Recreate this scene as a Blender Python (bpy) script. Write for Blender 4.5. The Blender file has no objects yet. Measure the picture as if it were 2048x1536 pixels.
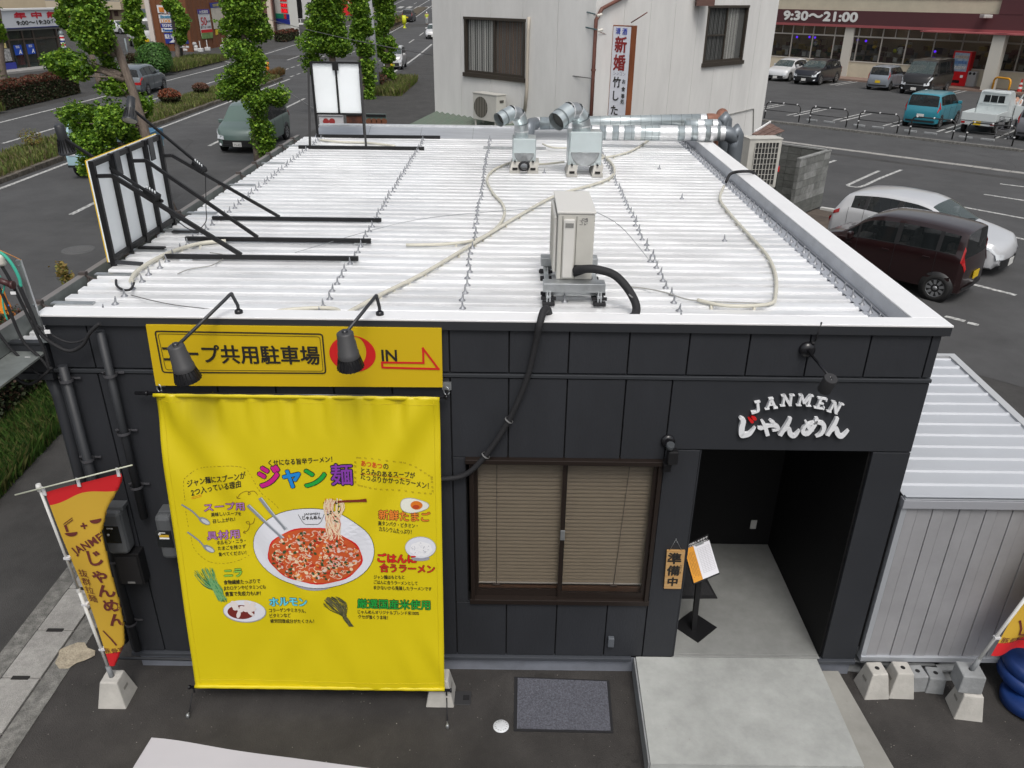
import bpy,bmesh,math,random
import numpy as np
from mathutils import Vector,Matrix
R=math.radians
rnd=random.Random(7)
S=bpy.context.scene
COL=S.collection

# ---------------------------------------------------------------- camera
F=1582.0;PX,PY=1024.0,768.0
_p,_r=R(26.3),R(0.7)
CAM=np.array([0,-5.4,5.652])
FW=np.array([0,math.cos(_p),-math.sin(_p)])
_rt0=np.array([1.0,0,0]);_up0=np.cross(_rt0,FW)
RT=_rt0*math.cos(_r)+_up0*math.sin(_r);UP=-_rt0*math.sin(_r)+_up0*math.cos(_r)
cam_d=bpy.data.cameras.new("camera");cam_d.sensor_width=36;cam_d.lens=F/2048*36
cam_d.clip_end=3000;cam_d.clip_start=0.05
cam=bpy.data.objects.new("camera",cam_d);COL.objects.link(cam)
cam.matrix_world=Matrix(((RT[0],UP[0],-FW[0],CAM[0]),(RT[1],UP[1],-FW[1],CAM[1]),(RT[2],UP[2],-FW[2],CAM[2]),(0,0,0,1)))
S.camera=cam
# ---------------------------------------------------------------- light
SUN_EL,SUN_AZ=58,168          # azimuth measured clockwise from +Y
W=bpy.data.worlds.new("World");S.world=W;W.use_nodes=True
nt=W.node_tree;nt.nodes.clear()
sky=nt.nodes.new("ShaderNodeTexSky");sky.sky_type='NISHITA';sky.sun_disc=False
sky.sun_elevation=R(SUN_EL);sky.sun_rotation=R(SUN_AZ);sky.dust_density=5.0;sky.air_density=1.2;sky.ozone_density=1.0
hs=nt.nodes.new("ShaderNodeHueSaturation");hs.inputs["Saturation"].default_value=0.34
bg=nt.nodes.new("ShaderNodeBackground");bg.inputs[1].default_value=0.138
wo=nt.nodes.new("ShaderNodeOutputWorld")
nt.links.new(sky.outputs[0],hs.inputs["Color"]);nt.links.new(hs.outputs[0],bg.inputs[0]);nt.links.new(bg.outputs[0],wo.inputs[0])
sd=bpy.data.lights.new("sun",'SUN');sd.energy=1.3;sd.angle=R(22);sd.color=(1,.97,.93)
sun=bpy.data.objects.new("sun",sd);COL.objects.link(sun)
_d=Vector((math.sin(R(SUN_AZ))*math.cos(R(SUN_EL)),math.cos(R(SUN_AZ))*math.cos(R(SUN_EL)),math.sin(R(SUN_EL))))
sun.rotation_euler=_d.to_track_quat('Z','Y').to_euler();sun.location=(0,0,30)
S.view_settings.view_transform='Standard';S.view_settings.look='None'
S.view_settings.exposure=0.0;S.view_settings.gamma=1.0;S.view_settings.use_curve_mapping=False

# ---------------------------------------------------------------- picture point -> point on a real plane
def ray(x,y):return FW*F+RT*(x-PX)-UP*(y-PY)
def gp(x,y,z=0.0):
    d=ray(x,y);return Vector(CAM+d*((z-CAM[2])/d[2]))
def yp(x,y,Y=0.0):
    d=ray(x,y);return Vector(CAM+d*((Y-CAM[1])/d[1]))
def xp(x,y,X=0.0):
    d=ray(x,y);return Vector(CAM+d*((X-CAM[0])/d[0]))
def rise(Y):                        # the road climbs gently far away
    if Y<70:return 0.0
    if Y<125:return 1.3*((Y-70)/55)**1.4
    if Y<165:return 1.3+1.9*(Y-125)/40
    return 3.2+0.045*(Y-165)
def gpr(x,y):
    z=0.0
    for _ in range(40):
        p=gp(x,y,z)
        if p.y<0 or p.y>900:p.y=400
        z=z*.5+rise(p.y)*.5
    return gp(x,y,z)

# ---------------------------------------------------------------- materials
def c8(r,g,b):
    f=lambda v:(v/255/12.92) if v/255<=.04045 else ((v/255+.055)/1.055)**2.4
    return (f(r),f(g),f(b))
MATS={}
def mat(name,col,rough=.6,metal=0.0,var=.0,scale=6.0,bump=0.0,bscale=None,stretch=(1,1,1),col2=None,stain=0.0,stscale=1.2,trans=0.0,emit=0.0,coat=0.0,spec=.5,speck=0.0,alpha=1.0,pervar=0.0):
    if name in MATS:return MATS[name]
    m=bpy.data.materials.new(name);m.use_nodes=True
    n=m.node_tree.nodes;l=m.node_tree.links;b=n["Principled BSDF"]
    b.inputs["Roughness"].default_value=rough;b.inputs["Metallic"].default_value=metal
    b.inputs["Specular IOR Level"].default_value=spec;b.inputs["Coat Weight"].default_value=coat
    b.inputs["Base Color"].default_value=(*col,1)
    if coat:b.inputs["Coat Roughness"].default_value=.06
    if trans:b.inputs["Transmission Weight"].default_value=trans;b.inputs["IOR"].default_value=1.02 if trans>.5 else 1.45
    if emit:b.inputs["Emission Color"].default_value=(*col,1);b.inputs["Emission Strength"].default_value=emit
    if alpha<1:b.inputs["Alpha"].default_value=alpha
    geo=n.new("ShaderNodeNewGeometry");mp=n.new("ShaderNodeMapping");mp.inputs["Scale"].default_value=stretch
    l.new(geo.outputs["Position"],mp.inputs[0]);vec=mp.outputs[0]
    cur=None
    if var>0 or col2:
        t=n.new("ShaderNodeTexNoise");t.inputs["Scale"].default_value=scale;t.inputs["Detail"].default_value=6;t.inputs["Roughness"].default_value=.62
        l.new(vec,t.inputs["Vector"])
        rp=n.new("ShaderNodeValToRGB");rp.color_ramp.elements[0].position=.3;rp.color_ramp.elements[1].position=.7
        a=col2 if col2 else tuple(max(0,v*(1-var)) for v in col);z=col if col2 else tuple(v*(1+var) for v in col)
        rp.color_ramp.elements[0].color=(*a,1);rp.color_ramp.elements[1].color=(*z,1)
        l.new(t.outputs["Fac"],rp.inputs[0]);cur=rp.outputs[0]
    if stain>0:
        t=n.new("ShaderNodeTexNoise");t.inputs["Scale"].default_value=stscale;t.inputs["Detail"].default_value=8;t.inputs["Roughness"].default_value=.7
        l.new(vec,t.inputs["Vector"])
        rp=n.new("ShaderNodeValToRGB");rp.color_ramp.elements[0].position=.38;rp.color_ramp.elements[1].position=.66
        rp.color_ramp.elements[0].color=(1-stain,)*3+(1,);rp.color_ramp.elements[1].color=(1+stain*.3,)*3+(1,)
        l.new(t.outputs["Fac"],rp.inputs[0])
        mx=n.new("ShaderNodeMix");mx.data_type='RGBA';mx.blend_type='MULTIPLY';mx.inputs[0].default_value=1
        if cur:l.new(cur,mx.inputs[6])
        else:mx.inputs[6].default_value=(*col,1)
        l.new(rp.outputs[0],mx.inputs[7]);cur=mx.outputs[2]
    if speck>0:
        t=n.new("ShaderNodeTexVoronoi");t.inputs["Scale"].default_value=90
        l.new(vec,t.inputs["Vector"])
        rp=n.new("ShaderNodeValToRGB");rp.color_ramp.elements[0].position=.08;rp.color_ramp.elements[1].position=.22
        k=1+speck*3;rp.color_ramp.elements[0].color=(k,k,k,1);rp.color_ramp.elements[1].color=(1-speck*.3,)*3+(1,)
        l.new(t.outputs["Distance"],rp.inputs[0])
        mx=n.new("ShaderNodeMix");mx.data_type='RGBA';mx.blend_type='MULTIPLY';mx.inputs[0].default_value=1
        if cur:l.new(cur,mx.inputs[6])
        else:mx.inputs[6].default_value=(*col,1)
        l.new(rp.outputs[0],mx.inputs[7]);cur=mx.outputs[2]
    if pervar>0:                 # per-leaf / per-piece tint from a vertex attribute
        at=n.new("ShaderNodeAttribute");at.attribute_name="tint"
        mx=n.new("ShaderNodeMix");mx.data_type='RGBA';mx.blend_type='MULTIPLY';mx.inputs[0].default_value=pervar
        if cur:l.new(cur,mx.inputs[6])
        else:mx.inputs[6].default_value=(*col,1)
        l.new(at.outputs["Color"],mx.inputs[7]);cur=mx.outputs[2]
    if cur:
        l.new(cur,b.inputs["Base Color"])
        if emit:l.new(cur,b.inputs["Emission Color"])
    if bump>0:
        t=n.new("ShaderNodeTexNoise");t.inputs["Scale"].default_value=bscale or scale*4;t.inputs["Detail"].default_value=4
        l.new(vec,t.inputs["Vector"])
        bp=n.new("ShaderNodeBump");bp.inputs["Strength"].default_value=bump;bp.inputs["Distance"].default_value=.01
        l.new(t.outputs["Fac"],bp.inputs["Height"]);l.new(bp.outputs[0],b.inputs["Normal"])
    MATS[name]=m;return m
asphalt=mat("asphalt",(.071,.071,.072),.92,var=.12,scale=1.2,bump=.6,bscale=120,stain=.22,stscale=.35,speck=.16)
asphalt_old=mat("asphalt_worn",(.047,.043,.040),.9,var=.22,scale=2.5,bump=.8,bscale=90,stain=.3,stscale=1.1,speck=.28)
asphalt_walk=mat("asphalt_walk",(.055,.053,.051),.92,var=.2,scale=2,bump=.8,bscale=90,stain=.25,stscale=.8,speck=.3)
road_paint=mat("road_paint",(.58,.58,.56),.75,var=.12,scale=9,stain=.75,stscale=11)
wall_black=mat("charcoal_siding",(.0245,.0265,.0315),.6,spec=.4,var=.10,scale=2,stretch=(1,1,.4),stain=.16,stscale=1.6,bump=.25,bscale=55)
trim_black=mat("charcoal_trim",(.025,.027,.031),.42,var=.05,scale=3)
joint_black=mat("joint",(.008,.008,.009),.9)
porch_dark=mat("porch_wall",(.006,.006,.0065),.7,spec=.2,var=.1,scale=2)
silver_paint=mat("silver_roof_paint",(.9,.905,.91),.30,.35,var=.04,scale=2.5,stretch=(.6,3,1),stain=.22,stscale=1.3,bump=.12,bscale=9)
flash_gray=mat("flashing",(.50,.52,.56),.4,.45,var=.08,scale=5,stain=.12,stscale=3)
flash_light=mat("flashing_light",(.66,.68,.70),.38,.4,var=.06,scale=4,stretch=(2,.4,1),stain=.12,stscale=2)
cap_white=mat("cap_white",(.86,.86,.86),.4,.2,var=.03,scale=3)
sealant=mat("sealant",(.16,.17,.19),.7)
galv=mat("galvanised",(.46,.48,.49),.36,.75,var=.18,scale=7,stain=.15,stscale=8)
galv_duct=mat("galvanised_duct",(.56,.62,.63),.28,.7,var=.12,scale=5,stain=.12,stscale=6)
tape=mat("aluminium_tape",(.72,.73,.74),.3,.5,var=.1,scale=20,bump=.6,bscale=60)
seam=mat("duct_seam",(.17,.2,.21),.5,.3)
zinc=mat("zinc_bolt",(.30,.31,.33),.5,.6)
black_metal=mat("black_metal",(.009,.009,.010),.5,.0,spec=.35)
black_gloss=mat("black_gloss",(.01,.01,.012),.25)
black_rubber=mat("black_rubber",(.013,.013,.015),.75,bump=.3,bscale=60)
white_panel=mat("white_board",(.86,.90,.92),.45,var=.03,scale=2)
cream=mat("cream_plastic",(.56,.54,.46),.5,var=.06,scale=10)
ac_beige=mat("ac_casing",(.50,.49,.45),.5,var=.04,scale=6,stain=.06)
ac_light=mat("ac_light",(.6,.59,.56),.5)
concrete=mat("concrete",(.37,.38,.365),.85,var=.10,scale=1.3,stain=.2,stscale=2.2,bump=.15,bscale=40)
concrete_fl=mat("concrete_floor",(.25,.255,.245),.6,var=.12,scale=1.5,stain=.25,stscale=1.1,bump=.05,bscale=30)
concrete_rough=mat("concrete_rough",(.20,.195,.18),.95,var=.35,scale=14,stain=.35,stscale=9,bump=1.0,bscale=80,speck=.2)
concrete_lid=mat("concrete_lid",(.33,.32,.30),.95,var=.16,scale=20,stain=.2,stscale=3,bump=.8,bscale=120)
concrete_blk=mat("concrete_weight",(.47,.455,.42),.85,var=.08,scale=6,stain=.15,stscale=4,bump=.3,bscale=50)
concrete_gry=mat("concrete_grey",(.27,.28,.285),.85,var=.12,scale=7,stain=.2,stscale=5,bump=.3,bscale=50)
found_grey=mat("foundation",(.19,.205,.24),.7,var=.08,scale=3,stain=.15,stscale=5)
sign_yellow=mat("sign_yellow",(.60,.41,.003),.5,var=.02,scale=2)
banner_yellow=mat("banner_yellow",(.62,.50,.004),.45,var=.02,scale=2)
red_ink=mat("red_ink",(.6,.012,.012),.5)
black_ink=mat("black_ink",(.014,.012,.01),.6)
white_ink=mat("white_ink",(.8,.8,.8),.5)
brown_frame=mat("brown_frame",(.022,.015,.012),.4,.3)
blind_tan=mat("blind",(.225,.178,.12),.5,var=.04,scale=8)
glass=mat("clear_glass",(.02,.022,.022),.04,alpha=.16)
dark_glass=mat("dark_glass",(.012,.014,.015),.06,coat=.4)
wood_mat=mat("wood",(.50,.33,.15),.5,var=.2,scale=4,stretch=(1,1,14),col2=(.42,.22,.07))

# ---------------------------------------------------------------- builders
OFF={}
def tag(o,label=None,cat=None,group=None,kind=None):
    if label:o["label"]=label
    if cat:o["category"]=cat
    if group:o["group"]=group
    if kind:o["kind"]=kind
    return o
def thing(name,label,cat,loc=(0,0,0),group=None):
    o=bpy.data.objects.new(name,None);COL.objects.link(o);o.empty_display_size=.2
    o.location=loc;OFF[o]=Vector(loc);return tag(o,label,cat,group)
def rot2(a):return Matrix.Rotation(a,4,'Z')
class MB:
    def __init__(s):s.v=[];s.f=[];s.t=[];s.sm=[]
    def add(s,vs,fs,smooth=False,M=None,tint=None):
        b=len(s.v)
        for p in vs:
            p=Vector(p)
            if M is not None:p=M @ p
            s.v.append(tuple(p))
        for f in fs:s.f.append(tuple(i+b for i in f));s.sm.append(smooth)
        return s
    def box(s,lo,hi,M=None,bev=0.0):
        x0,y0,z0=lo;x1,y1,z1=hi
        if x0>x1:x0,x1=x1,x0
        if y0>y1:y0,y1=y1,y0
        if z0>z1:z0,z1=z1,z0
        if bev<=0:
            vs=[(x0,y0,z0),(x1,y0,z0),(x1,y1,z0),(x0,y1,z0),(x0,y0,z1),(x1,y0,z1),(x1,y1,z1),(x0,y1,z1)]
            return s.add(vs,[(0,3,2,1),(4,5,6,7),(0,1,5,4),(1,2,6,5),(2,3,7,6),(3,0,4,7)],False,M)
        bm=bmesh.new();bmesh.ops.create_cube(bm,size=1)
        for v in bm.verts:v.co=Vector(((v.co.x+.5)*(x1-x0)+x0,(v.co.y+.5)*(y1-y0)+y0,(v.co.z+.5)*(z1-z0)+z0))
        bmesh.ops.bevel(bm,geom=bm.edges[:],offset=bev,segments=2,affect='EDGES',profile=.5)
        bm.verts.index_update();s.add([v.co[:] for v in bm.verts],[[v.index for v in f.verts] for f in bm.faces],False,M);bm.free();return s
    def frustum(s,c,b,t,h,M=None,bev=.01):
        cx,cy,cz=c
        bm=bmesh.new();bmesh.ops.create_cube(bm,size=1)
        for v in bm.verts:
            k=t if v.co.z>0 else b
            v.co=Vector((cx+v.co.x*k[0],cy+v.co.y*k[1],cz+(v.co.z+.5)*h))
        if bev:bmesh.ops.bevel(bm,geom=bm.edges[:],offset=bev,segments=2,affect='EDGES',profile=.5)
        bm.verts.index_update();s.add([v.co[:] for v in bm.verts],[[v.index for v in f.verts] for f in bm.faces],False,M);bm.free();return s
    def quad(s,a,b,c,d,M=None):return s.add([a,b,c,d],[(0,1,2,3)],False,M)
    def tube(s,pts,r,n=8,caps=True,M=None,smooth=True):
        P=[Vector(p) for p in pts];m=len(P);rs=r if isinstance(r,(list,tuple)) else [r]*m
        vs=[];prev=None
        for i in range(m):
            if i==0:t=P[1]-P[0]
            elif i==m-1:t=P[-1]-P[-2]
            else:t=(P[i+1]-P[i]).normalized()+(P[i]-P[i-1]).normalized()
            if t.length<1e-9:t=Vector((0,0,1))
            t.normalize()
            if prev is None:
                a=Vector((0,0,1)) if abs(t.z)<.9 else Vector((1,0,0));u=t.cross(a).normalized()
            else:
                u=prev-t*prev.dot(t)
                if u.length<1e-6:u=t.orthogonal()
                u.normalize()
            prev=u;w=t.cross(u)
            for k in range(n):
                a=2*math.pi*k/n;vs.append(P[i]+(u*math.cos(a)+w*math.sin(a))*rs[i])
        fs=[(i*n+k,i*n+(k+1)%n,(i+1)*n+(k+1)%n,(i+1)*n+k) for i in range(m-1) for k in range(n)]
        b=len(s.v);s.add(vs,fs,smooth,M)
        if caps:
            s.f.append(tuple(b+k for k in reversed(range(n))));s.sm.append(False)
            s.f.append(tuple(b+(m-1)*n+k for k in range(n)));s.sm.append(False)
        return s
    def bar(s,a,b,w,h=None,M=None):           # square section bar between two points
        a=Vector(a);b=Vector(b);h=h or w;t=(b-a).normalized()
        up=Vector((0,0,1)) if abs(t.z)<.95 else Vector((0,1,0))
        u=t.cross(up).normalized();q=u.cross(t)
        vs=[p+u*i*w/2+q*j*h/2 for p in (a,b) for (i,j) in ((-1,-1),(1,-1),(1,1),(-1,1))]
        return s.add(vs,[(3,2,1,0),(4,5,6,7),(0,1,5,4),(1,2,6,5),(2,3,7,6),(3,0,4,7)],False,M)
    def lathe(s,prof,n=20,M=None,smooth=True,capb=False,capt=False):
        vs=[(r*math.cos(2*math.pi*k/n),r*math.sin(2*math.pi*k/n),z) for r,z in prof for k in range(n)]
        fs=[(i*n+k,i*n+(k+1)%n,(i+1)*n+(k+1)%n,(i+1)*n+k) for i in range(len(prof)-1) for k in range(n)]
        b=len(s.v);s.add(vs,fs,smooth,M)
        if capb:s.f.append(tuple(b+k for k in reversed(range(n))));s.sm.append(False)
        if capt:s.f.append(tuple(b+(len(prof)-1)*n+k for k in range(n)));s.sm.append(False)
        return s
    def poly(s,pts,M=None):return s.add(pts,[tuple(range(len(pts)))],False,M)
    def prism(s,pts,d,M=None):                  # extrude flat outline along vector d
        n=len(pts);d=Vector(d)
        vs=[Vector(p) for p in pts]+[Vector(p)+d for p in pts]
        fs=[tuple(reversed(range(n))),tuple(range(n,2*n))]+[(i,(i+1)%n,n+(i+1)%n,n+i) for i in range(n)]
        return s.add(vs,fs,False,M)
    def build(s,name,m,parent=None,label=None):
        off=OFF.get(parent,Vector((0,0,0))) if parent else Vector((0,0,0))
        me=bpy.data.meshes.new(name);me.from_pydata([(v[0]-off.x,v[1]-off.y,v[2]-off.z) for v in s.v],[],s.f)
        me.polygons.foreach_set("use_smooth",s.sm)
        if m:me.materials.append(m)
        o=bpy.data.objects.new(name,me);COL.objects.link(o)
        if parent:o.parent=parent;OFF[o]=off
        if label:o["label"]=label
        return o
def one(name,mb,m,label,cat,group=None):return tag(mb.build(name,m),label,cat,group)
def struct(name,mb,m):return tag(mb.build(name,m),kind='structure')
def dup(root,loc,rz=None,label=None,group=None):
    r=root.copy();COL.objects.link(r);r.location=loc
    if rz is not None:r.rotation_euler=(0,0,rz)
    if label:r["label"]=label
    if group:r["group"]=group
    for ch in list(root.children):
        c=ch.copy();COL.objects.link(c);c.parent=r
        for g in ch.children:
            d=g.copy();COL.objects.link(d);d.parent=c
    return r
def smooth_path(pts,n=6):
    P=[Vector(p) for p in pts];out=[]
    for i in range(len(P)-1):
        a=P[max(i-1,0)];b=P[i];c=P[i+1];d=P[min(i+2,len(P)-1)]
        for k in range(n):
            t=k/n;out.append(.5*((2*b)+(c-a)*t+(2*a-5*b+4*c-d)*t*t+(3*b-a-3*c+d)*t**3))
    out.append(P[-1]);return out

# text -> mesh verts in a flat plane (x right, y up), size = cap height-ish
def text_geo(s,size=1.0,offset=0.0,align='CENTER',spacing=1.0,extrude=0.0,shear=0.0,res=3):
    cu=bpy.data.curves.new("t",'FONT');cu.body=s;cu.size=size;cu.offset=offset*size
    cu.align_x=align;cu.align_y='CENTER';cu.space_character=spacing;cu.extrude=extrude;cu.shear=shear;cu.resolution_u=res
    o=bpy.data.objects.new("t",cu);COL.objects.link(o)
    dg=bpy.context.evaluated_depsgraph_get();dg.update()
    me=bpy.data.meshes.new_from_object(o.evaluated_get(dg))
    vs=[v.co.copy() for v in me.vertices];fs=[tuple(p.vertices) for p in me.polygons]
    bpy.data.objects.remove(o);bpy.data.curves.remove(cu);bpy.data.meshes.remove(me)
    return vs,fs
def put_text(mb,s,fn,**k):
    vs,fs=text_geo(s,**k);mb.add([fn(v) for v in vs],fs);return mb
def plane_fn(o,ex,ey,ez=None,rot=0.0,sx=1.0,sy=1.0):
    o=Vector(o);ex=Vector(ex).normalized();ey=Vector(ey).normalized();ez=ex.cross(ey) if ez is None else Vector(ez)
    cr,sr=math.cos(rot),math.sin(rot)
    return lambda v:o+ex*((v.x*sx)*cr-(v.y*sy)*sr)+ey*((v.x*sx)*sr+(v.y*sy)*cr)+ez*v.z

# ================================================================ GROUND
def sheet(name,x0,x1,y0,y1,z,m,ny=1,kind='structure',label=None):
    mb=MB();ys=[y0+(y1-y0)*i/ny for i in range(ny+1)]
    vs=[(x,y,z+rise(y)) for y in ys for x in (x0,x1)]
    mb.add(vs,[(2*i,2*i+1,2*i+3,2*i+2) for i in range(ny)])
    o=mb.build(name,m);o["kind"]=kind;return o
g=MB();ys=[-40,0,30,60,70]+[70+i*8 for i in range(1,60)]+[900,2500]
xs=[-900,-120,-60,-25,0,25,60,120,900]
g.add([(x,y,rise(y)) for y in ys for x in xs],[(j*9+i,j*9+i+1,(j+1)*9+i+1,(j+1)*9+i) for j in range(len(ys)-1) for i in range(8)],True)
struct("ground",g,asphalt_walk)
YS=-30;YE=420;NY=90
sheet("road",-25.0,-9.1,YS,YE,.004,asphalt,NY)
# parking lot asphalt on the right (rotated plot)
U=Vector((.735,-.678,0));V=Vector((.678,.735,0))      # lot axes
def lot(u,v,z=0.0):return Vector((14.6,35.7,0))+U*u+V*v+Vector((0,0,z))
lotm=MB();lotm.poly([lot(-16,-1,.004),lot(70,-1,.004),lot(70,26,.004),lot(-16,26,.004)]);struct("car_park",lotm,asphalt)
ms=MB();ms.poly([lot(-16,-7.3,.004),lot(70,-7.3,.004),lot(70,-1.25,.004),lot(-16,-1.25,.004)]);struct("side_street",ms,asphalt)
lm2=MB();lm2.poly([lot(-2.5,-26,.004),lot(70,-26,.004),lot(70,-7.7,.004),lot(-2.5,-7.7,.004)])
struct("shop_car_park",lm2,asphalt)
# worn dark asphalt in front of the restaurant
fr=MB();fr.poly([(-4.15,-6,.008),(9,-6,.008),(9,2.6,.008),(-4.15,2.6,.008)]);struct("forecourt",fr,asphalt_old)
# markings, each one a sheet a few mm above the asphalt
def mark(pts,z=.009):
    mb=MB();mb.poly([(p[0],p[1],z+rise(p[1])) for p in pts]);o=mb.build("road_marking",road_paint);o["kind"]='structure';return o
def line(x,y0,y1,w=.14,n=None,z=.009):
    mb=MB();n=n or max(1,int((y1-y0)/8));ys=[y0+(y1-y0)*i/n for i in range(n+1)]
    mb.add([(xx,y,z+rise(y)) for y in ys for xx in (x-w/2,x+w/2)],[(2*i,2*i+1,2*i+3,2*i+2) for i in range(n)])
    o=mb.build("road_marking",road_paint);o["kind"]='structure';return o
for k in range(-2,14):line(-12.3,27.3+11*k,32.3+11*k,.15)
for k in range(-1,14):line(-20.6,27.3+11*k,32.3+11*k,.15)
line(-16.05,-20,54.5,.15);line(-23.9,-20,60,.15);line(-24.3,66,190,.15,n=20)
# round the median's end, then short dashes through the opening
for k in range(14):line(-16.4,56+k*1.9,57+k*1.9,.14);line(-18.3,58+k*1.9,59+k*1.9,.14)
line(-16.6,85,200,.16,n=30);line(-18.9,90,200,.16,n=30);line(-9.55,59,92,.2,n=6);line(-9.5,100,200,.2,n=20)
# hooked ends of edge lines at the side street mouths
def ribbon(pts,w=.16,z=.009):
    P=smooth_path([(p[0],p[1],0) for p in pts],5);mb=MB();vs=[]
    for i,p in enumerate(P):
        t=(P[min(i+1,len(P)-1)]-P[max(i-1,0)]).normalized();nrm=Vector((-t.y,t.x,0))*w/2
        for q in (p-nrm,p+nrm):vs.append((q.x,q.y,z+rise(q.y)))
    mb.add(vs,[(2*i,2*i+1,2*i+3,2*i+2) for i in range(len(P)-1)]);o=mb.build("road_marking",road_paint);o["kind"]='structure'
ribbon([(-9.55,59,0),(-9.4,57.3,0),(-8.8,56,0),(-7.4,54.7,0)],.2)
ribbon([(-23.9,60,0),(-24.0,64,0),(-24.4,67.5,0),(-26.2,69.5,0),(-28,69.6,0)],.2)
for i in range(9):mark([(-24+i*1.6,158),(-23.1+i*1.6,158),(-23.1+i*1.6,163),(-24+i*1.6,163)])
mark([(-24.6,150),(-17,150),(-17,150.6),(-24.6,150.6)]);mark([(-17,170),(-9,170),(-9,170.6),(-17,170.6)])
def seg(a,b,w=.12):
    a=Vector(a);b=Vector(b);t=(b-a).normalized();n_=Vector((-t.y,t.x,0))*w/2
    mark([a-n_,b-n_,b+n_,a+n_])
# lot markings: pairs of bay lines on both sides of the aisle
a0=gp(1574,231);du=(gp(1667,241)-gp(1574,231)).length
for k in range(-3,12):
    for dd in (0,.38):
        p=a0+U*(du*k+dd);seg(p,p+V*4.1)
b0=gp(1660,170)
for k in range(-3,9):
    for dd in (0,.42):
        p=b0+U*(2.55*k+dd);seg(p,p+V*4.3)
# U shaped bay mark by the side street
ribbon([gp(1803,340),gp(1760,357),gp(1727,372),gp(1712,374.5),gp(1696,371.5),gp(1705,366),gp(1758,342)],.12)
for p,q in (((1968,389),(2052,402)),((1918,413),(2052,438)),((2030,475),(2060,482)),((1937,567),(2032,591)),((1890,633),(1930,643)),((1935,646),(1957,651)),((2000,368),(2048,374)),((1648,329),(1671,321))):
    seg(gp(*p),gp(*q),.13)
for x0,x1,y0,y1,c_ in ((-11.9,-10.1,15.5,19,.060),(-15.6,-13.2,33,41,.082),(-20,-19,26,40,.084),(-23.4,-21.4,58,66,.06),(-12.0,-9.4,62,70,.06)):
    mb=MB();mb.poly([(x0,y0,.0065),(x1,y0+.2,.0065),(x1-.1,y1,.0065),(x0+.15,y1-.3,.0065)]);struct("asphalt_patch",mb,mat("asphalt_patch_%d"%int(c_*1000),(c_,c_,c_),.92,var=.15,scale=4,bump=.6,bscale=120,stain=.2,stscale=1.5,speck=.15))
ck=random.Random(8)
for k,(x,y,a,n_) in enumerate(((-10.2,11,.3,26),(-13.6,24,1.2,30),(17,30,-.6,40),(9,12,2.2,30),(12,15,.2,26),(-11,31,.9,24))):
    P=[Vector((x,y,0))]
    for i in range(n_):a+=ck.uniform(-.5,.5)*.6;P.append(P[-1]+Vector((math.cos(a),math.sin(a),0))*.18)
    mb=MB();vs=[]
    for i,p in enumerate(P):w_=.006*(1+.5*math.sin(i));vs+=[(p.x-w_,p.y-w_,.0075),(p.x+w_,p.y+w_,.0075)]
    mb.add(vs,[(2*i,2*i+1,2*i+3,2*i+2) for i in range(n_)]);struct("asphalt_crack",mb,mat("crack",(.02,.02,.02),1))
# kerbs: lot edge kerb with hoop fence, and side-street gutter strip
def kerb_run(name,a,b,w,h,m,n,gap=.012,label=None):
    root=bpy.data.objects.new(name,None);COL.objects.link(root);root["kind"]='structure';OFF[root]=Vector((0,0,0))
    a=Vector(a);b=Vector(b);t=(b-a);L=t.length;t.normalize();nn=Vector((-t.y,t.x,0))
    ang=math.atan2(t.y,t.x)
    mb=MB();s=L/n;mb.box((gap,-w/2,0),(s-gap,w/2,h),bev=.008);proto=mb.build("kerb_stone",m,root)
    proto.location=a;proto.rotation_euler=(0,0,ang)
    for i in range(1,n):
        c=proto.copy();COL.objects.link(c);c.location=a+t*(s*i)+Vector((0,0,rnd.uniform(-.008,.003)));
    return root
kerb_run("kerb",lot(-3,-1.1),lot(22,-1.1),.2,.10,concrete_rough,30)
kerb_run("gutter_strip",gp(1548,281)-U*1.5,gp(2048,347)+U*4,.34,.02,concrete_lid,24)
ks=gp(1640,419);kerb_run("kerb",ks,gp(1690,425)+U*1.2,.14,.08,mat("kerb_white",(.5,.5,.48),.8,var=.1),4)
# near pavement gutter beside the restaurant: concrete lids with hand slots
gut=bpy.data.objects.new("gutter",None);COL.objects.link(gut);gut["kind"]='structure';OFF[gut]=Vector((0,0,0))
gb=MB();gb.box((-4.80,-6,-.02),(-4.62,9,.016));gb.build("gutter_edge",concrete_rough,gut)
gb=MB();gb.box((-4.24,-6,-.02),(-4.05,9,.018));gb.build("gutter_edge",concrete_rough,gut)
for i in range(-9,14):
    y0=-.165+i*.6
    lid=MB()
    lid.box((-4.605,y0+.006,-.03),(-4.255,y0+.594,.03),bev=.006);lid.build("gutter_lid",concrete_lid,gut)
    sl=MB();sl.box((-4.51,y0-.026,.024),(-4.35,y0+.02,.034),bev=.004);sl.build("hand_slot",mat("slot_dark",(.015,.014,.013),.95),gut)
pat=MB();pp=[(-4.10+.17*math.cos(a)*(1+.25*math.sin(3*a+1)),.12+.15*math.sin(a)*(1+.2*math.cos(4*a)),.021) for a in [i*.45 for i in range(14)]]
pat.poly(pp);struct("cement_patch",pat,mat("cement_patch",(.36,.31,.23),.95,var=.3,scale=20,bump=1,bscale=60))

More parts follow.
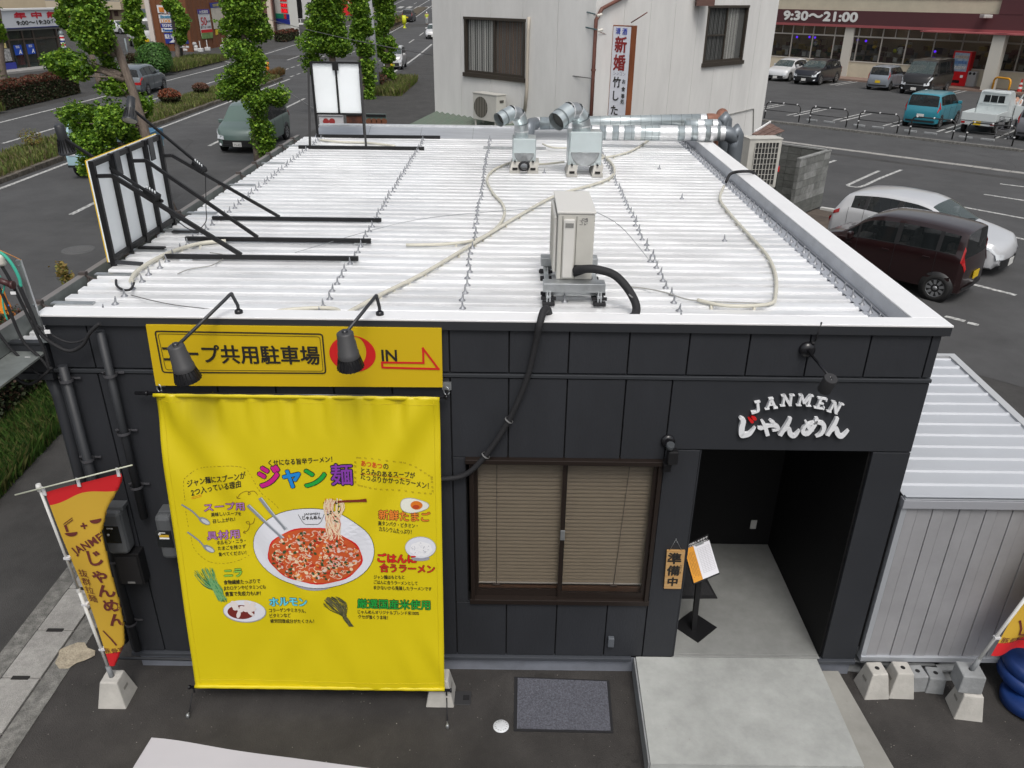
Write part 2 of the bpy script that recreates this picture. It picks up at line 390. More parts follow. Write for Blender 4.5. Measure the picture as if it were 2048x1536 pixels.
# median islands with kerb stones and grass
grass_soil=mat("soil",(.075,.06,.04),1,var=.3,scale=3,bump=.6)
def island(y0,y1,x0=-18.75,x1=-16.55):
    mb=MB();n=max(1,int((y1-y0)/4));ys=[y0+(y1-y0)*i/n for i in range(n+1)]
    for i in range(n):
        a,b=ys[i],ys[i+1]
        mb.add([(x0,a,rise(a)),(x1,a,rise(a)),(x1,b,rise(b)),(x0,b,rise(b)),(x0,a,rise(a)+.16),(x1,a,rise(a)+.16),(x1,b,rise(b)+.16),(x0,b,rise(b)+.16)],
               [(4,5,6,7),(0,1,5,4),(1,2,6,5),(2,3,7,6),(3,0,4,7)])
    struct("median",mb,grass_soil)
    for x in (x0-.07,x1+.07):
        m=MB();L=.95;k=int((y1-y0)/1.0)
        for i in range(min(k,60)):
            a=y0+i*(y1-y0)/k;z=rise(a);jj=rnd.uniform(-.02,.02)
            m.box((x-.08+jj,a+.01,z),(x+.08+jj,a+(y1-y0)/k-.01,z+.17+rnd.uniform(-.02,.01)),bev=.01)
        o=m.build("kerb",mat("kerb_dirty",(.13,.115,.095),.95,var=.4,scale=9,stain=.4,stscale=3,bump=.8,bscale=40));o["kind"]='structure'
island(6,54);island(112,160,-18.6,-16.9)
# foliage helpers --------------------------------------------------
def leaf_mesh(name,pts,size,tints,seed=0,up=.35,kind='leaf',sizev=.45):
    r=np.random.RandomState(seed);n=len(pts);P=np.array(pts)
    nrm=r.normal(size=(n,3));nrm[:,2]=np.abs(nrm[:,2])+up;nrm /= np.linalg.norm(nrm,axis=1)[:,None]
    a=r.normal(size=(n,3));a-=nrm*np.sum(a*nrm,axis=1)[:,None];a /= np.linalg.norm(a,axis=1)[:,None]
    b=np.cross(nrm,a);s=size*(1+sizev*r.uniform(-1,1,n))[:,None]
    fold=nrm*s*.18
    v=np.stack([P-a*s*.5,P+b*s*.5+fold,P+a*s*.5,P-b*s*.5+fold],axis=1).reshape(-1,3)
    me=bpy.data.meshes.new(name);me.vertices.add(4*n);me.vertices.foreach_set("co",v.ravel())
    idx=np.arange(4*n).reshape(-1,4);tri=np.stack([idx[:,[0,1,2]],idx[:,[0,2,3]]],axis=1).reshape(-1)
    me.loops.add(6*n);me.loops.foreach_set("vertex_index",tri);me.polygons.add(2*n)
    me.polygons.foreach_set("loop_start",np.arange(0,6*n,3));me.polygons.foreach_set("loop_total",np.full(2*n,3))
    T=np.array(tints)[r.randint(0,len(tints),n)]*(1+.22*r.uniform(-1,1,n))[:,None]
    # young bright leaves cluster, old dark ones cluster
    ca=me.color_attributes.new("tint",'FLOAT_COLOR','POINT')
    C=np.ones((4*n,4));C[:,:3]=np.repeat(T,4,axis=0);ca.data.foreach_set("color",C.ravel())
    me.update();me.validate();return me
leaf_mat=mat("leaf",(1,1,1),.55,pervar=1.0,spec=.3);
_b=leaf_mat.node_tree.nodes["Principled BSDF"];_b.inputs["Subsurface Weight"].default_value=0.0
def leaf_translucent(m):
    n=m.node_tree.nodes;l=m.node_tree.links;b=n["Principled BSDF"];o=n["Material Output"]
    tr=n.new("ShaderNodeBsdfTranslucent");mx=n.new("ShaderNodeMixShader");mx.inputs[0].default_value=.35
    l.new(b.inputs["Base Color"].links[0].from_socket,tr.inputs[0]);l.new(b.outputs[0],mx.inputs[1]);l.new(tr.outputs[0],mx.inputs[2]);l.new(mx.outputs[0],o.inputs[0])
leaf_translucent(leaf_mat)
GINKGO=[(.15,.28,.03),(.20,.36,.035),(.11,.22,.025),(.07,.15,.02),(.30,.46,.05)]
HEDGE=[(.05,.07,.03),(.08,.06,.04),(.10,.06,.04),(.04,.06,.025),(.065,.085,.035)]
REDH=[(.16,.06,.04),(.11,.05,.035),(.06,.06,.03),(.2,.07,.04)]
GRASSC=[(.12,.17,.035),(.17,.2,.05),(.09,.13,.03),(.22,.22,.08),(.16,.13,.07)]
def blob_pts(c,rad,n,seed,shell=.55):
    r=np.random.RandomState(seed);d=r.normal(size=(n,3));d /= np.linalg.norm(d,axis=1)[:,None]
    # lumpy radius from a few random lobes
    lob=r.normal(size=(9,3));lob /= np.linalg.norm(lob,axis=1)[:,None]
    amp=r.uniform(.1,.35,9);k=np.ones(n)*.82
    for q in range(9):k+=amp[q]*np.maximum(0,(d@lob[q])-.6)*2.2
    rr=(shell+(1-shell)*r.uniform(0,1,n)**.7)*k
    return np.array(c)+d*rr[:,None]*np.array(rad)
def leaf_obj(name,pts,size,tints,seed,parent=None,up=.35):
    me=leaf_mesh(name,pts,size,tints,seed,up);me.materials.append(leaf_mat)
    o=bpy.data.objects.new(name,me);COL.objects.link(o)
    if parent:o.parent=parent
    return o
def grass_patch(name,fn,n,h,seed,tints=GRASSC,w=.018):
    """fn(r) -> (x,y,z) base of a blade"""
    r=np.random.RandomState(seed);vs=[];fs=[];T=[]
    for i in range(n):
        x,y,z=fn(r);a=r.uniform(0,6.28);L=h*(.5+r.uniform(0,1));lean=r.uniform(.1,.6)*L
        dx,dy=math.cos(a),math.sin(a);b=len(vs)
        ww=w*(.7+r.uniform(0,.8))
        vs+=[(x-dy*ww,y+dx*ww,z),(x+dy*ww,y-dx*ww,z),(x+dx*lean*.4+dy*ww*.6,y+dy*lean*.4-dx*ww*.6,z+L*.65),(x+dx*lean,y+dy*lean,z+L)]
        fs+=[(b,b+1,b+2),(b,b+2,b+3)]
        t=tints[r.randint(len(tints))];q=1+.25*r.uniform(-1,1);T+=[(t[0]*q,t[1]*q,t[2]*q,1)]*4
    me=bpy.data.meshes.new(name);me.from_pydata(vs,[],fs)
    ca=me.color_attributes.new("tint",'FLOAT_COLOR','POINT');ca.data.foreach_set("color",np.array(T).ravel())
    me.materials.append(leaf_mat);o=bpy.data.objects.new(name,me);COL.objects.link(o);o["kind"]='stuff';return o
tag(grass_patch("grass",lambda r:(r.uniform(-18.7,-16.6),8+46*r.uniform(0,1),.15),30000,.2,1,w=.025),"rough yellow-green grass growing on the central median","grass")
tag(grass_patch("grass",lambda r:(r.uniform(-18.5,-17),112+48*r.uniform(0,1),.2+rise(130)),4000,.5,2,[(.2,.16,.05),(.14,.12,.05)],w=.1),"brown grass on the far part of the central median","grass")
tag(grass_patch("grass",lambda r:((lambda y:(-7.05+r.uniform(-.1,.75)-(y-3)*0.05,y,.0))(r.uniform(-2,6.2))),26000,.22,3,[(.05,.11,.02),(.08,.15,.03),(.04,.08,.02),(.14,.15,.05)],w=.008),"long green grass along the foot of the roadside hedge","grass")
tag(grass_patch("grass",lambda r:(r.uniform(-9.6,-6.9),r.uniform(45,54),0),9000,.4,4,w=.03),"tall weeds around the concrete pole at the side street corner","grass")
tag(grass_patch("grass",lambda r:(r.uniform(-28.5,-25.4),58+12*r.uniform(0,1),.1),9000,.4,5,w=.03),"dry grass under the dark utility pole on the far verge","grass")
tag(grass_patch("grass",lambda r:(r.uniform(-28,-25.5),28+8*r.uniform(0,1),.1),5000,.4,6,w=.03),"bright grass at the left end of the far hedge","grass")
tag(grass_patch("grass",lambda r:(r.uniform(-17.5,-17.0),54+3*r.uniform(0,1),.1),700,.4,61,[(.2,.1,.04),(.14,.12,.05)],w=.03),"reddish weeds at the tip of the median by the orange post","grass")
# hedges
def hedge(label,x0,x1,y0,y1,h,n,seed,tints,top=None,size=.06,z0=0.0,cat="hedge"):
    r=np.random.RandomState(seed);root=thing("hedge",label,cat,((x0+x1)/2,(y0+y1)/2,z0))
    P=[]
    for i in range(n):
        f=r.randint(0,5);x=r.uniform(x0,x1);y=r.uniform(y0,y1);z=r.uniform(0.05,h)
        if f<2:z=h+r.uniform(-.12,.08)+.06*math.sin(x*7)+.06*math.sin(y*3.1)
        elif f==2:x=x0+abs(r.normal(0,.08))
        elif f==3:x=x1-abs(r.normal(0,.08))
        else:y=y0+abs(r.normal(0,.1)) if r.randint(2) else y1-abs(r.normal(0,.1))
        P.append((x,y,z))
    P=np.array(P)-np.array([(x0+x1)/2,(y0+y1)/2,0])
    if top is None:leaf_obj("foliage",P,size,tints,seed,root)
    else:
        m=P[:,2]>h-.16
        leaf_obj("foliage",P[~m],size,tints,seed,root);leaf_obj("young_foliage",P[m],size,top,seed+1,root)
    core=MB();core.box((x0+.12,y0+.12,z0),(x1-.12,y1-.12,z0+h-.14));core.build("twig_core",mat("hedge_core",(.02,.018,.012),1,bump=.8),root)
    return root
hedge("dense dark hedge with reddish leaves beside the pavement, left of the restaurant",-8.7,-7.1,-1,6.4,.95,34000,11,HEDGE+[(.03,.05,.02)],HEDGE+REDH,.05)
hedge("long trimmed azalea hedge with reddish top in front of the opposite shop",-27.2,-25.9,36.6,44.4,1.15,26000,12,HEDGE,REDH,.09)
hedge("low brown hedge beside the round green bush on the far verge",-29.3,-27.9,58.5,63.5,1.1,9000,13,HEDGE,[(.09,.05,.03),(.07,.07,.03)],.1)
hedge("low dark hedge at the entrance of the fuel station",-27.4,-26.0,92,98,1.0,3000,14,HEDGE,REDH,.16,rise(95))
hedge("reddish hedge around the base of the grey concrete pole",-9.9,-8.3,46.5,51.5,.75,9000,15,HEDGE+REDH,None,.08)
def bush(label,x,y,z,rad,n,seed,tints,size=.08,top=None,stems=5):
    root=thing("bush",label,"bush",(x,y,z))
    P=blob_pts((0,0,rad[2]*.95+.12),rad,n,seed,.5)
    if top is not None:
        m=P[:,2]>rad[2]*1.25
        leaf_obj("foliage",P[~m],size,tints,seed,root);leaf_obj("young_foliage",P[m],size,top,seed+1,root)
    else:leaf_obj("foliage",P,size,tints,seed,root)
    mb=MB()
    for k in range(stems):
        a=k*2.3;mb.tube([(x+.04*math.cos(a),y+.04*math.sin(a),z),(x+rad[0]*.3*math.cos(a),y+rad[1]*.3*math.sin(a),z+rad[2]*.6),(x+rad[0]*.6*math.cos(a+.3),y+rad[1]*.6*math.sin(a+.3),z+rad[2]*1.2)],[.03,.022,.01],5)
    mb.build("stem",mat("twig",(.09,.06,.04),.9),root)
    return root
p=gp(345,218);bush("rounded red-tipped azalea bush on the median",p.x,p.y,.15,(.62,.62,.38),3600,21,HEDGE+[(.1,.1,.05)],.08,[(.24,.07,.04),(.3,.1,.05),(.12,.07,.04)])
p=gp(405,196);bush("smaller brownish azalea bush on the median, behind the rounded red-tipped one",p.x,p.y,.15,(.5,.5,.32),2400,22,HEDGE+[(.13,.08,.05)],.08,[(.16,.09,.06),(.2,.1,.07)])
p=gp(73,308);bush("sparse leggy shrub with yellow leaves on the median at left",p.x,p.y,.15,(.42,.42,.33),420,23,[(.22,.2,.04),(.2,.13,.03),(.12,.14,.03)],.06,None,9)
p=gp(318,150);bush("round bright green bush at the end of the far verge",p.x,p.y,0,(1.2,1.2,1.2),7000,24,[(.06,.16,.03),(.09,.2,.04),(.04,.1,.02)],.13)
# spiky weed behind the gutter
w=thing("weed","tall seeding weed sticking up behind the roof gutter near the manhole","weed",(-6.6,7.2,0))
mb=MB();ptop=gp(118,532,1.5);base=gp(146,575,1.15)
mb=MB();mb.tube([(base.x,base.y,0),base,base.lerp(ptop,.5)+Vector((0,0,.1)),ptop],[.012,.01,.008,.004],5);mb.build("stem",mat("twig",(.09,.06,.04),.9),w)
r_=np.random.RandomState(5);Pw=[list(base.lerp(ptop,t)+Vector(r_.normal(0,.05,3))-Vector((-6.6,7.2,0))) for t in r_.uniform(0,1,260)]
leaf_obj("seed_head",Pw,.06,[(.28,.2,.06),(.2,.2,.05)],31,w)

# trees ---------------------------------------------------------------
bark=mat("bark",(.17,.135,.11),.95,var=.35,scale=9,stretch=(3,3,.6),bump=1,bscale=30)
def pollard(label,x,y,h,clumps,n,size,seed,trunk_r=.16,lean=(0,0),group="pollarded ginkgo street trees",z0=0.0):
    root=thing("ginkgo_tree",label,"tree",(x,y,z0),group)
    mb=MB();pts=[]
    for i in range(8):
        t=i/7;pts.append((x+lean[0]*t+.06*math.sin(t*7+seed),y+lean[1]*t+.06*math.cos(t*5+seed),z0+h*t))
    mb.tube(pts,[trunk_r*(1.25-.75*i/7) if i else trunk_r*1.5 for i in range(8)],10)
    mb.build("trunk",bark,root)
    br=MB();P=[];tot=sum(a[3]*a[4]*a[5] for a in clumps)
    for k,(cx,cy,cz,rx,ry,rz) in enumerate(clumps):
        t=min(1,max(.05,cz/h));bx=lean[0]*t;by=lean[1]*t
        br.tube([(x+bx,y+by,z0+cz-.25),(x+(bx+cx)/2,y+(by+cy)/2,z0+cz-.05),(x+cx,y+cy,z0+cz+rz*.2)],[.07,.05,.02],6)
        for q in range(4):
            a=q*1.6+k;br.tube([(x+bx,y+by,z0+cz-.2),(x+cx+rx*.75*math.cos(a),y+cy+ry*.75*math.sin(a),z0+cz+rz*.45*math.sin(q*2+k))],[.03,.008],4)
        P.append(blob_pts((cx,cy,cz),(rx,ry,rz),int(n*(rx*ry*rz)/tot)+120,seed*31+k,.4))
        # stray shoots
        r=np.random.RandomState(seed*7+k)
        for q in range(13):
            d=r.normal(size=3);d[2]=abs(d[2])+.3;d /= np.linalg.norm(d);tt=r.uniform(.8,1.35,14)
            P.append(np.array([cx,cy,cz])+d*np.array([rx,ry,rz])*tt[:,None]+r.normal(0,size*.4,(14,3)))
    br.build("limb",bark,root)
    P=np.concatenate(P);Pl=P
    leaf_obj("crown",Pl,size,GINKGO,seed,root,up=.5)
    return root
def tpos(px,py,Y):q=yp(px,py,Y);return q
def clumps_from(px_list,x,y):
    out=[]
    for (px,py,rx,rz,dy) in px_list:
        q=yp(px,py,y+dy);zc=float(np.dot(np.array(q)-CAM,FW));s=zc/F
        rx*=.88;rz*=.88;out.append((q.x-x,dy,q.z,rx*s,rx*s,rz*s))
    return out
def tree_px(label,x,y,top_px,clist,n,size,seed,tr,group="pollarded ginkgo street trees",toppt=None):
    cl=clumps_from(clist,x,y);tp=yp(top_px[0],top_px[1],y)
    return pollard(label,x,y,tp.z,cl,n,size,seed,tr,((tp.x-x),0),group)
tree_px("nearest ginkgo with thick leaning trunk, behind the left roof sign",-8.9,15.2,(172,-60),[(180,40,44,46,-.1),(150,15,30,30,.3),(205,70,26,34,-.3),(190,90,30,28,-.25),(130,128,40,30,0),(165,140,28,24,-.3),(222,140,18,30,.2),(230,175,30,22,0),(160,235,42,30,0),(225,240,46,36,-.3),(185,285,50,34,-.2),(262,270,30,30,.1),(285,215,26,26,.4),(190,335,30,30,0),(160,-20,50,40,0)],24000,.072,41,.13)
tree_px("tall ginkgo with stacked clumps standing in front of the sage green minivan",-9.0,23.2,(470,-40),[(490,20,46,34,0),(470,50,40,26,0),(515,62,36,30,.2),(480,95,34,26,0),(505,120,36,30,0),(490,150,44,24,0),(470,178,40,28,.2),(555,195,30,22,0),(515,205,34,28,-.2),(520,255,28,30,0),(530,292,26,26,0),(480,-20,50,40,0)],24000,.082,42,.13)
tree_px("bushy ginkgo directly behind the back roof sign's left edge",-9.1,36.5,(650,-40),[(655,25,40,30,0),(645,55,36,26,0),(668,60,34,28,0),(640,90,42,24,0),(675,96,34,22,0),(625,128,24,22,0),(655,-15,44,34,0)],14000,.12,43,.17)
tree_px("slim ginkgo left of the grey concrete pole",-8.9,43.5,(712,-30),[(720,15,24,18,0),(722,45,24,18,0),(715,72,22,18,0),(735,62,14,12,0),(730,100,20,18,0),(735,135,16,20,0),(738,165,14,20,0),(738,195,13,18,0),(716,-12,28,20,0)],11000,.13,44,.14)
tree_px("slim ginkgo right of the grey concrete pole",-8.3,49.5,(763,-30),[(768,12,24,20,0),(772,40,24,18,0),(762,62,18,16,0),(770,85,22,14,0),(760,105,14,10,0),(775,118,18,14,0),(785,98,10,8,0),(778,148,14,14,0),(768,-12,26,20,0)],11000,.13,45,.17)
G2="pollarded ginkgo trees across the road"
tree_px("ginkgo trunk cut by the left photo edge, across the road",-29.0,42,(-10,0),[(0,150,14,16,0),(-12,60,24,40,0)],1500,.2,46,.25,G2)
tree_px("thin ginkgo between the white hatchback and the white truck, across the road",-30.9,64.5,(262,-20),[(262,12,16,20,0),(268,38,18,16,0),(258,55,14,14,0),(275,62,14,14,0),(280,85,12,16,0),(284,105,9,14,0)],5000,.24,47,.16,G2)
tree_px("ginkgo behind the dark utility pole in front of the brown billboard wall",-28.3,66,(345,-20),[(340,12,14,14,0),(355,25,12,16,0),(365,48,16,18,0),(362,75,12,16,0)],4000,.24,48,.17,G2)
tree_px("ginkgo behind the nearest one, at the right end of the long azalea hedge",-25.6,46.5,(133,-20),[(130,5,16,22,0),(125,40,12,18,0),(150,70,12,14,0)],2600,.2,49,.16,G2)

# ================================================================ RESTAURANT
XL,XR,HT=-3.46,3.19,3.50
bld=thing("restaurant","single storey charcoal restaurant with white ribbed metal roof","building",(0,4.5,0))
core=MB()   # wall core boxes behind the siding, leaving the porch and window open
core.box((XL+.04,.03,.17),(-.36,.14,3.0));core.box((-.36,.03,.17),(1.24,.14,.84));core.box((-.36,.03,2.32),(1.24,.14,3.0))
core.box((1.24,.03,.17),(1.50,.14,3.0));core.box((1.5,.03,2.46),(2.87,.14,3.0));core.box((2.87,.03,.17),(XR-.04,.14,3.0))
core.box((XL+.04,.03,3.0),(XR-.04,.14,3.42))
core.build("wall_core",joint_black,bld)
side=MB();side.box((XL+.03,.14,.1),(XL+.13,9.4,3.2));side.build("side_wall",wall_black,bld)
side=MB();side.box((XR-.13,.14,.1),(XR-.01,9.4,3.42));side.build("side_wall",wall_black,bld)
side=MB();side.box((XL+.13,9.3,.1),(XR-.13,9.42,3.3));side.build("rear_wall",wall_black,bld)
# siding boards, one by one
J=[-.025+.446*k for k in range(-7,8)];xs=[XL]+J+[XR-.02]
G=.005
def board(x0,x1,z0,z1):
    mb=MB();mb.box((x0+G,0,z0+.003),(x1-G,.032,z1-.003),bev=.004);mb.build("siding_board",wall_black,bld)
for a,b in zip(xs[:-1],xs[1:]):board(a,b,3.075,3.425)
J2=[x for x in xs if x<1.0]+[1.22]
for a,b in zip(J2[:-1],J2[1:]):
    if b<=-.3:board(a,b,.215,3.03);continue
    # columns crossing the window
    board(a,b,2.325,3.03);board(a,b,.215,.835)
    if a<-.36:board(a,-.36,.835,2.325)
mb=MB();mb.box((1.225,0,.215),(1.5,.03,2.415),bev=.004);mb.build("siding_board",wall_black,bld)
mb=MB();mb.box((1.225,0,2.425),(XR-.02,.03,3.03),bev=.004);mb.build("lintel_panel",mat("smooth_charcoal",(.0235,.0255,.030),.6,spec=.35,var=.08,scale=2,bump=.05),bld)
mb=MB();mb.box((2.872,0,.215),(XR-.02,.03,2.415),bev=.004);mb.build("pier_panel",MATS["smooth_charcoal"],bld)
mb=MB();mb.box((XL-.01,-.012,3.038),(XR-.015,.03,3.067),bev=.004);mb.build("wall_trim",mat("trim_grey",(.03,.033,.038),.5),bld)
# parapet coping: dark drip edge and pale cap, front
mb=MB();mb.box((XL-.03,-.03,3.43),(XR+.02,.04,3.498),bev=.003);mb.build("parapet_fascia",trim_black,bld)
mb=MB();mb.box((XL-.03,-.034,3.499),(XR+.024,.13,3.515),bev=.004);mb.build("parapet_cap",cap_white,bld)
mb=MB();mb.box((XL,.13,3.28),(XR-.3,.15,3.497));mb.build("parapet_inner",flash_light,bld)
# porch
PZ=.22
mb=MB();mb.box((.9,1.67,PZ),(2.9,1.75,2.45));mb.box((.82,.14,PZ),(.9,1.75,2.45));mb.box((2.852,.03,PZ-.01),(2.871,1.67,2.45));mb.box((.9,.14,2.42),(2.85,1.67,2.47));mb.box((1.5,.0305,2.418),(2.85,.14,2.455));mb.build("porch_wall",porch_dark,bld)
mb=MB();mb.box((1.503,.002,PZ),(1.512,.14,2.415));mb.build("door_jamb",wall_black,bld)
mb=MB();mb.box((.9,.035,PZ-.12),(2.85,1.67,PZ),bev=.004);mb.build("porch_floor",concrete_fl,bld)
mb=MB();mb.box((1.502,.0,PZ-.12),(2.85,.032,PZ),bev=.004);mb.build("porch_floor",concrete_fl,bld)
# sliding door at the left end of the porch
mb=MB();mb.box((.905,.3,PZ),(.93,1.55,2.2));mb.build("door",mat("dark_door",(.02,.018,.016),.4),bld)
# base flashing and foundation
mb=MB();mb.box((XL+.01,-.03,.175),(1.12,.03,.21),bev=.003);mb.box((2.83,-.03,.175),(XR-.02,.03,.21),bev=.003);mb.build("base_flashing",mat("base_flash",(.05,.055,.065),.5),bld)
mb=MB();mb.box((XL+.06,.02,-.05),(XR-.04,.13,.172));mb.build("foundation",found_grey,bld)
# coping, right side and back
mb=MB();mb.box((2.98,.131,3.499),(XR+.024,9.45,3.515),bev=.004);mb.build("parapet_cap",cap_white,bld)
mb=MB();mb.add([(2.98,.13,3.5),(2.98,9.0,3.5),(2.945,9.0,3.36),(2.945,.13,3.36)],[(0,1,2,3)]);mb.build("parapet_inner",flash_gray,bld)
mb=MB();mb.box((XR-.01,.04,3.40),(XR+.02,9.4,3.498));mb.build("parapet_fascia",trim_black,bld)
fl=MB();fl.add([(2.945,.13,3.385),(2.945,8.7,3.385),(2.79,8.7,3.352),(2.79,.13,3.352)],[(0,1,2,3)]);fl.build("edge_flashing",flash_gray,bld)
sl=MB();r0=random.Random(4);pts=[(2.938+r0.uniform(-.006,.006),.14+i*.12,3.392) for i in range(72)];sl.tube(pts,.011,5);sl.build("sealant_bead",sealant,bld)
mb=MB();mb.box((XL-.05,9.28,3.49),(XR+.02,9.46,3.51),bev=.004);mb.build("parapet_cap",flash_light,bld)
bw=MB();n=7
for i in range(n):
    x0=XL-.03+(6.42/n)*i;x1=x0+6.42/n-.004
    q=MB();q.add([(x0,8.62,3.30),(x1,8.62,3.30),(x1,9.28,3.493),(x0,9.28,3.493)],[(0,1,2,3)]);q.build("rear_flashing",mat("rear_flash",(.55,.57,.60),.33,.6,var=.1,scale=3,stretch=(.4,6,1),stain=.12,stscale=5),bld)
mb=MB();mb.tube([(-1.4+i*.1,8.63,3.345) for i in range(45)],.02,5);mb.build("sealant_bead",flash_gray,bld)
# folded-plate roof: each rib sheet a part
PITCH=.184;NR=46;y_0=.22
ZT,ZB=3.40,3.30
def rib(y,xl,xr,endcap=True):
    mb=MB()
    prof=[(-.092,ZB),(-.078,ZB),(-.058,ZT-.006),(-.048,ZT),(.048,ZT),(.058,ZT-.006),(.078,ZB),(.092,ZB)]
    n=8;m=len(prof);dz=lambda x:.012*(x+3.5)/6.5
    vs=[]
    for i in range(n+1):
        x=xl+(xr-xl)*i/n
        for (dy,z) in prof:vs.append((x,y+dy+rr.uniform(-.0012,.0012),z+rr.uniform(-.0015,.0015)))
    fs=[(i*m+k,i*m+k+1,(i+1)*m+k+1,(i+1)*m+k) for i in range(n) for k in range(m-1)]
    fs=[tuple(reversed(f)) for f in fs]
    b=len(vs);vs+=[vs[k] for k in (1,2,3,4,5,6)];fs.append(tuple(b+k for k in range(6)))
    b=len(vs);vs+=[vs[n*m+k] for k in (1,2,3,4,5,6)];fs.append(tuple(b+k for k in reversed(range(6))))
    mb.add(vs,fs);return mb.build("roof_rib",silver_paint,bld)
rr=random.Random(3)
for i in range(NR):
    y=y_0+.092+i*PITCH;rib(y,-3.62+rr.uniform(-.01,.01),2.80)
for y in (.10,.27):rib(y,-3.72,-3.56).location.z-=.13
# rows of bolts on the rib crests
bolt=MB();bolt.lathe([(.030,0),(.028,.008),(.012,.022),(.009,.03),(.007,.055),(.003,.075)],8,capb=True,capt=True)
bp=bolt.build("roof_bolt",zinc);bp.parent=bld;first=True
def place_bolt(x,y,z=ZT-.004):
    global first
    o=bp if first else bp.copy()
    if not first:COL.objects.link(o)
    first=False;o.location=(x,y-4.5,z);o.rotation_euler=(rr.uniform(-.15,.15),rr.uniform(-.15,.15),rr.uniform(0,6))
for i in range(NR):
    y=y_0+.092+i*PITCH
    for x0,x1,lim in ((-3.17,-3.3,46),(-1.50,-1.55,46),(-.40,-.43,46),(1.31,1.38,41)):
        if x0==-.40 and i<1:continue
        if x0==1.31 and i>=lim:continue
        place_bolt(x0+(x1-x0)*i/NR+rr.uniform(-.015,.015),y+rr.uniform(-.006,.006))
for i in range(NR+1):place_bolt(2.875+rr.uniform(-.01,.01),y_0+i*PITCH,3.366)
for q in ((1318,338),(1362,396),(1449,482),(1088,345),(1130,607),(1298,520)):
    p=gp(*q,3.4);place_bolt(p.x,y_0+.092+PITCH*round((p.y-y_0-.092)/PITCH))
# small grey clips where the ribs meet the edge flashing
for i in range(NR):
    mb=MB();y=y_0+.092+i*PITCH;mb.box((2.785,y-.03,ZT-.03),(2.825,y+.03,ZT+.004));mb.add([(2.80,y-.032,ZT-.002),(2.80,y+.032,ZT-.002),(2.86,y+.07,3.36),(2.86,y-.07,3.36)],[(0,1,2,3)]);mb.build("rib_end_cap",flash_gray,bld)
# eaves gutter on the left with brackets and stays
gm=mat("gutter_metal",(.20,.185,.175),.5,.2,var=.1,scale=4)
mb=MB()
mb.box((-3.80,-.95,3.36),(-3.745,8.85,3.40),bev=.004);mb.build("gutter_rim",gm,bld)
mb=MB();mb.add([(-3.745,-.9,3.40),(-3.745,8.8,3.40),(-3.735,8.8,3.22),(-3.735,-.9,3.22)],[(0,1,2,3)]);mb.box((-3.735,-.9,3.20),(-3.48,8.8,3.215));mb.build("gutter_trough",mat("gutter_in",(.24,.26,.25),.45,.4,var=.12,scale=3,stain=.2,stscale=3),bld)
mb=MB();mb.box((-3.83,-.95,3.18),(-3.801,8.85,3.385));mb.build("gutter_face",gm,bld)
for i in range(12):
    y=.5+i*.72
    mb=MB();mb.bar((-3.79,y,3.405),(-3.62,y,3.33),.022,.012);mb.bar((-3.735,y,3.38),(-3.70,y-.02,3.22),.014);mb.box((-3.80,y-.025,3.39),(-3.74,y+.025,3.425));mb.build("gutter_bracket",mat("bracket_brown",(.09,.075,.07),.6,.3),bld)
    if i%2==0 or i<4:
        mb=MB();mb.box((-3.66,y-.03,ZT+.002),(-3.33,y+.03,ZT+.012));mb.build("metal_strap",galv,bld)
# lower fascia running on to the left of the front wall
mb=MB();mb.box((-5.4,-.02,3.04),(XL-.012,.05,3.27),bev=.004);mb.build("eave_fascia",wall_black,bld)
mb=MB();mb.box((-5.4,-.035,2.985),(XL-.012,.05,3.035),bev=.004);mb.build("eave_trim",MATS["trim_grey"],bld)
mb=MB();mb.box((-5.4,-.03,3.275),(XL-.012,.03,3.29));mb.build("eave_cap",trim_black,bld)
# downpipes
pipe_m=mat("pipe_charcoal",(.022,.024,.028),.55)
def pipe(pts,r,name="downpipe",n=12,m=None):mb=MB();mb.tube(pts,r,n);return mb.build(name,m or pipe_m,bld)
pipe([(-3.02,-.055,3.40),(-3.02,-.055,1.74)],.031);pipe([(-3.36,-.06,3.12),(-3.36,-.06,.28)],.034)
pipe([(-3.55,.06,2.98),(-3.52,.05,2.8),(-3.52,.02,.3)],.045,m=mat("pipe_grey",(.04,.043,.05),.5))
for x,zs in ((-3.02,(3.05,2.55,2.05)),(-3.36,(3.0,2.3,1.3,.6))):
    for z in zs:
        mb=MB();mb.lathe([(.05,-.012),(.05,.012)],12,Matrix.Translation((x,-.057,z)));mb.bar((x-.08,-.02,z),(x+.09,-.02,z),.012);mb.build("pipe_clamp",mat("clamp",(.10,.10,.11),.5,.4),bld)
pipe([(-3.6,.02,.26),(-3.60,-.12,.24),(-2.6,-.13,.24),(-1.9,-.12,.24)],.016,"conduit",8)
# window
wn=MB()
wx0,wx1,wz0,wz1=-.335,1.215,.865,2.295
for a,b in (((wx0-.03,-.05,wz1-.005),(wx1+.03,.06,wz1+.035)),((wx0-.01,-.03,wz0-.03),(wx1+.01,.06,wz0+.02))):wn.box(a,b,bev=.004)
wn.box((wx0,-.03,wz0+.02),(wx0+.035,.06,wz1-.005),bev=.003);wn.box((wx1-.035,-.03,wz0+.02),(wx1,.06,wz1-.005),bev=.003)
win=wn.build("window",brown_frame,bld)
mid=(wx0+wx1)/2
for a,b,y in ((wx0+.035,mid+.02,.035),(mid-.02,wx1-.035,.005)):
    s=MB();s.box((a,y,wz0+.022),(a+.03,y+.022,wz1-.008));s.box((b-.03,y,wz0+.022),(b,y+.022,wz1-.008));s.box((a+.03,y,wz0+.022),(b-.03,y+.022,wz0+.085));s.box((a+.03,y,wz1-.04),(b-.03,y+.022,wz1-.008));s.build("sash",brown_frame,win)
    gq=MB();gq.box((a+.03,y+.009,wz0+.085),(b-.03,y+.013,wz1-.04));gq.build("pane",glass,win)
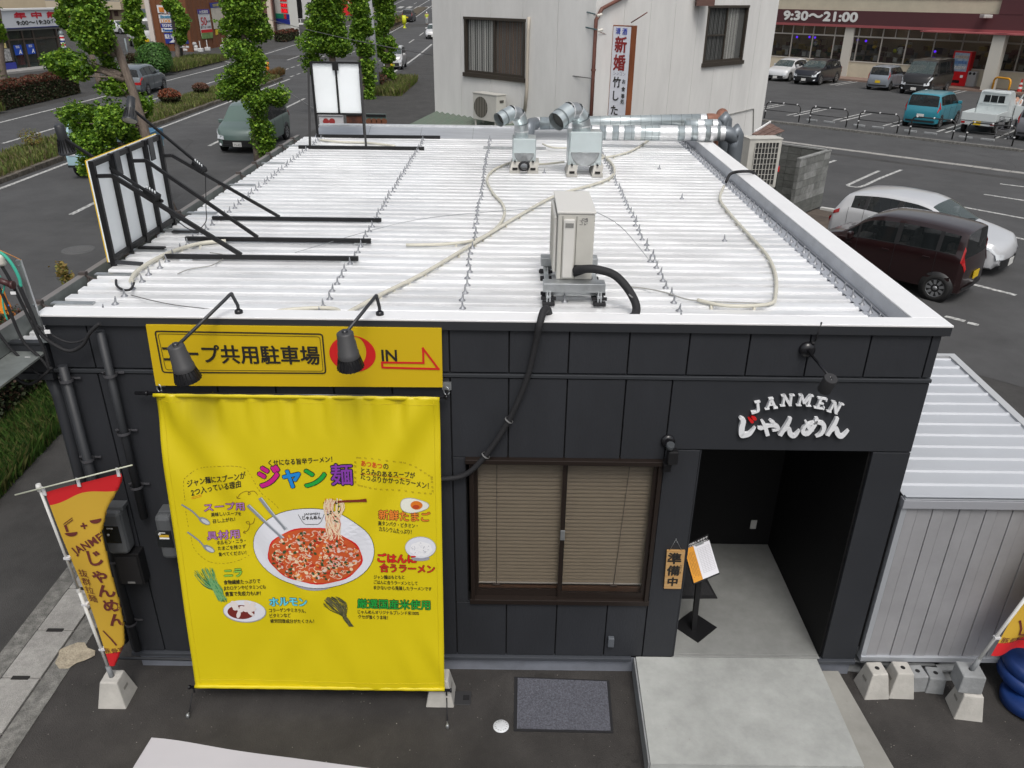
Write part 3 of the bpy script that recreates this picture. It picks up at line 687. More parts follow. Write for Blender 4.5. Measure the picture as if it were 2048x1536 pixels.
lk=MB();lk.box((mid-.018,-.004,1.52),(mid+.02,.004,1.62),bev=.003);lk.build("latch",galv,win)
rm=MB();rm.box((wx0-.05,.5,.6),(wx1+.05,.52,2.6));rm.box((wx0-.05,.14,.6),(wx0-.03,.5,2.6));rm.box((wx1+.03,.14,.6),(wx1+.05,.5,2.6));rm.box((wx0-.05,.14,2.58),(wx1+.05,.5,2.6));rm.build("room_lining",mat("room_dark",(.03,.025,.02),.9),bld)
# venetian blinds: every slat is a piece
NS=34
for (a,b) in ((wx0+.05,mid-.01),(mid+.012,wx1-.05)):
    bl=thing("venetian_blind","closed tan venetian blind in the %s half of the brown window"%("left" if a<0 and b<.6 else "right"),"blind",((a+b)/2,.1,1.6),"tan blinds behind the sliding window")
    for k in range(NS):
        z=wz1-.035-k*(wz1-.035-1.02)/(NS-1)
        s=MB();h=.0166
        s.add([(a,.078,z-h),(b,.078,z-h),(b,.096,z+h),(a,.096,z+h),(a,.084,z+.002),(b,.084,z+.002)],[(0,1,5,4),(4,5,2,3)],True);s.build("slat",blind_tan,bl)
    s=MB();s.box((a,.075,.985),(b,.10,1.0),bev=.003);s.build("bottom_rail",mat("rail_tan",(.42,.38,.33),.5),bl)
    xx=a+.17 if a<0 else b-.2
    s=MB();s.tube([(xx,.066,wz1-.05),(xx-(.05 if a>0 else 0),.066,.985)],.0022,4);s.box((xx-.03-(.05 if a>0 else 0),.06,.978),(xx+.03-(.05 if a>0 else 0),.075,.99));s.build("cord",mat("cord_brown",(.08,.06,.05),.8),bl)
s=MB();s.box((wx0+.05,.07,.90),(wx1-.05,.10,.955));s.build("sill_board",mat("sill_brown",(.09,.045,.025),.5),bld)

# logo
def fpl(px,py,y):return yp(px,py,y)
lg=thing("shop_logo","white raised logo lettering above the entrance","sign",(2.2,-.01,2.7))
mb=MB()
# arched latin line, letter by letter with slab serifs
arc=[("J",1514,815,.30),("A",1543,807.5,.20),("N",1575,801.5,.08),("M",1610,801.5,-.06),("E",1643,807.5,-.2),("N",1671,816,-.34)]
def slab(ch,cx,cz,rot,h):
    e0=Matrix.Translation((cx,-.012,cz)) @ Matrix.Rotation(-rot,4,'Y');kk=[0]
    def e_():kk[0]+=1;return e0 @ Matrix.Translation((0,-.0009*kk[0],0))
    t=h*.21;w=h*.46
    def bx(x0,z0,x1,z1):mb.box((x0,-.018,z0),(x1,.012,z1),M=e_())
    def dg(x0,z0,x1,z1,th):mb.prism([(x0-th/2,-.018,z0),(x0+th/2,-.018,z0),(x1+th/2,-.018,z1),(x1-th/2,-.018,z1)],(0,.03,0),M=e_())
    H=h/2;s=t*.42
    if ch=="J":bx(-.0,-H+t,t,H-s);bx(-t*.6,H-s,t*1.5,H);mb.prism([(t,-.018,-H+t*1.1),(t*.6,-.018,-H+t*.3),(-t*.2,-.018,-H),(-w,-.018,-H-.004),(-w*1.05,-.018,-H+t*.9),(-t*.4,-.018,-H+t*.8),(0,-.018,-H+t*1.2)],(0,.03,0),M=e_())
    if ch=="A":dg(-w*.75,-H,-.0,H-s,t*.9);dg(w*.75,-H,0,H-s,t*1.1);bx(-w*.45,-H*.35,w*.45,-H*.35+s);bx(-w*1.1,-H,-w*.35,-H+s);bx(w*.35,-H,w*1.1,-H+s);bx(-t,H-s,t*.8,H)
    if ch=="N":bx(-w*.8,-H,-w*.8+t*.8,H);bx(w*.8-t*.8,-H,w*.8,H);dg(w*.65,-H,-w*.65,H,t*1.2);bx(-w*1.15,-H,-w*.3,-H+s);bx(-w*1.15,H-s,-w*.5,H);bx(w*.3,H-s,w*1.15,H)
    if ch=="M":bx(-w,-H,-w+t*.8,H);bx(w-t*.8,-H,w,H);dg(0,-H*.55,-w*.8,H,t);dg(0,-H*.55,w*.8,H,t);bx(-w*1.3,-H,-w*.4,-H+s);bx(w*.4,-H,w*1.3,-H+s);bx(-w*1.3,H-s,-w*.7,H);bx(w*.7,H-s,w*1.3,H)
    if ch=="E":bx(-w*.6,-H,-w*.6+t,H);bx(-w,-H,w*.8,-H+s*1.3);bx(-w,H-s*1.3,w*.75,H);bx(-w*.6,-s*.6,w*.4,s*.6);bx(w*.75-s,H-t*1.2,w*.75,H);bx(w*.8-s,-H,w*.8,-H+t*1.3)
for ch,px,py,rot in arc:
    mb=MB();q=yp(px,py,-.03);slab(ch,q.x,q.z,rot*.8,.095);mb.build("letter",mat("sign_white",(.74,.75,.77),.4),lg)
# brush hiragana as flat strokes of varying width
ST=[  # lists of (px,py,width px)
 [(1480,836,6),(1487,842,12),(1484,856,13),(1484,870,13),(1490,871,13),(1500,868,10),(1511,855,3)],
 [(1516,856,4),(1523,857,9),(1540,852,8),(1554,853,9),(1556,859,8),(1545,862,4)],
 [(1524,842,5),(1530,852,9),(1536,872,9)],[(1540,841,5),(1548,847,8),(1543,850,4)],
 [(1581,836,8),(1576,848,10),(1560,872,10)],[(1565,866,3),(1577,857,9),(1581,868,12),(1589,873,10),(1600,861,3)],
 [(1612,843,4),(1617,853,9),(1625,864,9)],[(1634,836,7),(1630,850,10),(1615,868,12),(1606,864,9),(1612,853,7),(1630,846,8),(1646,848,10),(1648,858,10),(1642,869,9),(1632,874,3)],
 [(1675,836,8),(1670,848,10),(1655,872,10)],[(1660,866,3),(1672,857,9),(1676,868,12),(1684,874,10),(1698,861,3)],
]
mb=MB()
def stroke(mb,st,y0=-.03,dy=.03,k=.82):
    P=[yp(a,b,y0) for a,b,w in st];ws=[w/F*6.35*k for a,b,w in st]
    PP=smooth_path(P,4);n=len(PP);wv=[ws[min(int(i/4),len(ws)-1)]*(1-(i%4)/4)+ws[min(int(i/4)+1,len(ws)-1)]*((i%4)/4) for i in range(n)]
    L=[];Rr=[]
    for i,p in enumerate(PP):
        t=(PP[min(i+1,n-1)]-PP[max(i-1,0)]);t.y=0;t.normalize();nn=Vector((-t.z,0,t.x));L.append(p+nn*wv[i]/2);Rr.append(p-nn*wv[i]/2)
    vs=L+Rr;m=len(vs);vs2=vs+[v+Vector((0,dy,0)) for v in vs]
    fs=[(i,i+1,n+i+1,n+i) for i in range(n-1)]+[(m+i,i,i+1,m+i+1) for i in range(n-1)]+[(m+n+i,n+i,n+i+1,m+n+i+1) for i in range(n-1)]+[(0,n,m+n,m),(n-1,2*n-1,m+2*n-1,m+n-1)]
    mb.add(vs2,fs)
for i,st in enumerate(ST):
    if i in (1-0,4,6,8) or i==0:mb=MB()
    stroke(mb,st,-.03-.0012*(i%3))
    if i in (0,3,5,7,9):mb.build("letter",MATS["sign_white"],lg)
mb=MB();stroke(mb,[(1498,838,3),(1503,842,8),(1506,846,5)]);stroke(mb,[(1504,835,3),(1509,838,8),(1513,840,4)],-.034);mb.build("red_marks",red_ink,lg)

# ---------------------------------------------------------------- yellow sign panel
sg=thing("sign_board","yellow parking sign board with black Japanese lettering and red arrow","sign",(-1.6,-.05,3.2))
TL,TR,BL,BR=(-2.68,3.45),(-.52,3.45),(-2.70,2.955),(-.525,2.97)
mb=MB();mb.prism([(TL[0],-.045,TL[1]),(TR[0],-.045,TR[1]),(BR[0],-.045,BR[1]),(BL[0],-.045,BL[1])],(0,.02,0));mb.build("board",sign_yellow,sg)
sp=lambda px,py,y=-.049:yp(px,py,y)
def frame_rr(mb,quad,w,y,rad=.03):
    # rounded rectangle outline strip through 4 picture corners of the board
    P=[sp(*q,y) for q in quad];c=sum(P,Vector())/4;pts=[]
    for i in range(4):
        a=P[i-1];b=P[i];d=P[(i+1)%4];u=(a-b).normalized();v=(d-b).normalized()
        for k in range(6):
            t=k/5;s0=b+u*rad;s2=b+v*rad;pts.append((s0*(1-t)**2+b*2*t*(1-t)+s2*t*t))
    n=len(pts);ins=[]
    for i,p in enumerate(pts):
        t=(pts[(i+1)%n]-pts[i-1]).normalized();nn=Vector((t.z,0,-t.x));nn=nn if nn.dot(c-p)>0 else-nn;ins.append(p+nn*w)
    mb.add(pts+ins,[(i,(i+1)%n,n+(i+1)%n,n+i) for i in range(n)])
mb=MB();frame_rr(mb,((308,661),(646,667),(653,748),(324,746)),.011,-.049);frame_rr(mb,((315,667),(640,673),(647,743),(331,740)),.004,-.049,.025)
a=sp(327,709);b=sp(638,709);cz=(a.z+b.z)/2-.0
vs,fs=text_geo("コープ共用駐車場",size=1);x0=min(v.x for v in vs);x1=max(v.x for v in vs);z0=min(v.y for v in vs);z1=max(v.y for v in vs)
kx=(b.x-a.x)/(x1-x0);kz=.148/(z1-z0)
for q_,(dx,dz) in enumerate(((0,0),(1,0),(-1,0),(0,1),(0,-1),(.7,.7),(-.7,.7),(.7,-.7),(-.7,-.7))):mb.add([(a.x+(v.x-x0)*kx+dx*.0035,-.049-.0002*q_,cz+(v.y-(z0+z1)/2)*kz+dz*.0028) for v in vs],fs)
a=sp(763,711);b=sp(794,711);vs,fs=text_geo("IN",size=1,offset=.02);x0=min(v.x for v in vs);x1=max(v.x for v in vs);z0=min(v.y for v in vs);z1=max(v.y for v in vs)
mb.add([(a.x+(v.x-x0)*(b.x-a.x)/(x1-x0),-.049,a.z+(v.y-(z0+z1)/2)*.095/(z1-z0)) for v in vs],fs)
mb.build("lettering",black_ink,sg)
mb=MB();c=sp(705,708,-.0485);ro=.172;ci=sp(712,702);
ring=[(c.x+ro*math.cos(t),-.0485,c.z+ro*.86*math.sin(t)) for t in [i*2*math.pi/40 for i in range(40)]];inn=[(ci.x+.075*math.cos(t),-.0485,ci.z+.115*math.sin(t)) for t in [i*2*math.pi/40 for i in range(40)]]
mb.add(ring+inn,[(i,(i+1)%40,40+(i+1)%40,40+i) for i in range(40)])
A=[sp(764,725),sp(847,726),sp(846,697),sp(877,738),sp(765,735)]
def outline(mb,P,w):
    n=len(P)
    for i in range(n):
        a=P[i];b=P[(i+1)%n];t=(b-a).normalized();nn=Vector((-t.z,0,t.x))*w/2;e=t*w/2
        yy=Vector((0,-.0002*i,0));mb.add([a-nn-e+yy,b-nn+e+yy,b+nn+e+yy,a+nn-e+yy],[(0,1,2,3)])
mb.build("red_ring",red_ink,sg);mb=MB();outline(mb,A,.016);mb.build("arrow",red_ink,sg)

# ---------------------------------------------------------------- hanging banner
BT,BB=Vector((-1.63,-.075,2.905)),Vector((-1.635,-.42,.215))
dwn=(BB-BT);BLN=dwn.length;dwn.normalize();EX=Vector((1,0,0));BN=EX.cross(-dwn).normalized()   # BN points to the street
if BN.y>0:BN=-BN
def bpt(px,py):      # picture point -> (a along x from centre, b down) on banner plane
    d=Vector(ray(px,py));o=Vector(CAM);t=(BT-o).dot(BN)/d.dot(BN);p=o+d*t-BT
    return p.x,p.dot(dwn)
def bdisp(a,b):      # cloth relief
    s=max(0,1-b/.35);w=.013*math.sin(a*31)*s+.008*math.sin(a*53+1)*s
    e=max(0,1-(BLN-b)/.25);w+=.003*math.sin(a*40+.5)*e
    L=a+1.08;Rr=1.08-a
    w+=.028*math.sin((L*1.5-b*.8)*9)*math.exp(-((L-b*.55)**2)*9)*math.exp(-b*.9)
    w+=.028*math.sin((Rr*1.5-b*.8)*9)*math.exp(-((Rr-b*.6)**2)*9)*math.exp(-b*.7)
    w+=.006*math.sin(a*13+b*3)*math.exp(-b*1.2)+.010*math.sin(a*2.9)+.004*math.sin(b*5+a*2)
    w+=.012*math.sin((Rr*3+b)*8)*math.exp(-((BLN-b)-.3)**2*14)*math.exp(-Rr*4)
    return w
def bn(a,b,e=0.0):return BT+EX*a+dwn*b+BN*(bdisp(a,b)+e)
bnr=thing("banner","large yellow ramen menu banner hanging on a black pole over the front wall","banner",tuple(BT))
mb=MB();na,nb=90,120;HW=1.083
vs=[bn(-HW+2*HW*i/na,BLN*j/nb) for j in range(nb+1) for i in range(na+1)]
mb.add(vs,[(j*(na+1)+i,(j+1)*(na+1)+i,(j+1)*(na+1)+i+1,j*(na+1)+i+1) for j in range(nb) for i in range(na)],True)
cl=mb.build("cloth",banner_yellow,bnr);so=cl.modifiers.new("s",'SOLIDIFY');so.thickness=.0025;so.offset=-1
for (b,r) in ((0,.017),(BLN,.016)):
    mb=MB();P=bn(0,b);mb.tube([BT+EX*(-HW+2*HW*i/40)+dwn*(b+(.012 if b==0 else-.012))+BN*(.001+.0015*math.sin(i*1.7)) for i in range(41)],r*1.15,10);mb.build("hem_sleeve",banner_yellow,bnr)
    mb=MB();mb.tube([BT+EX*(-HW-(.14 if b==0 else .045))+dwn*b,BT+EX*(HW+.045)+dwn*b],r*.8,10)
    for sx in (-1,1):mb.tube([BT+EX*(sx*(HW+.045))+dwn*b,BT+EX*(sx*(HW+.06))+dwn*b],.019,10)
    mb.build("pole",black_gloss,bnr)
# stitching lines as slim raised seams
mb=MB()
for a in (-HW+.045,HW-.045):
    P=[bn(a,.03+BLN*.98*j/90,.0012) for j in range(91)];mb.tube(P,.0016,4)
for b in (.06,BLN-.075):
    P=[bn(-HW+.02+2*(HW-.02)*j/70,b,.0012) for j in range(71)];mb.tube(P,.0016,4)
mb.build("seam",mat("seam_yellow",(.62,.5,.004),.6),bnr)
class Ink:
    def __init__(s):s.mb={}
    def g(s,m):return s.mb.setdefault(m.name,(MB(),m))[0]
    def fin(s,parent,name="lettering"):
        for k,(b,m) in s.mb.items():b.build(name,m,parent)["kind"]="stuff"
ink=Ink()
def btext(s,pxl,pyl,pxr,pyr,m,hpx,e=.004,off=.0,outline_m=None,oo=.045):
    """text whose left/right ends sit at picture points, height in picture px"""
    a0,b0=bpt(pxl,pyl);a1,b1=bpt(pxr,pyr)
    if outline_m:off=0.0
    for k,(mm,of,ee) in enumerate(([(outline_m,0.0,e)] if outline_m else [])+[(m,off,e+.0018 if outline_m else e)]):
        vs,fs=text_geo(s,size=1,offset=of)
        if k==0:X0=min(v.x for v in vs);X1=max(v.x for v in vs);Z0=min(v.y for v in vs);Z1=max(v.y for v in vs)
        _,bt=bpt((pxl+pxr)/2,(pyl+pyr)/2-hpx/2);_,bb=bpt((pxl+pxr)/2,(pyl+pyr)/2+hpx/2);H=bb-bt
        kj=any(ord(c_)>0x3400 and ord(c_)<0xa000 for c_ in s);rad=H*(.018 if not outline_m else ((.062 if kj else .085) if k==0 else (.014 if kj else .045)))
        dirs=[(0,0)]+([(math.cos(q*math.pi/4),math.sin(q*math.pi/4)) for q in range(8)] if rad else [])
        for qi,(dx,dy) in enumerate(dirs):
            out=[]
            for v in vs:
                u=(v.x-X0)/(X1-X0);w=(v.y-(Z0+Z1)/2)/(Z1-Z0)
                out.append(bn(a0+(a1-a0)*u+dx*rad,b0+(b1-b0)*u-w*H+dy*rad,ee+.00012*qi))
            ink.g(mm).add(out,fs)
purple=mat("ink_lilac",(.40,.18,.45),.5);magenta=mat("ink_magenta",(.55,.01,.22),.5);blue=mat("ink_blue",(.01,.22,.6),.5);green=mat("ink_green",(.01,.33,.04),.5);violet=mat("ink_violet",(.22,.04,.36),.5)
lgreen=mat("ink_lightgreen",(.22,.5,.06),.5);cyan=mat("ink_cyan",(.12,.55,.68),.5);orange=mat("ink_orange",(.75,.22,.02),.5);brownk=mat("ink_brown",(.12,.035,.01),.6);steel=mat("ink_steel",(.22,.24,.27),.45);steel_l=mat("ink_steel_light",(.5,.52,.56),.45)
K=black_ink
btext("くせになる旨辛ラーメン！",537,926,665,917,K,12)
for ch,x,y,m,h in (("ジ",537,954,magenta,42),("ャ",584,958,blue,34),("ン",630,956,green,34),("麺",683,949,violet,42)):
    btext(ch,x-20 if ch!="ャ" else x-17,y,x+22 if ch!="ャ" else x+17,y-1,m,h,off=.022,outline_m=K,oo=.028)
btext("あつあつ",723,926,765,930,red_ink,11);btext("の",768,930,778,931,K,10)
btext("とろみのあるスープが",723,940,830,952,K,12);btext("たっぷりかかったラーメン！",722,951,858,971,K,12)
btext("ジャン麺にスプーンが",375,967,491,950,K,14);btext("2つ入っている理由",383,985,482,966,K,14)
btext("スープ用",408,1016,489,1012,purple,16,off=.014,oo=.022,outline_m=brownk);btext("美味しいスープを",422,1030,482,1028,K,8);btext("召し上がれ！",425,1043,469,1040,K,8)
btext("具材用",414,1072,478,1069,purple,17,off=.014,oo=.022,outline_m=brownk)
btext("ホルモン・ニラ・",434,1086,490,1083,K,8);btext("たまごを残さず",436,1097,491,1094,K,8);btext("食べてください！",437,1109,492,1106,K,8)
btext("ニラ",449,1147,484,1145,lgreen,15,off=.014,oo=.022,outline_m=K)
btext("食物繊維たっぷりで",448,1165,521,1162,K,9);btext("βカロテンやビタミンCも",449,1177,532,1174,K,9);btext("豊富で免疫力もUP！",451,1188,522,1186,K,9)
btext("ホルモン",540,1204,615,1203,cyan,16,off=.014,oo=.022,outline_m=K);btext("コラーゲンやミネラル、",539,1221,613,1221,K,8);btext("ビタミンなど",540,1232,582,1231,K,8);btext("疲労回復成分がたくさん！",541,1243,629,1242,K,8)
btext("新鮮たまご",758,1029,861,1033,orange,19,off=.008,oo=.02,outline_m=brownk);btext("高タンパク・ビタミン・",757,1046,836,1050,K,9);btext("カルシウムたっぷり！",759,1057,824,1062,K,9)
btext("ごはんに",757,1113,833,1116,red_ink,17,off=.014,oo=.022,outline_m=brownk);btext("合うラーメン",761,1133,870,1138,red_ink,17,off=.014,oo=.022,outline_m=brownk)
btext("ジャン麺はもともと",749,1152,810,1153,K,8);btext("ごはんに合うラーメンとして",749,1162,836,1166,K,8);btext("まかないから発展したラーメンです",749,1173,864,1178,K,8)
btext("厳選国産米使用",716,1205,861,1210,green,19,off=.008,oo=.02,outline_m=K);btext("じゃんめんオリジナルブレンド米100%",717,1222,839,1226,K,8);btext("クセが強くうま味！",718,1232,777,1234,K,8)
def bstroke(pts,w,m,e=.0045,n=4):
    P=smooth_path([(*bpt(x,y),0) for x,y in pts],n);k=len(P);vs=[]
    for i,p in enumerate(P):
        t=(P[min(i+1,k-1)]-P[max(i-1,0)]).normalized();nn=Vector((-t.y,t.x,0))*(w[min(i//n,len(w)-1)] if isinstance(w,(list,tuple)) else w)/2
        for q in (p-nn,p+nn):vs.append(bn(q.x,q.y,e))
    ink.g(m).add(vs,[(2*i,2*i+1,2*i+3,2*i+2) for i in range(k-1)])
def bdash(pts,m=brownk,step=.026,w=.0028,e=.0042):
    P=smooth_path([(*bpt(x,y),0) for x,y in pts],14);d=0;on=[];acc=0
    for i in range(len(P)-1):
        d+=(P[i+1]-P[i]).length
        if int(d/step)%2==0:
            t=(P[i+1]-P[i]).normalized();nn=Vector((-t.y,t.x,0))*w/2
            ink.g(m).add([bn(q.x,q.y,e) for q in (P[i]-nn,P[i+1]-nn,P[i+1]+nn,P[i]+nn)],[(0,1,2,3)])
bdash([(371,1000),(368,965),(372,954),(400,937),(450,931),(487,936),(500,950),(520,985),(545,1006),(557,1018)],step=.016)
bdash([(372,1022),(377,1055)],step=.016);bdash([(382,1075),(390,1100),(415,1122),(445,1127),(475,1122),(504,1109)],step=.016)
for pts,cnt,ang in (([(713,913),(800,922),(862,952)],15,0),([(716,968),(780,978),(860,985)],14,0),([(711,922),(711,962)],5,1),([(864,955),(866,980)],4,1)):
    P=smooth_path([(*bpt(x,y),0) for x,y in pts],20)
    for i in range(cnt):
        p=P[int(i*(len(P)-1)/(cnt-1))]
        for dx in (0,.010):
            if ang:q=[(p.x-.008,p.y+dx),(p.x+.008,p.y+dx+.006)]
            else:q=[(p.x+dx,p.y),(p.x+dx+.006,p.y+.014)]
            (ax,ay),(bx_,by)=q;t=Vector((bx_-ax,by-ay,0)).normalized();nn=Vector((-t.y,t.x,0))*.0013
            ink.g(brownk).add([bn(ax-nn.x,ay-nn.y,.004),bn(bx_-nn.x,by-nn.y,.004),bn(bx_+nn.x,by+nn.y,.004),bn(ax+nn.x,ay+nn.y,.004)],[(0,1,2,3)])
bstroke([(384,994),(403,990)],.0025,red_ink);bstroke([(384,997),(403,993)],.0025,red_ink);bstroke([(723,947),(770,950),(822,961)],.0025,red_ink)
# curly arrows
bstroke([(515,991),(508,983),(498,984),(497,989),(501,987),(494,982),(482,986),(476,995)],.0035,brownk);bstroke([(474,991),(476,996),(482,995)],.0035,brownk)
bstroke([(510,1036),(506,1047),(496,1049),(492,1045),(498,1044),(499,1053),(494,1063),(486,1067)],.0035,brownk);bstroke([(489,1063),(486,1067),(491,1069)],.0035,brownk)
ink.fin(bnr)
ink=Ink()
def bell(cx,cy,rx,ry,m,e,n=36,rot=0,f=None):
    a0,b0=bpt(cx,cy);a1,_=bpt(cx+rx,cy);_,b1=bpt(cx,cy+ry);A=a1-a0;B=b1-b0
    nr=8 if rx>15 else 1;vs=[bn(a0,b0,e)]
    for j in range(1,nr+1):
        for i in range(n):
            t=i*2*math.pi/n;k=(f(t) if f else 1)*j/nr;x=A*k*math.cos(t);y=B*k*math.sin(t);vs.append(bn(a0+x*math.cos(rot)-y*math.sin(rot),b0+x*math.sin(rot)+y*math.cos(rot),e))
    ink.g(m).add(vs,[(0,1+i,1+(i+1)%n) for i in range(n)]+[(1+(j-1)*n+i,1+j*n+i,1+j*n+(i+1)%n,1+(j-1)*n+(i+1)%n) for j in range(1,nr) for i in range(n)])
bowl_w=mat("ink_white",(.66,.67,.72),.5);bowl_g=mat("ink_grey",(.3,.31,.36),.5)
# utensils
for pts in ([(364,1008),(385,1022),(402,1040)],[(375,1064),(398,1082),(408,1094)]):bstroke(pts,[.014,.014,.02],steel)
bell(409,1042,12,6,steel,.005,rot=.62);bell(411,1043,9,3.5,steel_l,.006,rot=.62);bell(418,1098,12,6,steel,.005,rot=.6);bell(420,1099,9,3.5,steel_l,.006,rot=.6)
# noodle bowl
bell(628,1165,42,14,bowl_g,.004);bell(628,1097,122,78,K,.005,48);bell(628,1097,121,77,bowl_w,.0062,48)
bell(631,1111,95,55,red_ink,.0075,48,f=lambda t:1+.015*math.sin(9*t));bell(631,1111,92.5,53,mat("ink_soup",(.52,.085,.02),.5),.0085,48)
rb=random.Random(9);soups=[mat("ink_noodle",(.72,.56,.38),.5),mat("ink_pink",(.66,.36,.28),.5),mat("ink_red2",(.45,.03,.01),.5),mat("ink_leaf",(.03,.07,.025),.5),mat("ink_orange2",(.68,.2,.03),.5),mat("ink_haze",(.62,.5,.46),.5)]
for i in range(430):
    t=rb.uniform(0,6.283);k=math.sqrt(rb.uniform(0,1))*.95;cx=631+91*k*math.cos(t);cy=1111+52*k*math.sin(t);q=rb.random();ee=.0095+i*2e-5*0+rb.choice((0,.0008,.0016))
    hazy=(abs(cx-590)<30 and cy<1085) or ((cx-690)**2/900+(cy-1110)**2/500<1)
    if q<.42:
        a=rb.uniform(0,6.28);r=rb.uniform(3,7);bend=rb.choice((-1,1));pts=[(cx+r*math.cos(a+j*bend*.8),cy+r*.7*math.sin(a+j*bend*.8)) for j in range(4)];bstroke(pts,.007,soups[5] if hazy and rb.random()<.6 else rb.choice((soups[0],soups[0],soups[1])),ee,2)
    elif q<.62:bell(cx,cy,rb.uniform(2,4.5),rb.uniform(1.5,3),soups[3],ee+.0006,7,rot=rb.uniform(0,3))
    elif q<.8:bell(cx,cy,rb.uniform(2,5),rb.uniform(1.5,3),soups[2] if not hazy else soups[1],ee,7)
    else:bell(cx,cy,rb.uniform(2,5),rb.uniform(1.5,3.2),rb.choice((soups[4],soups[5],soups[0])),ee,8,rot=rb.uniform(0,3))
bstroke([(648,1006),(735,997)],[.02,.03],mat("ink_chopstick",(.16,.02,.008),.5),.0105)
for i in range(34):
    x=651+rb.uniform(0,34);pts=[(x+rb.uniform(-2,6),998+rb.uniform(-3,4)),(x+rb.uniform(-4,4),1020),(661+rb.uniform(-10,22),1045),(664+rb.uniform(-8,26),1068+rb.uniform(-6,12))]
    bstroke(pts,.0085 if i%3 else .004,soups[0] if i%3 else soups[2],.0112+rb.choice((0,.0007,.0014)))
for i in range(9):bell(655+rb.uniform(0,28),1005+rb.uniform(0,50),2.5,1.6,soups[3],.0138,6)
for pts in ([(497,1009),(530,1042),(566,1075)],[(520,996),(545,1028),(572,1058)]):bstroke(pts,[.03,.024,.034],steel,.0115);bstroke([(p[0]+3,p[1]) for p in pts],[.008,.007,.01],steel_l,.0125)
# little bowl emblem and its lettering
bstroke([(597,1028),(607,1044),(613,1048)],.0035,K,.0095);bstroke([(649,1028),(643,1042),(637,1048)],.0035,K,.0095);bstroke([(613,1048),(637,1048)],.004,K,.0095)
btext("JANMEN",609,1028,640,1027,K,5,e=.0095);btext("じゃんめん",606,1035,643,1034,K,8,e=.0095,off=.02)
# egg, rice bowl, chives, offal dish, rice sheaf
bell(828,1010,29,14.5,bowl_g,.0045,f=lambda t:1+.08*math.cos(t*3));bell(828,1010,28,13.5,mat("ink_eggwhite",(.68,.68,.6),.5),.0055,f=lambda t:1+.08*math.cos(t*3));bell(834,1009,12,8.5,mat("ink_yolk",(.62,.16,.01),.5),.0068);bell(833,1012,7,4,mat("ink_yolk2",(.42,.05,.01),.5),.008)
bell(842,1116,18,5,bowl_g,.004);bell(842,1094,31,22,bowl_g,.005);bell(842,1094,30,21,bowl_w,.006);bell(843,1097,22,15,mat("ink_rice",(.76,.76,.78),.5),.0072,f=lambda t:1+.05*math.sin(t*7))
for i in range(60):
    t=rb.uniform(0,6.28);k=rb.uniform(.3,1);bell(843+20*k*math.cos(t),1097+13*k*math.sin(t),1.3,.7,bowl_g if i%4==0 else bowl_w,.0082,5,rot=rb.uniform(0,3))
gr=[mat("ink_chive1",(.02,.12,.06),.5),mat("ink_chive2",(.05,.24,.09),.5),mat("ink_chive3",(.16,.36,.14),.5)]
for i in range(46):
    tx=388+rb.uniform(0,40);ty=1136+abs(tx-412)*.35+rb.uniform(-4,8);bstroke([(tx,ty),(tx+(440-tx)*.4+rb.uniform(-2,2),ty+22),(437+rb.uniform(-9,9),1182+rb.uniform(-3,3)),(443+rb.uniform(-6,12),1200+rb.uniform(-4,4))],[.003,.006,.006,.004],gr[i%3],.005+.0006*(i%3))
bell(490,1223,43,22.5,bowl_g,.0045);bell(490,1222,41.5,21.5,bowl_w,.0055);bell(483,1224,27,14,mat("ink_sauce",(.16,.02,.015),.5),.0068)
for i in range(15):bell(478+rb.uniform(-14,30),1218+rb.uniform(-11,11),rb.uniform(5,10),rb.uniform(3,6),mat("ink_offal",(.68,.62,.6),.5),.0078+.0006*(i%3),10,rot=rb.uniform(0,3))
sh=[mat("ink_sheaf1",(.05,.055,.02),.5),mat("ink_sheaf2",(.12,.11,.05),.5)]
for i in range(60):
    a=rb.uniform(0,1);tx=648+a*34;ty=1202-8*math.sin(a*3)+rb.uniform(-4,10);bstroke([(tx,ty),(tx+14,ty+12+rb.uniform(-3,3)),(690+rb.uniform(-4,4),1232),(704+rb.uniform(-5,5),1252)],[.008 if i%3==0 else .003,.004,.004,.003],sh[i%2],.005+.0006*(i%3))
ink.fin(bnr,"illustration")
# banner fittings
for px,py in ((318,769),(893,775)):
    q=yp(px,py,-.03)
    h=thing("wall_hook","galvanised wall hook holding the %s end of the banner pole"%("left" if px<500 else "right"),"hook",(q.x,-.03,q.z),"hooks carrying the banner pole")
    mb=MB();mb.box((q.x-.035,-.012,q.z-.03),(q.x+.035,-.001,q.z+.035));mb.build("plate",galv,h)
    mb=MB();mb.tube([(q.x+.022*math.cos(t),-.04-.01*math.cos(t),q.z-.025+.035*math.sin(t)) for t in [i*.5 for i in range(13)]],.005,6);mb.build("ring",galv,h)
for (px,py),(tx,ty) in (((377,1437),(386,1385)),((895,1458),(892,1380))):
    g0=gp(px,py);t0=BT+EX*((-HW-.02) if px<500 else HW+.015)+dwn*BLN
    h=thing("tie_down","black tie-down cord anchored in the forecourt under the banner's %s corner"%("left" if px<500 else "right"),"cord",(g0.x,g0.y,0),"cords holding the banner down")
    mb=MB();mb.tube([t0,t0+Vector((0,0,-.06))],.008,6);mb.tube([t0+(g0-t0)*k for k in (.2,.5,.8)],[.006,.005,.006],6);mb.build("rope",black_rubber,h)
    mb=MB();mb.lathe([(.01,0),(.016,.01),(.016,.03),(.009,.045)],8,Matrix.Translation((g0.x,g0.y,.01)),capb=True,capt=True);mb.tube([t0+(g0-t0)*.8,g0+Vector((0,0,.05))],.006,6);mb.build("anchor",galv,h)

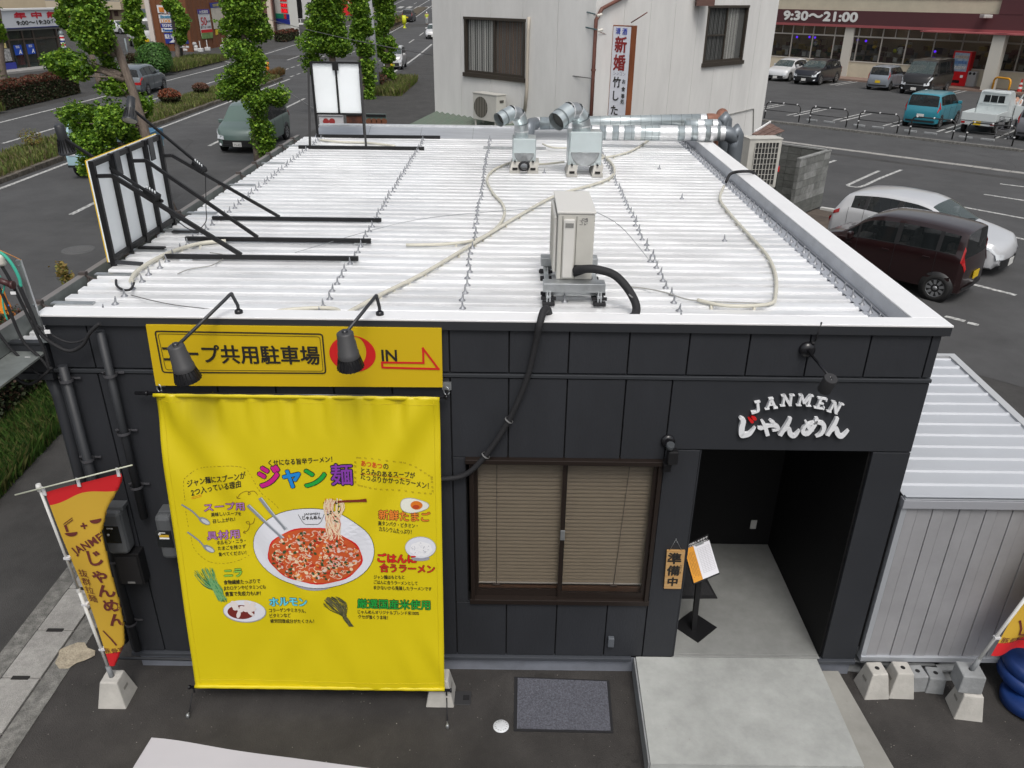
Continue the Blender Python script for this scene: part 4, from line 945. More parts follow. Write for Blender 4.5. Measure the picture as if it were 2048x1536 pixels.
# ================================================================ ROOF EQUIPMENT
# outdoor unit on its steel stand
ac=thing("air_conditioner","tall beige outdoor air conditioning unit on a steel stand near the roof's front edge","air conditioner",(.48,1.05,3.4))
X0,X1,Y0,Y1,Z0,Z1=.345,.635,.72,1.42,3.575,4.125
mb=MB();mb.box((X0,Y0,Z0),(X1,Y1,Z1-.012),bev=.012);mb.build("casing",ac_beige,ac)
mb=MB();mb.box((X0-.008,Y0-.008,Z1-.012),(X1+.008,Y1+.008,Z1+.008),bev=.006);mb.build("top_cover",ac_light,ac)
mb=MB();mb.box((X0+.045,Y0-.022,Z0+.02),(X0+.135,Y0,Z1-.05),bev=.01);mb.build("valve_cover",ac_light,ac)
mb=MB();mb.box((X0+.058,Y0-.026,Z1-.115),(X0+.122,Y0-.02,Z1-.08));mb.build("handle_slot",mat("slot_grey",(.2,.2,.19),.7),ac)
mb=MB();mb.box((X0+.035,Y0-.003,Z0+.01),(X0+.039,Y0+.001,Z1-.03));mb.box((X0+.145,Y0-.003,Z0+.01),(X0+.149,Y0+.001,Z1-.03));mb.build("panel_gap",mat("gap",(.1,.1,.09),.9),ac)
lab=MB();r1=random.Random(2)
for i in range(7):
    for j in range(7):
        if r1.random()<.55:lab.box((X0+.17+i*.009,Y0-.0025,Z1-.05-j*.008),(X0+.17+i*.009+r1.uniform(.004,.009),Y0-.001,Z1-.045-j*.008))
l_=lab.build("rating_plate",mat("plate_ink",(.14,.14,.14),.7),ac);l_["kind"]="stuff"
mb=MB();mb.box((X0-.025,Y0+.06,Z0+.04),(X0-.002,Y1-.05,Z1-.05),bev=.01);mb.build("fan_guard",ac_light,ac)
mb=MB()
for k in range(14):mb.box((X0-.03,Y0+.07+k*.042,Z0+.05),(X0-.024,Y0+.075+k*.042,Z1-.06))
mb.build("guard_bars",ac_beige,ac)["kind"]="stuff"
mb=MB();mb.box((X1,Y0+.3,Z0+.06),(X1+.012,Y0+.62,Z0+.5),bev=.004);mb.build("coil_panel",mat("coil",(.3,.3,.29),.6),ac)
st=thing("equipment_stand","galvanised steel stand under the beige outdoor unit","stand",(.48,1.05,3.4))
for y0,y1,z0,z1 in ((.62,.74,3.50,3.575),(1.30,1.42,3.50,3.575)):
    mb=MB();mb.box((.24,y0,z0),(.74,y1,z1),bev=.006);mb.build("beam",galv,st)
    mb=MB();mb.box((.29,y0+.07,z0-.05),(.70,y1+.02,z0-.002),bev=.004);mb.build("beam",galv,st)
for x in (.285,.695):
    mb=MB();mb.box((x-.02,.60,3.455),(x+.02,1.48,3.478),bev=.003);mb.build("rail",galv,st)
    for y in (.60,.78,1.22,1.42):
        mb=MB();mb.box((x-.05,y-.03,3.402),(x+.05,y+.03,3.43),bev=.004);mb.build("rubber_foot",black_rubber,st)
        mb=MB();mb.bar((x-.012,y,3.425),(x-.01,y+.02,3.51),.012);mb.bar((x+.012,y,3.425),(x+.012,y+.02,3.51),.012);mb.build("strut",galv,st)
    for y in (.62,.74,1.3):mb=MB();mb.box((x-.06,y-.012,3.44),(x+.06,y+.012,3.462));mb.build("end_cap",black_rubber,st)
def tubething(name,label,cat,pts,r,m,n=8,sm=6,group=None):
    mb=MB();mb.tube(smooth_path(pts,sm),r,n);o=mb.build(name,m);return tag(o,label,cat,group)
hz=3.43
h=thing("pipe_hose","thick black insulated hose running from the outdoor unit over the parapet and down the wall","hose",(.8,.3,3.4))
mb=MB();mb.tube(smooth_path([(.50,.70,3.66),(.56,.62,3.70),(.66,.58,3.71),(.80,.56,3.67),(.91,.48,3.57),(.96,.38,3.47),(.90,.26,3.43),(.70,.20,3.43),(.45,.19,3.43),(.29,.15,3.47),(.25,.08,3.56),(.22,0,3.57),(.195,-.07,3.50),(.17,-.06,3.35),(.11,-.055,3.05),(-.02,-.055,2.7),(-.2,-.055,2.38),(-.36,-.055,2.2),(-.52,-.055,2.155),(-.66,-.05,2.15)],6),[.033]*61+[.030-.008*min(1,i/20) for i in range(0,54)],12)
mb.build("outer",black_rubber,h)
mb=MB();mb.tube([(.49,.70,3.62),(.58,.66,3.67),(.64,.60,3.70)],.014,8);mb.tube([(.49,.71,3.69),(.58,.66,3.705),(.64,.60,3.715)],.014,8);mb.build("branch",black_rubber,h)
mb=MB()
for x,y,z in ((-.02,-.055,2.7),(.93,.45,3.54),(-.2,-.055,2.38)):mb.lathe([(.036,-.006),(.036,.006)],12,Matrix.Translation((x,y,z)) @ Matrix.Rotation(.6,4,'Y'))
mb.build("cable_tie",mat("tie",(.2,.2,.2),.5),h)
# exhaust fans -----------------------------------------------------
def fan(cx,y,w,label,tophgt,elbow,mouth,rr_,):
    t=thing("exhaust_fan",label,"exhaust fan",(cx,y,3.4),"galvanised exhaust fans at the back of the roof")
    for sx in (-1,1):
        mb=MB();x=cx+sx*w*.38
        mb.prism([(x-.075,y-.17,3.40),(x+.075,y-.17,3.40),(x+.075,y+.3,3.40),(x-.075,y+.3,3.40)],(0,0,.04))
        mb.prism([(x-.07,y-.16,3.44),(x-.07,y+.28,3.44),(x-.045,y+.24,3.54),(x-.045,y-.10,3.54)],(.13,0,0));mb.build("concrete_foot",concrete_blk,t)
        mb=MB();mb.box((x-.035,y-.176,3.45),(x+.035,y-.15,3.475));mb.box((x-.012,y-.14,3.545),(x+.012,y+.02,3.552));mb.build("slot",mat("slot_dark",(.015,.014,.013),.95),t)
    mb=MB();mb.box((cx-w/2,y-.05,3.53),(cx+w/2,y+.36,3.53+w*.95),bev=.01);mb.build("housing",galv_duct,t)
    mb=MB();R_=w*.42;mb.lathe([(R_,0),(R_,.012),(R_*.9,.014),(R_*.5,.02),(R_*.2,.04)],28,Matrix.Translation((cx,y-.05,3.53+w*.40)) @ Matrix.Rotation(R(90),4,'X'),capt=True);mb.build("face_ring",galv,t)
    mb=MB();mb.box((cx-w*.46,y-.13,3.53+w*.42),(cx+w*.46,y-.06,3.53+w*1.0),bev=.004);mb.build("rain_shield",mat("shield",(.55,.62,.63),.35,.6,var=.05,scale=4),t)
    # stack, then gooseneck of segments
    P=[Vector(p) for p in elbow]
    for i in range(len(P)-1):
        mb=MB();d=(P[i+1]-P[i])
        mb.tube([P[i]-d*.06,P[i+1]+d*.06],rr_*(1.0+.0015*(i%2)),24,caps=False);mb.build("duct_segment",galv_duct if i%2==0 else galv,t)
        mb=MB();dn=d.normalized();mb.tube([P[i+1]-dn*.010,P[i+1]+dn*.010],rr_*1.035,24,caps=False);mb.build("joint_band",tape if i%3!=1 else seam,t)
    m0=P[-1];dn=(P[-1]-P[-2]).normalized()
    mb=MB();mb.tube([m0-dn*.02,m0+dn*.10],rr_*.99,24,caps=False);mb.tube([m0+dn*.10,m0+dn*.0],rr_*.95,24,caps=False);mb.build("mouth",galv_duct,t)
    mb=MB();q=m0+dn*.02;mb.tube([q,q+dn*.004],rr_*.94,24);mb.build("bird_mesh",mat("mesh_dark",(.07,.07,.065),.8),t)
    return t
def arcpts(px_list,Y):return [tuple(yp(a,b,Y+dy)) for a,b,dy in px_list]
fan(.13,5.95,.33,"smaller galvanised exhaust fan with gooseneck duct, left one on the roof",0,arcpts([(1042,300,.15),(1043,262,.15),(1042,245,.12),(1035,228,.06),(1022,226,-.02),(1008,234,-.1)],5.95),None,.098)
fan(.96,5.75,.46,"larger galvanised exhaust fan with gooseneck duct, right one on the roof",0,arcpts([(1163,292,.15),(1163,252,.15),(1160,236,.12),(1150,224,.06),(1137,224,-.02),(1122,236,-.12)],5.75),None,.128)
t=thing("cable_coil","coil of black cable lying between the smaller exhaust fan's feet","cable",(.14,5.75,3.45))
mb=MB();
for k in range(5):mb.tube([(.13+.055*math.cos(a)*(1+.1*k),5.74+.01*k,3.50+.05*math.sin(a)*(1+.08*k)) for a in [i*.5 for i in range(14)]],.006,5)
mb.build("loop",black_rubber,t)
# horizontal ducts
def duct(label,pts,r,elbow=None,bands=(),rings=16,em=None,ym=None):
    t=thing("duct",label,"duct",tuple(pts[0]),"round ducts along the back parapet");P=[Vector(p) for p in pts]
    mb=MB();mb.tube(P,r,28);mb.build("pipe",galv_duct,t)
    d=(P[-1]-P[0])
    mb=MB()
    for i in range(rings):
        q=P[0]+d*((i+.5)/rings);dn=d.normalized();mb.tube([q-dn*.003,q+dn*.003],r*1.012,24,caps=False)
    mb.build("seam_ring",seam,t)["kind"]="stuff"
    for f,w in bands:
        q=P[0]+d*f;dn=d.normalized();mb=MB();mb.tube([q-dn*w/2,q+dn*w/2],r*1.02,24,caps=False);mb.build("tape_band",tape,t)
    if elbow:mb=MB();mb.tube(smooth_path(elbow,5),r*1.01,24);mb.build("elbow",em or mat("elbow_grey",(.17,.19,.21),.4,.4),t)
    return t
a=yp(1068,247,8.9);b=yp(1412,240,8.9);duct("upper rear spiral duct running along the back parapet",[a,b],.105,[b,b+Vector((.12,.02,.0)),b+Vector((.26,.12,-.06)),b+Vector((.34,.25,-.2)),b+Vector((.34,.3,-3.2))],[(.02,.08),(.22,.12),(.98,.1)],17,mat("rust_duct",(.26,.12,.08),.6,.2,var=.2,scale=5))
a=yp(1060,236,8.7)-Vector((.0,0,.1));
mb=MB();mb.tube(smooth_path([yp(1056,300,8.5),yp(1057,262,8.5),yp(1060,250,8.6),yp(1072,247,8.9)],4),.105,20);tag(mb.build("duct_elbow",mat("elbow_grey",(.17,.19,.21),.4,.4)),"dark grey elbow joining the upper duct behind the smaller exhaust fan","duct")
a=yp(1175,265,8.0);b=yp(1445,267,7.9);duct("thick lower spiral duct with taped joints, in front of the upper one",[a,b],.118,[b,b+Vector((.10,.0,-.01)),b+Vector((.20,.02,-.08)),b+Vector((.24,.03,-.22)),b+Vector((.24,.04,-3.1))],[(.06,.12),(.16,.1),(.25,.08),(.37,.1),(.60,.28),(.74,.1),(.84,.12),(.93,.1),(.995,.08)],20)
a=yp(1370,250,8.35);b=yp(1430,251,8.35);duct("short middle duct between the two long ones at the right end",[a,b],.10,[b,b+Vector((.1,.02,-.02)),b+Vector((.2,.05,-.12)),b+Vector((.22,.06,-3.0))],[(.5,.1),(.97,.08)],4)
# cream conduits with little stands
def conduit(label,pxs,r=.016,z=3.425,feet=True,name="conduit"):
    pts=[gp(a,b,z) for a,b in pxs];P=smooth_path(pts,6)
    t=thing(name,label,"conduit",tuple(P[0]),"cream conduits snaking over the roof");mb=MB();mb.tube(P,r,8);mb.build("tube",cream,t)
    if feet:
        last=None;mb=MB()
        for i in range(1,len(P)-1):
            k=round((P[i].y-y_0-.092)/PITCH)
            if k!=last and i%2==0:
                last=k;q=P[i];mb=MB();mb.tube([(q.x,q.y,q.z-.01),(q.x+.005,q.y-.045,ZB+.02)],r*.8,6);mb.build("clip",cream,t)
    return t
conduit("longest cream conduit crossing the roof diagonally from the larger fan to the front edge",[(1197,305),(1222,325),(1228,345),(1205,363),(1115,390),(1040,430),(950,485),(850,545),(760,590),(695,626)],.018)
conduit("cream conduit looping left from the smaller fan and joining the long one",[(1028,322),(990,338),(974,358),(985,385),(1005,408),(1008,432),(990,458),(950,480),(890,488),(812,490)])
conduit("cream conduit curving along the right edge of the roof",[(1448,372),(1440,398),(1462,430),(1500,472),(1535,512),(1551,550),(1551,590),(1541,607),(1490,612),(1440,610),(1395,600)],.016)
conduit("cream conduit from the larger fan towards the rear right",[(1196,316),(1228,312),(1262,302),(1286,288),(1300,277)])
conduit("cream conduit link between the two exhaust fans",[(1060,329),(1090,328),(1128,324)],.016,3.45,False)
conduit("cream conduit behind the fans, rear link",[(1085,288),(1105,295),(1135,296)],.014,3.46,False)
conduit("cream conduit curving under the left roof sign's braces",[(262,562),(272,545),(300,525),(345,503),(400,487),(452,482)],.02)
conduit("short cream conduit lying at the front edge behind the second lamp",[(535,627),(575,620),(640,616),(672,619),(682,628)],.018,3.42,False)
conduit("thin cream conduit lying below the back roof sign",[(640,280),(685,284),(740,286),(790,292)],.018,3.42,False)
tubething("cable","black cable arching over the right parapet","cable",[gp(1452,364,3.43),gp(1462,350,3.5)+Vector((0,0,.02)),(3.06,5.3,3.56),(3.2,5.35,3.53),(3.25,5.3,3.42),(3.26,5.2,3.2)],.02,black_rubber)
tubething("cable","thin grey cable wandering from the right conduit across the front of the roof","cable",[gp(x,y,3.415) for x,y in ((1545,608),(1500,606),(1440,604),(1380,600),(1330,585),(1290,577),(1262,574))],.006,mat("cable_grey",(.3,.3,.28),.6),5)
tubething("cable","thin wire on the roof below the left sign's first beam","cable",[gp(x,y,3.415) for x,y in ((355,548),(380,538),(425,530),(450,512),(420,505))],.005,mat("cable_grey",(.3,.3,.28),.6),5)
tubething("cable","thin dark wire from the conduit end to the first lamp","cable",[gp(x,y,3.42) for x,y in ((262,590),(300,600),(350,610),(410,617),(462,622))],.004,mat("cable_dk",(.1,.1,.1),.6),5)
tubething("cable","black cable stub with split ends near the gutter","cable",[gp(x,y,3.43) for x,y in ((232,560),(234,572),(248,580),(262,578),(268,566))],.010,black_rubber,6)
tubething("guy_wire","thin stay wire from the outdoor unit to the rear right","wire",[(.63,1.38,4.0),gp(1240,452,3.8),gp(1300,522,3.44)],.0035,galv,4)
tubething("guy_wire","thin stay wire crossing the roof to the left from the outdoor unit","wire",[(.36,1.40,4.0),gp(830,440,3.5),gp(590,505,3.42)],.003,galv,4)
mb=MB();a=gp(967,294,3.43);b=gp(1092,295,3.43);mb.box((a.x,a.y-.02,3.41),(b.x,a.y+.02,3.44));tag(mb.build("steel_channel",galv),"grey steel channel lying behind the smaller exhaust fan","channel")

# ================================================================ ROOF SIGNS
def rail(t,a,b,w=.05,name="beam",m=None):mb=MB();mb.bar(a,b,w);return mb.build(name,m or black_metal,t)
ls=thing("roof_sign","white-backed roof sign facing the road, black studs and braces, beside the left gutter","sign",(-3.62,2.2,3.45),"signs mounted on the roof edge")
ya,yb,za,zb=1.45,2.90,3.44,4.33
mb=MB();mb.box((-3.645,ya,za),(-3.635,yb,zb));mb.build("board",white_panel,ls)
mb=MB();mb.box((-3.6535,ya-.003,za),(-3.6455,yb+.003,zb+.006));mb.build("front_sheet",mat("sign_front",(.75,.5,.02),.5),ls)
for i in range(5):
    y=ya+.02+(yb-ya-.04)*i/4;mb=MB();mb.box((-3.634,y-.016,za-(.12 if i in (0,4) else .02)),(-3.59,y+.016,zb-.002));mb.build("stud",black_metal,ls)
for z in (za+.02,zb-.03):mb=MB();mb.box((-3.633,ya,z-.022),(-3.601,yb,z+.022));mb.build("cross_rail",black_metal,ls)
for y in (ya+.36+.06,ya+1.09+.06):mb=MB();mb.box((-3.586,y-.05,zb-.2),(-3.575,y+.05,zb+.01));mb.build("bracket_plate",trim_black,ls)
B=[(-3.23,1.68,-1.44),(-3.26,2.27,-1.42),(-3.27,3.07,-1.44)]
for (x0,y,x1) in B:rail(ls,(x0,y,3.43),(x1,y,3.43),.038)
for (x0,y,x1) in B:
    for xx in (x1-.1,x0+.2):mb=MB();mb.box((xx-.06,y-.03,3.398),(xx+.06,y+.05,3.412));mb.build("clamp",galv,ls)
st_pts=[((-3.59,ya+.03,4.20),(-3.47,ya+.05,4.20),(-2.52,1.68,3.45)),((-3.59,ya+.72,4.20),(-3.47,ya+.74,4.20),(-2.54,2.27,3.45)),((-3.59,yb-.02,4.12),(-3.52,yb,4.12),(-2.54,3.07,3.45))]
for k,(p0,p1,p2) in enumerate(st_pts):rail(ls,p0,p1,.030,"brace");rail(ls,p1,p2,.036 if k==0 else .030,"brace")
rail(ls,(-3.65,ya+.02,za),(-3.35,ya+.02,3.42),.03,"foot_strap",trim_black)
mb=MB();mb.box((-3.5,2.52,3.415),(-3.2,2.57,3.43));mb.build("foot_strap",black_metal,ls)
mb=MB();mb.box((-3.6,1.95,3.415),(-3.35,2.0,3.43));mb.build("foot_strap",black_metal,ls)
def floodlight(label,arm_a,arm_b,head_dir,clamp,size=1.0):
    t=thing("sign_lamp",label,"lamp",tuple(arm_b),"black lamps on long arms")
    rail(t,arm_a,arm_b,.022,"arm")
    mb=MB();c=Vector(clamp);d=(Vector(arm_b)-Vector(arm_a)).normalized();mb.bar(c-d*.07,c+d*.07,.07,.05);mb.build("clamp",black_metal,t)
    mb=MB()
    for k in (-.045,-.015,.015,.045):mb.lathe([(.008,0),(.008,.03)],6,Matrix.Translation(c+d*k+Vector((0,0,.02))),capt=True)
    mb.build("clamp_bolt",galv,t)
    q=Vector(head_dir).normalized().to_track_quat('Z','Y').to_matrix().to_4x4();M=Matrix.Translation(Vector(arm_b)+Vector((0,0,.02))) @ q
    mb=MB();s=size;mb.lathe([(.03*s,-.10*s),(.042*s,-.09*s),(.045*s,.02*s),(.052*s,.09*s),(.07*s,.14*s),(.078*s,.15*s),(.078*s,.165*s)],20,M,capb=True);mb.build("housing",trim_black,t)
    mb=MB()
    for k in range(16):a=k*2*math.pi/16;mb.bar(M @ Vector((.048*s*math.cos(a),.048*s*math.sin(a),.03*s)),M @ Vector((.073*s*math.cos(a),.073*s*math.sin(a),.145*s)),.006)
    mb.build("cooling_fins",black_metal,t)["kind"]="stuff"
    mb=MB();mb.lathe([(.0,.172*s),(.05*s,.170*s),(.073*s,.162*s)],20,M);mb.build("lens",mat("lens",(.55,.55,.5),.3),t)
    return t
def br_at(k,t):return Vector(st_pts[k][1]).lerp(Vector(st_pts[k][2]),t)
e1=xp(125,275,-4.12);e2=xp(262,216,-4.05)
floodlight("black lamp on the nearer long arm leaning out over the road",br_at(0,.38)+Vector((0,0,.05)),e1,(-.0,.15,-.9),br_at(0,.3)+Vector((0,0,.06)),1.0)
floodlight("black lamp with pale lens on the farther long arm, leaning out over the road",br_at(2,.32)+Vector((0,0,.05)),e2,(.0,-.55,-.9),br_at(2,.25)+Vector((0,0,.05)),1.0)
tubething("cable","thin cable hanging from the lamp clamps beside the left roof sign","cable",[br_at(0,.35),br_at(0,.5)+Vector((-.05,.3,-.2)),br_at(1,.5)+Vector((-.1,.2,-.28)),br_at(2,.35)+Vector((-.1,0,-.3)),br_at(2,.3)],.005,black_rubber,5)
bs=thing("roof_sign","white-backed sign on a tall black frame at the rear left of the roof","sign",(-2.97,8.7,3.4),"signs mounted on the roof edge")
xa,xb,zz0,zz1,yy=-3.40,-2.575,3.78,4.59,8.68
mb=MB();mb.box((xa,yy,zz0),(xb,yy+.02,zz1));mb.build("board",white_panel,bs)
for x in (xa+.01,xb-.01):rail(bs,(x,yy-.02,3.40),(x,yy-.02,zz1+.015),.035,"post")
rail(bs,((xa+xb)/2,yy-.02,zz0),((xa+xb)/2,yy-.02,zz1),.03,"stud")
for z in (zz0,zz1):rail(bs,(xa,yy-.02,z),(xb,yy-.02,z),.03,"cross_rail")
mb=MB();mb.box(((xa+xb)/2-.05,yy-.05,zz1-.12),((xa+xb)/2+.05,yy-.038,zz1+.01));mb.build("bracket_plate",black_metal,bs)
rail(bs,(-3.40,8.60,3.425),(-1.28,8.60,3.425),.05);rail(bs,(-3.43,7.5,3.425),(-1.44,7.5,3.425),.05)
for x0,x1 in ((-3.25,xa-.03),(-2.36,xb)):rail(bs,(x0,7.5,3.44),(x1,yy-.05,4.5),.035,"brace")

# lamps over the front signs -------------------------------------------
def wall_lamp(label,bpx,top,endpx,yo,tilt):
    b=Vector(bpx);e=yp(endpx[0],endpx[1],yo);tp=Vector(top)
    t=thing("wall_lamp",label,"lamp",tuple(b),"black lamps lighting the front signs")
    mb=MB();mb.lathe([(.03,0),(.03,.02),(.018,.03)],12,Matrix.Translation(b),capt=True);mb.build("base",black_gloss,t)
    mb=MB();mb.tube([b]+smooth_path([b+Vector((0,0,.06)),b.lerp(tp,.75)+Vector((0,0,.02)),tp,tp.lerp(e,.12)],5)+[e],.0125,10);mb.build("arm",trim_black,t)
    mb=MB();mb.lathe([(.022,-.02),(.022,.03)],10,Matrix.Translation(e),capb=True,capt=True);mb.build("joint",black_gloss,t)
    q=Vector(tilt).normalized().to_track_quat('Z','Y').to_matrix().to_4x4();M=Matrix.Translation(e+Vector(tilt).normalized()*.03) @ q
    mb=MB();mb.lathe([(.045,-.045),(.058,-.035),(.06,.03),(.064,.033),(.07,.11),(.074,.113),(.076,.15)],22,M,capb=True);mb.build("housing",mat("lamp_grey",(.045,.045,.047),.5),t)
    mb=MB();mb.lathe([(.07,.15),(.088,.20),(.092,.235)],22,M)
    mb.build("reflector",black_gloss,t)
    mb=MB()
    for k in range(20):a=k*2*math.pi/20;mb.bar(M @ Vector((.074*math.cos(a),.074*math.sin(a),.15)),M @ Vector((.094*math.cos(a),.094*math.sin(a),.235)),.005)
    mb.build("cooling_fins",black_metal,t)["kind"]="stuff"
    mb=MB();mb.lathe([(0,.225),(.088,.225)],22,M);mb.build("lens",mat("lens",(.55,.55,.5),.3),t)
    return t
wall_lamp("left black floodlight on a bent arm over the yellow sign board",(-2.02,.05,3.515),(-2.06,.06,3.66),(352,694),-.42,(.12,.1,-1))
wall_lamp("black floodlight on a bent arm in front of the red circle",(-.98,.05,3.515),(-1.0,.06,3.66),(690,668),-.42,(.05,.1,-1))
t=thing("wall_lamp","small cylindrical black spotlight above the raised logo","lamp",(2.19,-.02,3.29),"black lamps lighting the front signs")
c=yp(1615,700,-.02);e=yp(1662,757,-.42)
mb=MB();mb.lathe([(.06,0),(.055,.03),(.02,.04)],22,Matrix.Translation((c.x,-.002,c.z)) @ Matrix.Rotation(R(90),4,'X'),capt=True);mb.build("wall_plate",black_gloss,t)
mb=MB();mb.tube([(c.x,-.03,c.z),e],.010,8);mb.tube([e,e+Vector((0,-.01,-.03))],.017,8);mb.build("arm",black_gloss,t)
mb=MB();d=Vector((-.05,.42,-.9)).normalized();M=Matrix.Translation(e) @ d.to_track_quat('Z','Y').to_matrix().to_4x4();mb.lathe([(.045,-.005),(.048,0),(.048,.13)],22,M,capb=True);mb.build("housing",mat("spot_black",(.02,.02,.022),.7),t)
mb=MB();mb.tube([(c.x+.035,-.02,3.37),(c.x+.03,-.02,c.z+.05)],.016,8);mb.tube([(c.x+.06,-.03,3.53),(c.x+.04,-.03,3.38)],.006,6);mb.build("feed_cable",black_rubber,t)
t=thing("sensor_light","small black sensor light with bracket at the window's upper right corner","lamp",(1.24,-.02,2.45))
c=yp(1337,886,-.04)
mb=MB();mb.lathe([(.055,0),(.055,.02),(.03,.03)],20,Matrix.Translation((c.x,-.002,c.z)) @ Matrix.Rotation(R(90),4,'X'),capt=True);mb.build("wall_plate",black_gloss,t)
mb=MB();mb.lathe([(.0,.0),(.025,.005),(.035,.03),(.03,.06)],14,Matrix.Translation((c.x,-.10,c.z-.02)) @ Matrix.Rotation(R(20),4,'X'),capt=True);mb.build("sensor_head",mat("sensor",(.05,.055,.06),.3),t)
mb=MB();mb.box((c.x-.01,-.13,c.z-.15),(c.x+.07,-.05,c.z-.03),bev=.01)
for k in range(6):mb.box((c.x-.03,-.11+k*.003,c.z-.17-k*.013),(c.x+.03,-.03,c.z-.163-k*.013))
mb.build("lamp_body",black_metal,t)
# meters, letter box, socket ---------------------------------------------
def meter(px0,px1,py0,py1,label,win_):
    a=yp(px0,py0,-.12);b=yp(px1,py1,-.12);t=thing("meter_box",label,"meter box",((a.x+b.x)/2,-.06,(a.z+b.z)/2),"grey electricity meter boxes on the wall")
    x0,x1,z0,z1=a.x,b.x,b.z,a.z
    mb=MB();mb.box((x0,-.15,z0),(x1,-.002,z1),bev=.035);mb.build("cover",mat("meter_grey",(.085,.09,.095),.42),t)
    mb=MB();mb.box((x0+.03,-.10,z1-.01),(x1+.01,-.0,z1+.025),bev=.004);mb.build("rain_hood",MATS["meter_grey"],t)
    cx=(x0+x1)/2-.01;cz=(z0+z1)/2
    mb=MB();mb.box((cx-.06,-.156,cz-.085),(cx+.065,-.149,cz+.085),bev=.003);mb.build("window",dark_glass,t)
    mb=MB();mb.lathe([(.011,0),(.009,.004)],10,Matrix.Translation((cx-.03,-.157,cz+(.05 if win_ else .0))) @ Matrix.Rotation(R(90),4,'X'),capt=True);mb.box((cx-.03,-.159,cz+.06),(cx+.02,-.157,cz+.07));mb.build("seal",mat("seal_w",(.5,.5,.48),.5),t)
    if win_:mb=MB();mb.box((cx-.035,-.1585,cz+.02),(cx+.045,-.1575,cz+.045));mb.build("sticker",mat("stk",(.55,.35,.03),.5),t);mb=MB();mb.box((cx-.035,-.1588,cz+.002),(cx+.045,-.1578,cz+.018));mb.build("sticker",white_ink,t)
meter(198,262,1022,1106,"grey meter box partly behind the left flag",False)
meter(308,360,1030,1115,"grey meter box with a yellow sticker, half behind the banner's left edge",True)
a=yp(228,1112,-.1);b=yp(292,1168,-.1)
t=thing("letter_box","black letter box under the meter box beside the left flag","letter box",((a.x+b.x)/2,-.05,b.z))
mb=MB();mb.box((a.x,-.11,b.z),(b.x,-.002,a.z+.03),bev=.006);mb.build("body",black_metal,t)
mb=MB();mb.box((a.x+.015,-.115,b.z+.01),(b.x-.02,-.11,a.z));mb.build("flap",mat("flap",(.02,.02,.022),.35),t)
mb=MB();mb.box((a.x+.07,-.118,b.z+.018),(b.x-.08,-.115,b.z+.036));mb.build("name_plate",mat("plate_grey",(.3,.3,.3),.4,.4),t)
mb=MB();q=yp(1222,1284,-.03);mb.box((q.x-.028,-.045,q.z-.055),(q.x+.028,-.002,q.z+.05),bev=.008);o=mb.build("outdoor_socket",mat("socket",(.10,.11,.125),.45));tag(o,"small grey waterproof socket low on the wall below the window's right corner","socket")
q=yp(1507,1049,1.66);mb=MB();mb.box((q.x-.032,1.655,q.z-.055),(q.x+.032,1.668,q.z+.055),bev=.003);t=mb.build("wall_outlet",mat("outlet_w",(.45,.45,.43),.4));tag(t,"white wall outlet on the dark back wall of the porch","outlet")
# conduit bracket rising at the left front corner and drooping cables
t=thing("cable_bracket","upright galvanised channel holding the service cables at the roof's front left corner","bracket",(-3.47,0,3.4))
mb=MB();mb.bar((-3.45,-.04,3.3),(-3.485,-.04,3.93),.035,.02);mb.build("channel",galv,t)
mb=MB();mb.lathe([(.007,0),(.007,.01)],8,Matrix.Translation((-3.483,-.055,3.89)) @ Matrix.Rotation(R(90),4,'X'),capt=True);mb.lathe([(.007,0),(.007,.01)],8,Matrix.Translation((-3.455,-.055,3.6)) @ Matrix.Rotation(R(90),4,'X'),capt=True);mb.build("bolt",seam,t)
def yc(pts,y=-.08):return [yp(a,b,y) for a,b in pts]
CG="service cables at the roof's left corner"
for lbl,pts,r,m in (("black service cable reaching lowest onto the left downpipe",[(-20,690),(10,730),(30,755),(60,768),(90,748),(103,735)],.011,black_rubber),("black service cable passing the white tag",[(-20,540),(10,600),(45,680),(80,715),(100,740)],.011,black_rubber),
  ("black service cable ending on the second downpipe head",[(38,570),(60,620),(80,665),(110,690),(140,702),(165,690),(180,665),(200,647)],.014,black_rubber),("upper drooping black cable tied to the second downpipe",[(60,640),(95,665),(130,683),(155,684),(172,676),(185,660)],.008,black_rubber),
  ("innermost black cable running straight down to the corner",[(-10,510),(20,560),(50,620),(75,670),(90,705),(99,738)],.011,black_rubber),("turquoise cable turning black at the bracket",[(-20,490),(8,510),(25,530),(38,555),(42,573)],.011,mat("teal_cable",(.05,.42,.3),.5)),
  ("thin turquoise wire at the photo's left edge",[(-10,540),(8,568),(5,590),(8,620),(15,640)],.006,mat("teal_cable",(.05,.42,.3),.5)),("thin blue wire at the photo's left edge",[(-10,565),(4,590),(12,605),(18,612)],.006,mat("blue_cable",(.02,.12,.5),.5)),
  ("black cable bundle crossing low at the left edge",[(-20,640),(15,690),(40,715),(60,735),(80,750)],.010,black_rubber)):
    tubething("service_cable",lbl,"cable",yc(pts,-.1),r,m,8,5,CG)
tubething("tie_wire","orange tie wire from the bracket top towards the left","wire",[yp(42,520,-.05),yp(10,505,-.1),yp(-10,497,-.1)],.003,mat("orange_wire",(.6,.25,.06),.5),5)
for px,py in ((95,664),(56,718)):
    q=yp(px,py,-.12);mb=MB();mb.box((q.x-.02,q.y-.004,q.z-.012),(q.x+.02,q.y+.004,q.z+.016));tag(mb.build("cable_tag",white_ink),"white tag on the %s service cable"%("upper" if py<700 else "lower"),"tag","white tags on the service cables")
